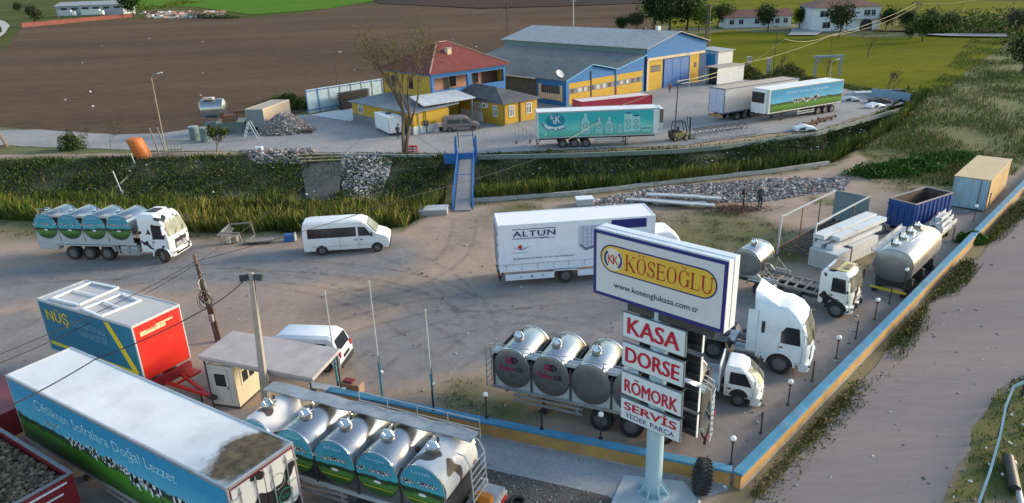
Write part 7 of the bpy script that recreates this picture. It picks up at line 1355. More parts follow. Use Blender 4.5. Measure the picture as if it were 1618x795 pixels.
def scrap(px_,py_,l_,s_,m_,name='scrap_car_part',seed=0):
    g=at(px_,py_); t=thing(name,(g.x,g.y,0),random.uniform(-20,30),l_,'scrap'); mb=MB(); mb.loft([[(0,0,.1),(0,1.4*s_,.1),(0,1.3*s_,.5*s_),(0,.1*s_,.45*s_)],[(1.3*s_,0,.1),(1.3*s_,1.5*s_,.1),(1.2*s_,1.3*s_,.75*s_),(1.2*s_,.15*s_,.7*s_)],[(2.6*s_,.1,.05),(2.6*s_,1.4*s_,.05),(2.4*s_,1.2*s_,.4*s_),(2.4*s_,.2*s_,.35*s_)]],m_); mb.build('crumpled_panel',t,bevel=.05); mb=MB(); mb.add([(.3*s_,-.01,.2),(1.1*s_,-.01,.2),(1.05*s_,.03,.55*s_),(.4*s_,.03,.4*s_)],[(0,1,2,3)],DARK); mb.box(1.4*s_,-.1,0,2.2*s_,.1,.25,DARK); mb.build('dark_opening',t); return t
scrap(1258,209,'crumpled white car body part on the far yard ledge',1.0,WHITE); scrap(1332,162,'pale wrecked car front behind the meadow picture trailer',1.0,LGREY); scrap(1378,173,'white wrecked car front at the tip of the far yard',1.0,WHITE); scrap(1378,165,'dark wreck beside the blue barrier board',1.1,DARK)
for i in range(6):
    p=at(1265+i*8,203-i*2.5); t=thing('rusty_axle_beam',(p.x,p.y,.1*(i%3)),25+random.uniform(-12,12),['rusty beam at the left of the scrap pile before the meadow trailer','second rusty beam from the left in the scrap pile','third rusty beam from the left in the scrap pile','fourth rusty beam from the left in the scrap pile','fifth rusty beam from the left in the scrap pile','rusty beam at the right end of the scrap pile'][i],'scrap beam','rusty beams before the meadow trailer'); mb=MB(); mb.bar((-1.4,0,.15),(1.6,0,.2),.16,.16,RUST); mb.build('beam',t); mb=MB(); mb.tube((-1.4,0,.0),(-1.4,0,.35),.15,RUST); mb.tube((1.6,-.1,0),(1.6,-.1,.35),.12,RUST); mb.build('hub',t)
q0=at(1341,160); q1=at(1437,161); mbx=[]
t=thing('blue_barrier_board',(at(1376,152).x,at(1376,152).y,0),0,'long pale blue board wall at the tip of the far yard','barrier'); d1=q1-at(1376,152); t.rotation_euler=(0,0,math.atan2(d1.y,d1.x)); mb=MB(); mb.box(0,0,.02,d1.length,.08,1.15,mat('faded_blue_board',(.18,.30,.40),.7,0,.1,1,0,.3)); mb.build('board',t); mb=MB()
for k in range(6): mb.box(k*d1.length/5-.05,.081,0,k*d1.length/5+.05,.2,1.1,DARK)
mb.build('brace',t)
t=thing('grey_slab_pile',(at(1345,152).x,at(1345,152).y,0),-5,'grey panels lying flat left of the blue barrier board','panels'); mb=MB()
for k in range(3): mb.box(0+k*.3,0,.02+k*.16,6.5-k*.8,2.2-k*.3,.16+k*.16,LGREY)
mb.build('panel_layer',t); mb=MB(); mb.box(4,.3,.5,7.5,1.3,.7,DARK); mb.build('dark_sheet',t)
GN=thing('grey_portal_frame',(at(1286,122).x,at(1286,122).y,0),0,'grey steel portal frame at the edge of the green field','frame'); mb=MB(); gg=mat('portal_grey',(.22,.27,.32),.7)
mb.box(0,0,0,.3,.3,3.2,gg); mb.box(4.3,0,0,4.6,.3,3.2,gg); mb.build('column',GN); mb=MB(); mb.box(-.2,-.1,3.2,4.8,.4,3.6,gg); mb.bar((.2,.2,2.4),(1.2,.2,3.2),.15,.15,gg); mb.build('lintel',GN)
for i,(x_,y_,l_) in enumerate(((1182,118,'narrow grey concrete pillar in the bushes behind the beige trailer, left one'),(1213,121,'narrow grey concrete pillar in the bushes behind the beige trailer, right one'))):
    g=at(x_,y_); t=thing('concrete_pillar',(g.x,g.y,0),0,l_,'pillar','pillars behind the beige trailer'); mb=MB(); mb.box(-.3,-.3,0,.3,.3,3.0,CONC); mb.build('shaft',t,bevel=.02); mb=MB(); mb.box(-.4,-.4,3.0,.4,.4,3.2,CONC); mb.build('cap',t)
g=at(1545,800); RL_=thing('blue_guard_rail',(0,0,0),0,'pale blue guard rail beside the road in the lower right corner','guard rail'); rp=[at(1545,800,.8),at(1566,740,.8),at(1580,690,.8),at(1590,640,.8),at(1602,610,.8),at(1640,592,.8)]; RL_.location=(rp[0].x,rp[0].y,0); BR_=mat('rail_blue',(.09,.22,.31),.6,0,.15,2,0,.4,(.25,.25,.22))
mb=MB(); 
for p,q in zip(rp[:-1],rp[1:]): p=p-rp[0];q=q-rp[0]; mb.bar((p.x,p.y,.75),(q.x,q.y,.75),.08,.13,BR_)
mb.build('rail_bar',RL_)
for p,q in zip(rp[:-1],rp[1:]): m_=p.lerp(q,.5)-rp[0]; mb=MB(); mb.tube((m_.x,m_.y,0),(m_.x,m_.y,.66),.06,DARK); mb.build('post',RL_)
g=at(1572,740,.3); t=thing('black_tarpaulin_roll',(g.x+.5,g.y-.2,0),62,'black roll lying on weeds beside the blue guard rail','roll'); mb=MB(); mb.tube((-1,0,.22),(1,0,.22),.2,BLACK,n=14); mb.build('roll',t,smooth=50); mb=MB(); mb.tube((1.0,0,.22),(1.03,0,.22),.1,GALV,n=10); mb.build('core',t)
t=thing('pale_drain_pipe',(at(1612,800).x,at(1612,800).y,0),62,'pale pipe in the weeds at the lower right corner','pipe'); mb=MB(); mb.tube((-1.5,0,.15),(2.4,0,.15),.1,LGREY,n=12); mb.build('pipe',t,smooth=50); mb=MB(); mb.tube((2.3,0,.15),(2.5,0,.15),.13,LGREY,n=12); mb.build('socket',t)
# grey plates pile beside near rubble
for i in range(7):
    p=at(1030+i*11,318+(i%3)*4); t=thing('grey_plank',(p.x,p.y,.08+.13*(i%4)),-14+random.uniform(-10,10),('pale grey plank at the left end of the plank pile by the rubble','second pale plank from the left by the rubble','third pale plank from the left by the rubble','middle pale plank of the pile by the rubble','third pale plank from the right by the rubble','second pale plank from the right by the rubble','rightmost pale plank of the pile by the rubble')[i],'plank','pale planks by the rubble'); mb=MB(); mb.box(-2.2,-.35,0,2.2,.35,.1,mat('weathered_plate',(.38,.41,.42),.7,0,.15,2,0,.3)); mb.build('board',t); mb=MB(); mb.bar((-2.1,-.3,.12),(2.1,-.3,.12),.06,.06,WPRINT); mb.build('edge_strip',t)
g=at(925,326); t=thing('white_tub',(g.x,g.y,0),3,'pale rectangular tub at the left end of the near rubble','tub'); mb=MB(); mb.box(-.7,0,0,.7,1,.55,LGREY); mb.build('tub_body',t,bevel=.04); mb=MB(); mb.box(-.74,-.04,.55,.74,1.04,.62,WPRINT); mb.build('tub_rim',t)
# ================= RUBBLE, PLANTS, TREES, PEOPLE
RK=[mat('rubble_grey',(.24,.235,.24),.95,0,.25,6),mat('rubble_dark',(.12,.11,.11),.95,0,.25,6),mat('rubble_pink',(.29,.20,.175),.95,0,.25,6),mat('rubble_pale',(.48,.46,.43),.95,0,.15,6)]
def zat(x,y): return float(height(np.array([x]),np.array([y]))[0])
def rubble(name,poly,n,r0,r1,label,wts=(5,3,2,2),hump=0,cat='rubble'):
    mb=MB(); P=[(p[0],p[1]) for p in poly]; x0=min(p[0] for p in P);x1=max(p[0] for p in P);y0=min(p[1] for p in P);y1=max(p[1] for p in P); k=0
    while k<n:
        x=random.uniform(x0,x1);y=random.uniform(y0,y1)
        if not inpoly(np.array([x]),np.array([y]),P)[0]: continue
        k+=1; r=random.uniform(r0,r1)*random.choice((.6,.8,1,1,1.5)); d=float(dseg(np.array([x]),np.array([y]),P+[P[0]])[0]); mb.rock((x,y,zat(x,y)+r*.2+hump*min(1,d/1.5)*random.random()),r,random.choices(RK,wts)[0])
    return tag(mb.build(name,recalc=False),label,cat,kind='stuff')
rubble('rubble_strip',px((915,320),(1040,296),(1240,281),(1345,282),(1335,300),(1215,318),(1110,322),(1000,326),(930,330)),5600,.04,.14,'strip of mixed stone rubble behind the two standing men',hump=.12)
rubble('bank_rubble',px((380,238),(500,236),(490,252),(400,252)),1300,.08,.22,'grey rubble spilling over the far bank left of the concrete face',hump=.3)
rubble('stone_slope',px((540,243),(625,243),(600,275),(585,292),(545,290),(535,262)),3600,.05,.14,'pale stone rubble sliding down the far bank near the bare tree',wts=(4,2,1,5),hump=.35)
g=at(452,208)
mb=MB(); 
hp=[(g.x+rr*3.7*math.cos(a),g.y+rr*2.8*math.sin(a),zz) for rr,zz in ((1,0),(.8,.6),(.5,1.5),(.25,2.15),(.08,2.4)) for a in [2*math.pi*i/16 for i in range(16)]]
hp=[(a+random.uniform(-.15,.15),b+random.uniform(-.15,.15),c) for a,b,c in hp]; mb.loft([hp[i*16:(i+1)*16] for i in range(5)],RK[0])
for k in range(1400):
    rr=math.sqrt(random.random()); a=random.uniform(0,6.28); z=np.interp(rr,[0,.08,.25,.5,.8,1,1.2],[2.4,2.4,2.15,1.5,.6,0,0]); mb.rock((g.x+rr*3.9*math.cos(a),g.y+rr*3.0*math.sin(a),float(z)+.03),random.uniform(.06,.2),random.choices(RK,(5,1,3,1))[0])
tag(mb.build('gravel_heap',recalc=False),'pinkish grey gravel heap in front of the old beige box body','gravel heap',kind='stuff')
tp=px((474,252),(542,251),(531,281),(500,287),(480,282)); mb=MB(); vs_=[]
mb.add([(p.x,p.y,zat(p.x,p.y)+.12) for p in tp],[(0,1,2,3,4)],mat('sprayed_concrete',(.07,.07,.066),.9,0,.15,1,.4,.4)); 
t=tag(mb.build('concrete_bank_facing'),'smooth dark concrete facing on the far bank between two rubble spills','bank facing')
for i in range(3):
    p=at(500+i*6,246+i*2.5); t=thing('timber_plank',(p.x,p.y,zat(p.x,p.y)+.25),-2+i*2,('rear yellowish plank on the bank facing','middle yellowish plank on the bank facing','front yellowish plank on the bank facing')[i],'plank','yellowish planks on the bank'); mb=MB(); mb.box(-2.6,0,0,2.6,.25,.08,mat('new_timber',(.42,.32,.17),.8)); mb.build('board',t); mb=MB(); mb.box(-2.0,0,-.12,-1.9,.3,-.001,WOOD); mb.box(1.9,0,-.12,2.0,.3,-.001,WOOD); mb.build('bearer',t)
# loose stones and litter over the yard
mb=MB()
for k in range(1500):
    x=random.uniform(-38,40);y=random.uniform(18,58)
    if random.random()<.5: x,y=random.gauss(22,12),random.gauss(30,8)
    mb.rock((x,y,.01),random.uniform(.015,.05)*random.choice((1,1,2)),random.choice(RK))
tag(mb.build('loose_stones',recalc=False),'loose stones scattered over the yard and the road edge','stones',kind='stuff')
mb=MB()
for k in range(170):
    x=random.uniform(-45,50); a,b=np.interp(x,nx_,ny_),np.interp(x,fx_,fy_); y=a+(b-a)*random.uniform(.35,1.0); s_=random.uniform(.06,.2)
    T_=Matrix.Translation((x,y,zat(x,y)+.25))@Matrix.Rotation(random.uniform(0,6),4,'Z')@Matrix.Rotation(random.uniform(-.6,.6),4,'X'); mb.T=T_; mb.add([(-s_,-s_*.6,0),(s_,-s_*.5,.02),(s_*.8,s_*.6,.06),(-s_*.7,s_*.5,.03)],[(0,1,2,3)],random.choice((WPRINT,PWHITE,LGREY)))
mb.T=None; tag(mb.build('bank_litter',recalc=False),'white litter strewn over the dark ditch bank','litter',kind='stuff')
mb=MB()
for k in range(26):
    p=at(random.uniform(20,900),random.uniform(50,195)); s_=random.uniform(.1,.3); mb.rock((p.x,p.y,.05),s_,PWHITE)
tag(mb.build('field_litter',recalc=False),'pale scraps scattered on the ploughed field','litter',kind='stuff')
mb=MB()
for k in range(500):
    c_=at(random.gauss(1165,22),random.gauss(331,4)); mb.T=Matrix.Translation((c_.x,c_.y,.05))@Matrix.Rotation(random.uniform(0,6),4,'Z')@Matrix.Rotation(random.uniform(-.5,.5),4,'Y'); mb.add([(-.3,0,0),(.3,0,.05),(.3,.03,.07),(-.3,.03,.02)],[(0,1,2,3)],RUST)
mb.T=None; tag(mb.build('brushwood',recalc=False),'low heap of reddish brushwood in front of the two men','brushwood',kind='stuff')
# gravel pebbles before the sign
gp=[at(770,741),at(960,785),at(1040,830),at(900,860),at(700,860),at(640,760)]; mb=MB(); P=[(p.x,p.y) for p in gp]
for k in range(2600):
    x=random.uniform(-4,6);y=random.uniform(17.5,23.5)
    if inpoly(np.array([x]),np.array([y]),P)[0]: mb.rock((x,y,.015),random.uniform(.012,.035),random.choices(RK,(4,3,1,3))[0])
tag(mb.build('gravel_pebbles',recalc=False),'grey pebbles on the gravel strip before the pavement','pebbles',kind='stuff')
# ---------- ground plants
RD=[leafm('reed_green',(.085,.12,.022)),leafm('reed_olive',(.15,.15,.035)),leafm('reed_yellow',(.20,.18,.05)),leafm('reed_dark',(.05,.075,.02))]
def band(n,x0,x1,t0,t1,dens=None):
    x=rng.uniform(x0,x1,n); a=np.interp(x,nx_,ny_);b=np.interp(x,fx_,fy_); t=rng.uniform(t0,t1,n); y=a+(b-a)*t
    if dens is not None: k=dens(x,y)>rng.uniform(0,1,n); x,y,t=x[k],y[k],t[k]
    return np.stack([x,y,height(x,y)-.02],-1),t
clump=lambda f,s,c0=0: (lambda x,y: np.clip(.55+c0+snoise(x,y,f,s)*1.6,0,1))
def nob(P): return P[~((P[:,0]>-6.3)&(P[:,0]<-3.0)&(P[:,1]<78))]
P,t_=band(230000,-75,62,.0,.46,clump(1.0,11,.15)); P=nob(P); keep=~((P[:,0]>4)&(P[:,1]<61)&(P[:,0]<32)&(P[:,1]<np.interp(P[:,0],nx_,ny_)+.7)); P=P[keep]
mi=np.clip((snoise(P[:,0],P[:,1],.25,21)*2.2+rng.normal(0,.8,len(P))+1.3),0,3).astype(int); mi=np.array([3,0,1,2])[mi]
mi=np.where((P[:,0]>-30)&(P[:,0]<-5)&(rng.random(len(P))<.35),2,mi)
hx=1.8+.8*snoise(P[:,0],P[:,1],.8,5)+rng.choice([0,0,0,.6],len(P))
tag(blades(P,hx*.68,.034,RD,'reed_bed',.38,mi),'dense green and yellow reeds filling the near side of the ditch','reeds',kind='stuff')
P,t_=band(34000,-60,60,.02,.45,clump(.8,31)); P=nob(P); P[:,2]+=rng.uniform(.3,1.3,len(P)); tag(foliage(P,.22,RD[:3],'reed_leaves',wr=.3),'bushy leaf growth mixed through the reeds','reeds',kind='stuff')
DK=[leafm('weed_dark',(.028,.05,.016)),leafm('weed_deep',(.042,.066,.02)),leafm('weed_green',(.075,.125,.024)),leafm('weed_brown',(.10,.08,.045))]
P,t_=band(95000,-75,62,.42,1.0,clump(.9,41,.1)); P=nob(P); pm=at(500,270); P=P[~((abs(P[:,0]+19.5+snoise(P[:,0],P[:,1],1.5,77)*2.5)<1.7)&(P[:,1]>68))]; P[:,2]+=rng.uniform(0,.35,len(P))
tag(foliage(P,.28,DK,'bank_weeds'),'dark green weeds covering the far bank of the ditch','weeds',kind='stuff')
P,t_=band(26000,-75,62,.40,1.0,clump(1.2,43)); P=nob(P); tag(blades(P,.6,.07,DK+RD[:2],'bank_grass',.6),'tufts of grass on the far bank of the ditch','grass',kind='stuff')
# right hand scrub between field, ditch and wall
SC_=[leafm('scrub_olive',(.10,.13,.025)),leafm('scrub_brown',(.17,.135,.06)),leafm('scrub_green',(.075,.15,.02)),leafm('scrub_dry',(.19,.17,.06))]
sp_=[(34,60.5),(39.5,57.5),(46,62),(60,78),(75,92),(150,150),(150,262),(112,190),(83,145),(66,118),(57,100),(48,89),(38,82)]
n=600000; x=rng.uniform(34,150,n);y=rng.uniform(56,262,n); k=inpoly(x,y,sp_)&(rng.random(n)<np.clip(60/np.hypot(x,y)*1.3,0,1)); x,y=x[k],y[k]; k=np.clip(.6+snoise(x,y,.45,51)*1.5,0,1)>rng.random(len(x)); x,y=x[k],y[k]
P=np.stack([x,y,height(x,y)],-1); mi=np.clip(snoise(x,y,.18,52)*2+1.5+rng.normal(0,.7,len(x)),0,3.9).astype(int); hh=.5+.35*snoise(x,y,.5,53)
tag(blades(P,hh,.08,SC_,'scrub_grass',.5,mi),'tall olive and brown scrub on the right beyond the container','scrub',kind='stuff')
P2=P[(rng.random(len(P))<.35)&(snoise(P[:,0],P[:,1],.3,54)>.12)].copy(); P2[:,2]+=rng.uniform(.05,.8,len(P2))*(.6+snoise(P2[:,0],P2[:,1],.5,53)); o_=foliage(P2,.28,SC_,'scrub_leaves'); tag(o_,'leafy bushes among the scrub right of the green field','scrub',kind='stuff')
# short grass in the yard, at the verge
gm=np.where((grass>.38)&(~incan)&(V[:,1]<70)&(V[:,0]>-60)&(V[:,0]<60))[0]
YG=[leafm('grass_olive',(.085,.095,.022)),leafm('grass_green',(.055,.095,.018)),leafm('grass_dry',(.20,.165,.08)),leafm('grass_brown',(.12,.085,.045))]
s_=rng.choice(gm,60000); P=V[s_].copy(); P[:,0]+=rng.uniform(-.35,.35,len(P)); P[:,1]+=rng.uniform(-.35,.35,len(P)); P[:,2]=0; ok=np.clip(.35+snoise(P[:,0],P[:,1],1.8,61)*1.6,0,1)>rng.random(len(P)); P=P[ok]; wallside=((P[:,0]-8)*(-.7071)+(P[:,1]-21.7)*.7071<-.1)|(P[:,0]>7.9)&(P[:,1]<21.8); P=P[~wallside]
# keep clear of the paved strips in front of the wall
P=P[~(P[:,1]<28.4-(P[:,0]+8.6)*.40)]
tag(blades(P,.13,.035,YG,'yard_grass',.8),'thin patchy grass over the yard soil','grass',kind='stuff')
n=26000; u_=rng.uniform(0,1,n)**1.2*66; q_=rng.gamma(1.5,.28,n); k=(q_<1.1)&(np.clip(.45+snoise(u_*1.0,q_,.55,71)*1.6,0,1)>rng.random(n)); u_,q_=u_[k],q_[k]
vx=8.4+u_*.703+q_*.711;vy=21.1+u_*.711-q_*.703; P=np.stack([vx,vy,np.zeros(len(vx))],-1); wts=np.clip(snoise(vx,vy,.5,72)*1.8+1.6+rng.normal(0,.8,len(vx)),0,3.9).astype(int)
fade=np.clip((u_-2)/18,.3,1.3)
tag(blades(P,.32*fade,.04,YG,'verge_grass',.6,wts),'dry grass and weeds along the outside foot of the side wall','grass',kind='stuff')
P2=P[rng.random(len(P))<.8*np.clip(fade,0,1)].copy(); P2[:,2]+=rng.uniform(.03,.45,len(P2))*np.clip(u_.mean()*0+1,0,1); tag(foliage(P2,.14,YG[:2]+[YG[3],YG[2]],'verge_weeds'),'leafy weeds along the outside foot of the side wall','weeds',kind='stuff')
rrp=[(p[0],p[1]) for p in px((1500,800),(1535,690),(1572,622),(1618,590),(1800,540),(1900,795),(1800,900),(1560,900))]; n=26000; x=rng.uniform(13,40,n);y=rng.uniform(14,36,n); k=inpoly(x,y,rrp)&(np.clip(.6+snoise(x,y,1.3,81)*1.3,0,1)>rng.random(n)); P=np.stack([x[k],y[k],np.full(k.sum(),.02)],-1)
tag(blades(P,.22,.04,YG[:2]+[YG[0],DK[2]],'roadside_grass',.8),'green weeds under the blue guard rail in the lower right','grass',kind='stuff'); P[:,2]+=rng.uniform(.02,.2,len(P)); tag(foliage(P[::2],.10,[YG[1],DK[2],YG[0]],'roadside_weeds'),'leafy weeds beneath the blue guard rail','weeds',kind='stuff')
mb=MB(); 
for k in range(70):
    i=random.randrange(len(P)); s_=random.uniform(.03,.09); mb.rock((P[i][0],P[i][1],.15),s_,PWHITE)
tag(mb.build('roadside_litter',recalc=False),'white litter bits in the weeds at the lower right','litter',kind='stuff')
GC=[leafm('low_bush_green',(.06,.14,.02)),leafm('low_bush_mid',(.04,.095,.018))]
for x_,y_,rx_,ry_,nm,l_ in ((1395,275,3.2,1.6,'bush','bright green low bush left of the pair behind the rubble end'),(1442,268,3.0,1.6,'bush','bright green low bush in front of the reeds beside the skip'),(1500,258,4.5,2.0,'bush','wide green bush behind the blue skip'),(1535,382,1.0,.7,'bush','small rounded green bush at the wall foot beside the road'),(115,236,1.6,1.2,'bush','small dark green bush on the edge of the far path'),(1175,123,3,1.5,'bush','brownish bush behind the beige trailer roof'),(1245,122,3,1.5,'bush','reddish brown bush right of the two concrete pillars'),(455,172,4.2,1.8,'hedge','dark green hedge behind the old beige box body')):
    g=at(x_,y_); t=thing(nm,(g.x,g.y,0),0,l_,nm); H=1.0 if ry_>1 else .7
    if nm=='hedge' or y_<240: H=2.2
    if x_==115: H=2.2
    n=int(2600*rx_*ry_/4)+700; v=rng.normal(size=(n,3)); v/=np.linalg.norm(v,axis=1)[:,None]; v*=(rng.random(n)**.4)[:,None]; lump=1+.25*np.sin(v[:,0]*6+1)*np.cos(v[:,1]*5)
    P=np.stack([v[:,0]*rx_*lump,v[:,1]*ry_*lump,np.abs(v[:,2])*H*lump],-1); foliage(P,.25 if y_>200 else .35,GC if 240<y_<300 or x_>1500 else ([SC_[1],SC_[0]] if y_<130 else DK),'leaves',t)
    mb=MB()
    for k in range(5): a=random.uniform(0,6.3); mb.path([(0,0,0),(math.cos(a)*rx_*.3,math.sin(a)*ry_*.3,H*.4),(math.cos(a)*rx_*.6,math.sin(a)*ry_*.6,H*.75)],[.05,.03,.015],WOOD,5)
    mb.build('stem',t)
# ---------- trees
BARK=mat('bark',(.12,.09,.065),.95,0,.3,3,.3); BARKD=mat('dark_bark',(.06,.045,.035),.95,0,.3,3)
def tree(name,loc,h,label,leafc,nl=1500,ls=.3,spread=.5,trunk=.35,lv=4,starts=1,r0=None,cat='tree',group=None,crownr=None,seed=1,bark=None,leafbias=None,dens=.8):
    rd=random.Random(seed); t=thing(name,loc,rd.uniform(0,360) if starts==1 else 0,label,cat,group); r0=r0 or h*.022; segs=[]; tips=[]
    mb=MB(); bark=bark or BARK
    def grow(p,d,l,r,k):
        pts=[p]; q=p.copy(); dd=d.copy(); n=3
        for i in range(n): dd=(dd+Vector((rd.uniform(-.15,.15),rd.uniform(-.15,.15),rd.uniform(-.02,.12)))).normalized(); q=q+dd*(l/n); pts.append(q.copy())
        mb.path(pts,[r*(1-.35*i/n) for i in range(n+1)],bark,6 if k<2 else 4)
        if k>=2: tips.extend(pts[1:])
        if k<lv:
            m=3 if k<2 else rd.choice((2,3))
            for j in range(m):
                a=rd.uniform(0,6.28); up=Vector((math.cos(a),math.sin(a),0)); nd=(dd+up*rd.uniform(spread*.7,spread*1.5)).normalized(); grow(pts[-1] if j<2 else pts[2],nd,l*rd.uniform(.58,.82),r*.58,k+1)
    for s_ in range(starts):
        a=s_*2.3+.5; grow(Vector((math.cos(a)*.15*(starts>1),math.sin(a)*.15*(starts>1),0)),Vector((math.cos(a)*.12*(starts>1),math.sin(a)*.2*(starts>1),1)).normalized(),h*trunk,r0*(1 if starts==1 else .8),0)
    mb.build('trunk',t,smooth=60)
    if nl:
        T_=np.array([tuple(p) for p in tips]); 
        if leafbias is not None: w_=leafbias(T_); T_=T_[w_]
        if len(T_):
            P=T_[rng.integers(0,len(T_),nl)]+rng.normal(0,1,(nl,3))*h*.045*dens; foliage(P,ls,leafc,'crown',t)
    return t
YL=[leafm('leaf_yellow_green',(.16,.15,.03)),leafm('leaf_ochre',(.19,.13,.04)),leafm('leaf_olive_brown',(.09,.08,.03))]
DG=[leafm('leaf_dark',(.022,.04,.015)),leafm('leaf_mid',(.04,.065,.02)),leafm('leaf_deep_green',(.03,.05,.02))]; LG=[leafm('leaf_light',(.10,.14,.02)),leafm('leaf_fresh',(.07,.11,.018))]; GB=[leafm('leaf_grey_brown',(.10,.085,.06)),leafm('leaf_dull',(.075,.075,.045))]  # dark, light and dull leaf tones, picked at random per leaf
g=at(640,243); tree('bare_autumn_tree',(g.x,g.y,0),12.4,'tall nearly bare tree with two trunks and thin yellow leaves before the house',YL,3600,.15,.42,.36,6,starts=2,r0=.30,seed=5,bark=BARK,dens=.9)
g=at(346,238); tree('small_roadside_tree',(g.x,g.y-.8,-.3),3.6,'small leafy roadside tree in front of the steel vessel',DK+[YL[0]],900,.28,.6,.34,4,seed=9)
for i,(x_,y_,h_,l_) in enumerate(((176,240,3.4,'thin sapling on the path edge left of the orange tank, taller one'),(143,238,2.2,'thin sapling on the path edge, shorter one near the small bush'))):
    g=at(x_,y_); tree('sapling',(g.x,g.y,0),h_,l_,DG+GB,150,.16,.6,.5,3,seed=20+i,r0=.035,cat='sapling',group='saplings on the path edge')
for i,(x_,y_,h_,w_,k_,l_) in enumerate(((1008,50,9,5,GB,'grey brown tree at the left of the clump behind the main hall'),(1032,52,17,6,DG,'dark conical tree in the clump behind the main hall'),(1058,50,19,7,GB,'tall grey brown tree at the centre of the clump behind the main hall'),(1085,48,19,7,GB+DG,'tall mixed tree right of centre in the clump behind the main hall'),(1104,50,13,6,LG,'yellow green tree at the right end of the clump behind the main hall'),(1133,44,11,4,GB+LG,'slim pale tree between the clump and the long farm building'),(985,52,7,4,DG,'low dark tree furthest left behind the main hall roof'),
    (1213,50,11,4,DG,'dark tree in front of the long farm building'),(1262,45,9,4,LG+DG,'round light green tree right of the long farm building'),(1325,60,12,5,DG+GB,'wide dark tree in front of the white country house'),(1399,48,8,3,DG,'slim conical tree right of the white country house'),(1431,50,8,3,DG,'dark conical tree left of the wooden pole'),(1437,62,4,3,DG,'low dark shrub at the wooden pole foot'),(1457,66,9,5,LG+DG,'large round green shrub right of the wooden pole'),(1472,55,8,4,DG+GB,'dark shrub behind the large round green shrub'),(1502,50,7,4,SC_[:2],'brown shrub at the far dry meadow, left one'),(1600,52,9,4,GB,'grey brown shrub near the right picture edge'),
    (55,38,15,14,GB+DG,'broad brown green tree at the top left corner'),(30,22,14,9,DG,'dark tree beyond the curved track at the top left'),(212,28,22,14,DG,'dark green tree right of the red brick field wall'),(1615,118,9,6,DG+[SC_[1]],'dark leafy tree cut by the right picture edge'))):
    g=at(x_,y_); tree('background_tree',(g.x,g.y,0),h_,l_,k_,2600,h_*.055,.75,.24,4,seed=40+i,group='trees beyond the fields',dens=1.9,bark=BARKD)
g=at(1371,92); tree('bare_field_tree',(g.x,g.y,0),7,'small bare tree standing alone in the green field',YL,160,.2,.6,.3,4,seed=71,bark=BARK)
for i,(x_,y_,l_) in enumerate(((1411,152,'thin bare sapling behind the blue barrier board, right one'),(1402,150,'thin bare sapling behind the blue barrier board, left one'),(1306,122,'small bare tree inside the grey portal frame'),(1232,120,'bare reddish sapling behind the meadow picture trailer'))):
    g=at(x_,y_); tree('bare_sapling',(g.x,g.y,0),3.4,l_,GB,90,.2,.5,.4,4,seed=80+i,group='bare saplings at the green field edge')
# hedges and distant growth at the top
def growth(name,pts,h_,n,ls,mats,label,w_=6):
    P=[];L_=[(p.x,p.y) for p in pts]
    for k in range(n):
        i=random.randrange(len(L_)-1); u_=random.random(); x=L_[i][0]+(L_[i+1][0]-L_[i][0])*u_+random.gauss(0,w_*.3); y=L_[i][1]+(L_[i+1][1]-L_[i][1])*u_+random.gauss(0,w_); P.append((x,y,abs(random.gauss(0,.45))*h_*(.7+.5*math.sin(x*.08+y*.05))))
    return tag(foliage(np.array(P),ls,mats,name),label,'hedge',kind='stuff')
growth('far_hedge',px((225,16),(270,10),(310,4)),7,2600,1.6,LG,'bright green hedgerow beyond the ploughed field at top left',8)
growth('far_dark_brush',px((300,28),(330,29),(372,29)),3,1800,1.0,DG,'dark brush along the far edge of the ploughed field',4)
growth('meadow_brush',px((1470,48),(1540,50),(1640,46)),4,4200,1.0,SC_,'tawny scrub strip between the far pond and the meadow',9)
growth('field_edge_brush',px((1125,116),(1165,121),(1220,126),(1290,128)),1.6,3000,.35,[SC_[0],SC_[1],DG[1]],'rough brush along the near edge of the green field',1.4)
growth('field_tip_brush',px((1330,136),(1380,147),(1445,151),(1500,136)),1.3,2200,.32,SC_,'rough brush behind the blue barrier board',1.6)
p=[at(1460,62),at(1500,60),at(1555,62),at(1600,60)]; sheet('far_pale_track',[at(1465,58),at(1500,60),at(1590,61),at(1590,56),at(1500,56),at(1465,56)],mat('pale_track',(.24,.25,.26),.9),.5)
sheet('curved_track',px((-20,75),(8,55),(16,42),(8,35),(-20,28),(-20,40),(2,44),(4,52),(-20,64)),mat('pale_dirt_track',(.42,.38,.34),.9),.6)
sheet('farm_track',px((1245,58),(1290,58),(1300,52),(1250,46),(1250,52)),MATS['pale_track'],.45)
mb=MB()
for k in range(240):
    p=at(random.uniform(228,352),random.uniform(20,29)); mb.T=Matrix.Translation((p.x,p.y,0))@Matrix.Rotation(random.uniform(0,6),4,'Z'); s_=random.uniform(1,4); mb.box(-s_,-.6,0,s_,.6,random.uniform(.5,1.8),random.choice((PWHITE,RUST,CONC,RK[1],mat('pink_brick',(.36,.2,.16),.9))))
mb.T=None; tag(mb.build('distant_scrap',recalc=False),'scattered scrap and debris at the far field edge, top left','debris',kind='stuff')
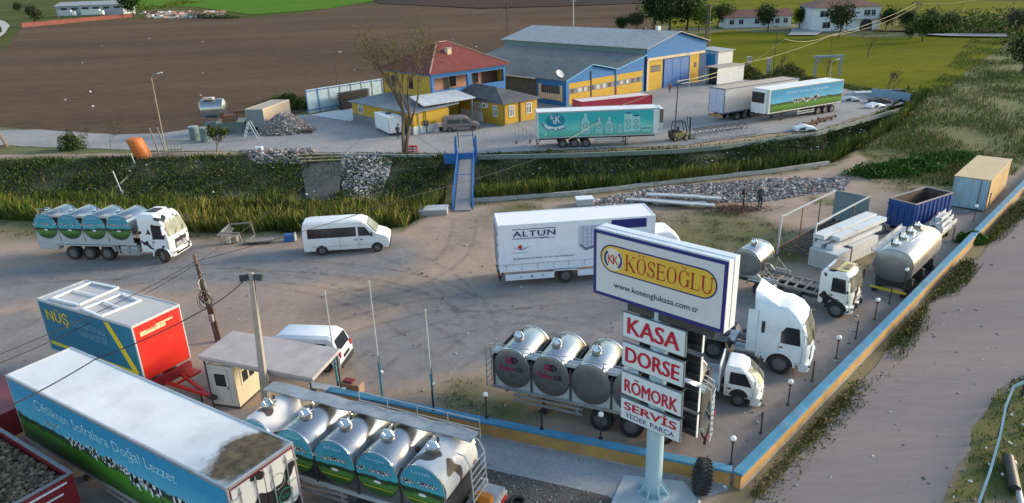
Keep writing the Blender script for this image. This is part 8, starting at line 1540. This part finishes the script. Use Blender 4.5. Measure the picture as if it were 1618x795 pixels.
# ---------- people
SKIN=mat('skin',(.42,.26,.19),.6); HAIR=mat('dark_hair',(.02,.016,.014),.8)
def person(loc,yaw,label,top,legs,pose='stand',hair=HAIR,scale=1.0):
    J={'pel':(0,0,.95),'sp':(0,.01,1.15),'ch':(0,.02,1.36),'nk':(0,.01,1.50),'h0':(0,-.01,1.58),'h1':(0,-.015,1.67),'h2':(0,0,1.75)}
    Rr={'pel':(.15,.11),'sp':(.14,.10),'ch':(.17,.11),'nk':(.055,.055),'h0':(.065,.07),'h1':(.08,.095),'h2':(.055,.065)}
    E=[('pel','sp'),('sp','ch'),('ch','nk'),('nk','h0'),('h0','h1'),('h1','h2')]
    for s_,n in ((-1,'l'),(1,'r')):
        arm={'stand':[(.19,.02,1.42),(.235,.05,1.14),(.23,-.06,.90)],'pocket':[(.19,.02,1.42),(.26,.10,1.15),(.17,-.08,.98)],'reach':[(.19,.0,1.42),(.23,-.10,1.2),(.16,-.34,1.12)]}[pose]
        for i,(p,r) in enumerate(zip(arm,(.06,.045,.028))): J[n+'a%d'%i]=(s_*p[0],p[1],p[2]); Rr[n+'a%d'%i]=(r,r)
        w_=arm[2]; dn=Vector(arm[2])-Vector(arm[1]); dn.normalize(); pm=Vector(w_)+dn*.075; J[n+'p']=(s_*pm.x,pm.y,pm.z); Rr[n+'p']=(.033,.02)
        E+= [('ch',n+'a0'),(n+'a0',n+'a1'),(n+'a1',n+'a2'),(n+'a2',n+'p')]
        for f in range(4):
            b=pm+Vector((0,(f-1.5)*.02,0))+dn*.03; e_=b+dn*(.05+.012*(1.5-abs(f-1.3)))+Vector((-.015,0,0)); J[n+'f%d'%f]=(s_*b.x,b.y,b.z);J[n+'g%d'%f]=(s_*e_.x,e_.y,e_.z); Rr[n+'f%d'%f]=(.009,.009);Rr[n+'g%d'%f]=(.007,.007); E+=[(n+'p',n+'f%d'%f),(n+'f%d'%f,n+'g%d'%f)]
        b=Vector(w_)+dn*.03+Vector((0,-.035,0)); e_=b+dn*.04+Vector((0,-.015,0)); J[n+'t0']=(s_*b.x,b.y,b.z);J[n+'t1']=(s_*e_.x,e_.y,e_.z);Rr[n+'t0']=(.011,.011);Rr[n+'t1']=(.008,.008);E+=[(n+'a2',n+'t0'),(n+'t0',n+'t1')]
        st=.03*s_
        for i,(p,r) in enumerate((((.095,0,.86),.095),((.11,-.02,.48),.062),((.115,.03,.10),.042),((.12,-.10,.04),.042),((.125,-.17,.035),.03))): J[n+'l%d'%i]=(s_*p[0],p[1]+(st if i else 0),p[2]); Rr[n+'l%d'%i]=(r,r if i<3 else r*.7)
        E+=[('pel',n+'l0'),(n+'l0',n+'l1'),(n+'l1',n+'l2'),(n+'l2',n+'l3'),(n+'l3',n+'l4')]
    names=list(J); me=bpy.data.meshes.new('sk'); bm=bmesh.new(); sk_=bm.verts.layers.skin.verify(); vv={}
    for n in names: v=bm.verts.new(J[n]); v[sk_].radius=Rr[n]; v[sk_].use_root=(n=='pel'); vv[n]=v
    for a,b in E: bm.edges.new((vv[a],vv[b]))
    bm.to_mesh(me); bm.free(); o=bpy.data.objects.new('sk',me); COL.objects.link(o); o.modifiers.new('s','SKIN'); ss=o.modifiers.new('u','SUBSURF'); ss.levels=1; ss.render_levels=1
    dg=bpy.context.evaluated_depsgraph_get(); dg.update(); m2=bpy.data.meshes.new_from_object(o.evaluated_get(dg)); bpy.data.objects.remove(o)
    t=thing('person',loc,yaw,label,'person'); t.scale=(scale,)*3
    for m_ in (SKIN,top,legs,BLACK): m2.materials.append(m_)
    for p in m2.polygons:
        c_=p.center; hand=abs(c_.x)>.14 and c_.z<arm[2][2]+.0 and c_.z>.7 and abs(c_.x)>.155 if pose!='reach' else c_.y<-.33
        p.material_index=0 if c_.z>1.5 or hand else (1 if c_.z>.93 or (abs(c_.x)>.19 and c_.z>.8) else (2 if c_.z>.09 else 3)); p.use_smooth=True
    b=bpy.data.objects.new('body',m2); COL.objects.link(b); b.parent=t
    mb=MB(); n=14; rings=[]
    for k in range(6): a=math.pi/2*k/5; rings.append([(.088*math.cos(a)*math.cos(2*math.pi*i/n),.012+.105*math.cos(a)*math.sin(2*math.pi*i/n),1.69+.10*math.sin(a)+(.0 if math.sin(2*math.pi*i/n)>-.3 else .03)*math.cos(a)) for i in range(n)])
    mb.loft(rings,hair); mb.build('hair',t,smooth=60)
    mb=MB(); 
    for s_ in (-1,1): mb.ball((s_*.032,-.098,1.675),.011,BLACKPR,6,4); mb.ball((s_*.083,.0,1.665),.022,SKIN,6,5)
    mb.add([(0,-.125,1.645),(-.014,-.095,1.64),(.014,-.095,1.64),(0,-.095,1.69)],[(0,1,3),(0,3,2),(0,2,1),(1,2,3)],SKIN); mb.box(-.022,-.101,1.612,.022,-.09,1.618,mat('lips',(.3,.1,.08),.6)); mb.build('face',t)
    return t
NJ=mat('near_black_cloth',(.02,.02,.024),.9); GJ=mat('dark_grey_cloth',(.05,.055,.065),.9); TR_=mat('charcoal_trousers',(.03,.03,.036),.9)
g=at(1174,328); person((g.x,g.y,0),60,'man in black jacket and trousers by the rubble, left of the two',NJ,NJ,'pocket',scale=1.12)
g=at(1200,331); person((g.x,g.y,0),10,'man in dark grey jacket with pale cap by the rubble, right of the two',GJ,TR_,'stand',hair=mat('pale_cap',(.5,.5,.5),.8),scale=1.15)
g=at(630,219); person((g.x,g.y-.3,0),20,'man in dark clothes beside the small white box body',NJ,NJ,'stand')
g=at(1058,148); person((g.x,g.y,0),-30,'man in red top standing before the big blue hall door',mat('red_cloth',(.28,.03,.04),.9),mat('blue_trousers',(.04,.05,.12),.9),'stand')
g=Vector((18.7,79.3,0)); 

# ---------- tyre tracks worn into the yard and road
tm=bpy.data.materials.new('tyre_track_dust'); tm.use_nodes=True; t_=tm.node_tree;N=t_.nodes;L=t_.links; b_=N['Principled BSDF']; b_.inputs['Base Color'].default_value=(.13,.115,.11,1); b_.inputs['Roughness'].default_value=.95
tc=N.new('ShaderNodeTexCoord'); nz_=N.new('ShaderNodeTexNoise'); nz_.inputs['Scale'].default_value=1.3; nz_.inputs['Detail'].default_value=8; nz_.inputs['Roughness'].default_value=.75; L.new(tc.outputs['Object'],nz_.inputs['Vector'])
rp_=N.new('ShaderNodeValToRGB'); rp_.color_ramp.elements[0].position=.42; rp_.color_ramp.elements[0].color=(0,0,0,1); rp_.color_ramp.elements[1].position=.72; rp_.color_ramp.elements[1].color=(.38,.38,.38,1); L.new(nz_.outputs['Fac'],rp_.inputs['Fac']); L.new(rp_.outputs['Color'],b_.inputs['Alpha'])
mb=MB()
def track(pts,z,w_=.34,gauge=1.85):
    P_=[Vector((p.x,p.y,0)) for p in pts]; Q=[]
    for i in range(len(P_)-1):
        p0=P_[max(0,i-1)];p1=P_[i];p2=P_[i+1];p3=P_[min(len(P_)-1,i+2)]
        for k in range(10): u=k/10; Q.append(.5*((2*p1)+(-p0+p2)*u+(2*p0-5*p1+4*p2-p3)*u*u+(-p0+3*p1-3*p2+p3)*u**3))
    for g_ in (-gauge/2,gauge/2):
        vs_=[]
        for i,q in enumerate(Q):
            d=(Q[min(i+1,len(Q)-1)]-Q[max(0,i-1)]).normalized(); n_=Vector((-d.y,d.x,0)); a=q+n_*(g_-w_/2);b=q+n_*(g_+w_/2); vs_+=[(a.x,a.y,z),(b.x,b.y,z)]
        mb.add(vs_,[(2*i,2*i+1,2*i+3,2*i+2) for i in range(len(Q)-1)],tm)
for k,tr_ in enumerate((((60,520),(200,445),(420,420),(640,440),(780,500)),((30,440),(250,432),(480,440),(700,480),(880,470)),((330,640),(430,560),(600,500),(760,470)),((560,600),(640,540),(780,505),(1000,480)),((620,400),(700,440),(760,520),(700,580)),((1200,560),(1120,590),(900,520),(700,500)),((330,425),(560,470),(720,560)),((735,345),(720,400),(640,450),(500,480)),((1280,640),(1200,700)))): track(px(*tr_),.004+.0035*k)
o_=mb.build('tyre_tracks',recalc=False); struct(o_)
# ---------- a mesh that holds several separate pieces of one kind becomes one part per piece
SPLIT='rim_band bracket saddle_panel hinge lock_bar hub bearer side_rail chord upright stand side_leg rung roof_hatch roof_lath rib plinth pilaster gate_post fork drain_pipe ladder column brace seat_back support_block yellow_panel panel_layers can_saddle tail_light dark_opening side_fairing rib_band white_stripe door crossarm insulator wiper window_band window_strip support roof_vent bumper printed_star'.split()
def split_pieces(ob):
    me=ob.data; n=len(me.vertices); par=list(range(n))
    def fd(P,a):
        while P[a]!=a: P[a]=P[P[a]]; a=P[a]
        return a
    for e in me.edges:
        a,b=fd(par,e.vertices[0]),fd(par,e.vertices[1])
        if a!=b: par[a]=b
    roots={}; bb=[]
    for v in me.vertices:
        r=fd(par,v.index)
        if r not in roots: roots[r]=len(bb); bb.append([list(v.co),list(v.co)])
        b=bb[roots[r]]
        for i in range(3): b[0][i]=min(b[0][i],v.co[i]); b[1][i]=max(b[1][i],v.co[i])
    P=list(range(len(bb)))
    for i in range(len(bb)):
        for j in range(i):
            if all(bb[i][0][k]-.03<=bb[j][1][k] and bb[j][0][k]-.03<=bb[i][1][k] for k in range(3)): P[fd(P,i)]=fd(P,j)
    gr=sorted({fd(P,i) for i in range(len(bb))})
    if len(gr)<2 or len(gr)>60: return
    vs=[tuple(v.co) for v in me.vertices]; vg=[fd(P,roots[fd(par,i)]) for i in range(n)]; stem_=ob.name.split('.')[0]; mods=[(m.width,m.segments) for m in ob.modifiers if m.type=='BEVEL']
    for q,g_ in enumerate(gr):
        idx=[i for i in range(n) if vg[i]==g_]; mp={a:b for b,a in enumerate(idx)}; ps=[p for p in me.polygons if vg[p.vertices[0]]==g_]
        m2=bpy.data.meshes.new(stem_); m2.from_pydata([vs[i] for i in idx],[],[tuple(mp[i] for i in p.vertices) for p in ps])
        for m in me.materials: m2.materials.append(m)
        m2.polygons.foreach_set('material_index',[p.material_index for p in ps]); m2.polygons.foreach_set('use_smooth',[p.use_smooth for p in ps])
        if any(p.use_smooth for p in ps): m2.set_sharp_from_angle(angle=R(40))
        m2.update()
        if q==0: first=m2; continue
        o=bpy.data.objects.new(stem_,m2); COL.objects.link(o); o.parent=ob.parent
        for w_,s_ in mods: b=o.modifiers.new('bevel','BEVEL'); b.width=w_; b.segments=s_; b.limit_method='ANGLE'; b.angle_limit=R(40)
    ob.data=first
for ob in [o for o in bpy.data.objects if o.type=='MESH' and o.parent and o.name.split('.')[0] in SPLIT and len(o.data.polygons)<3000]: split_pieces(ob)
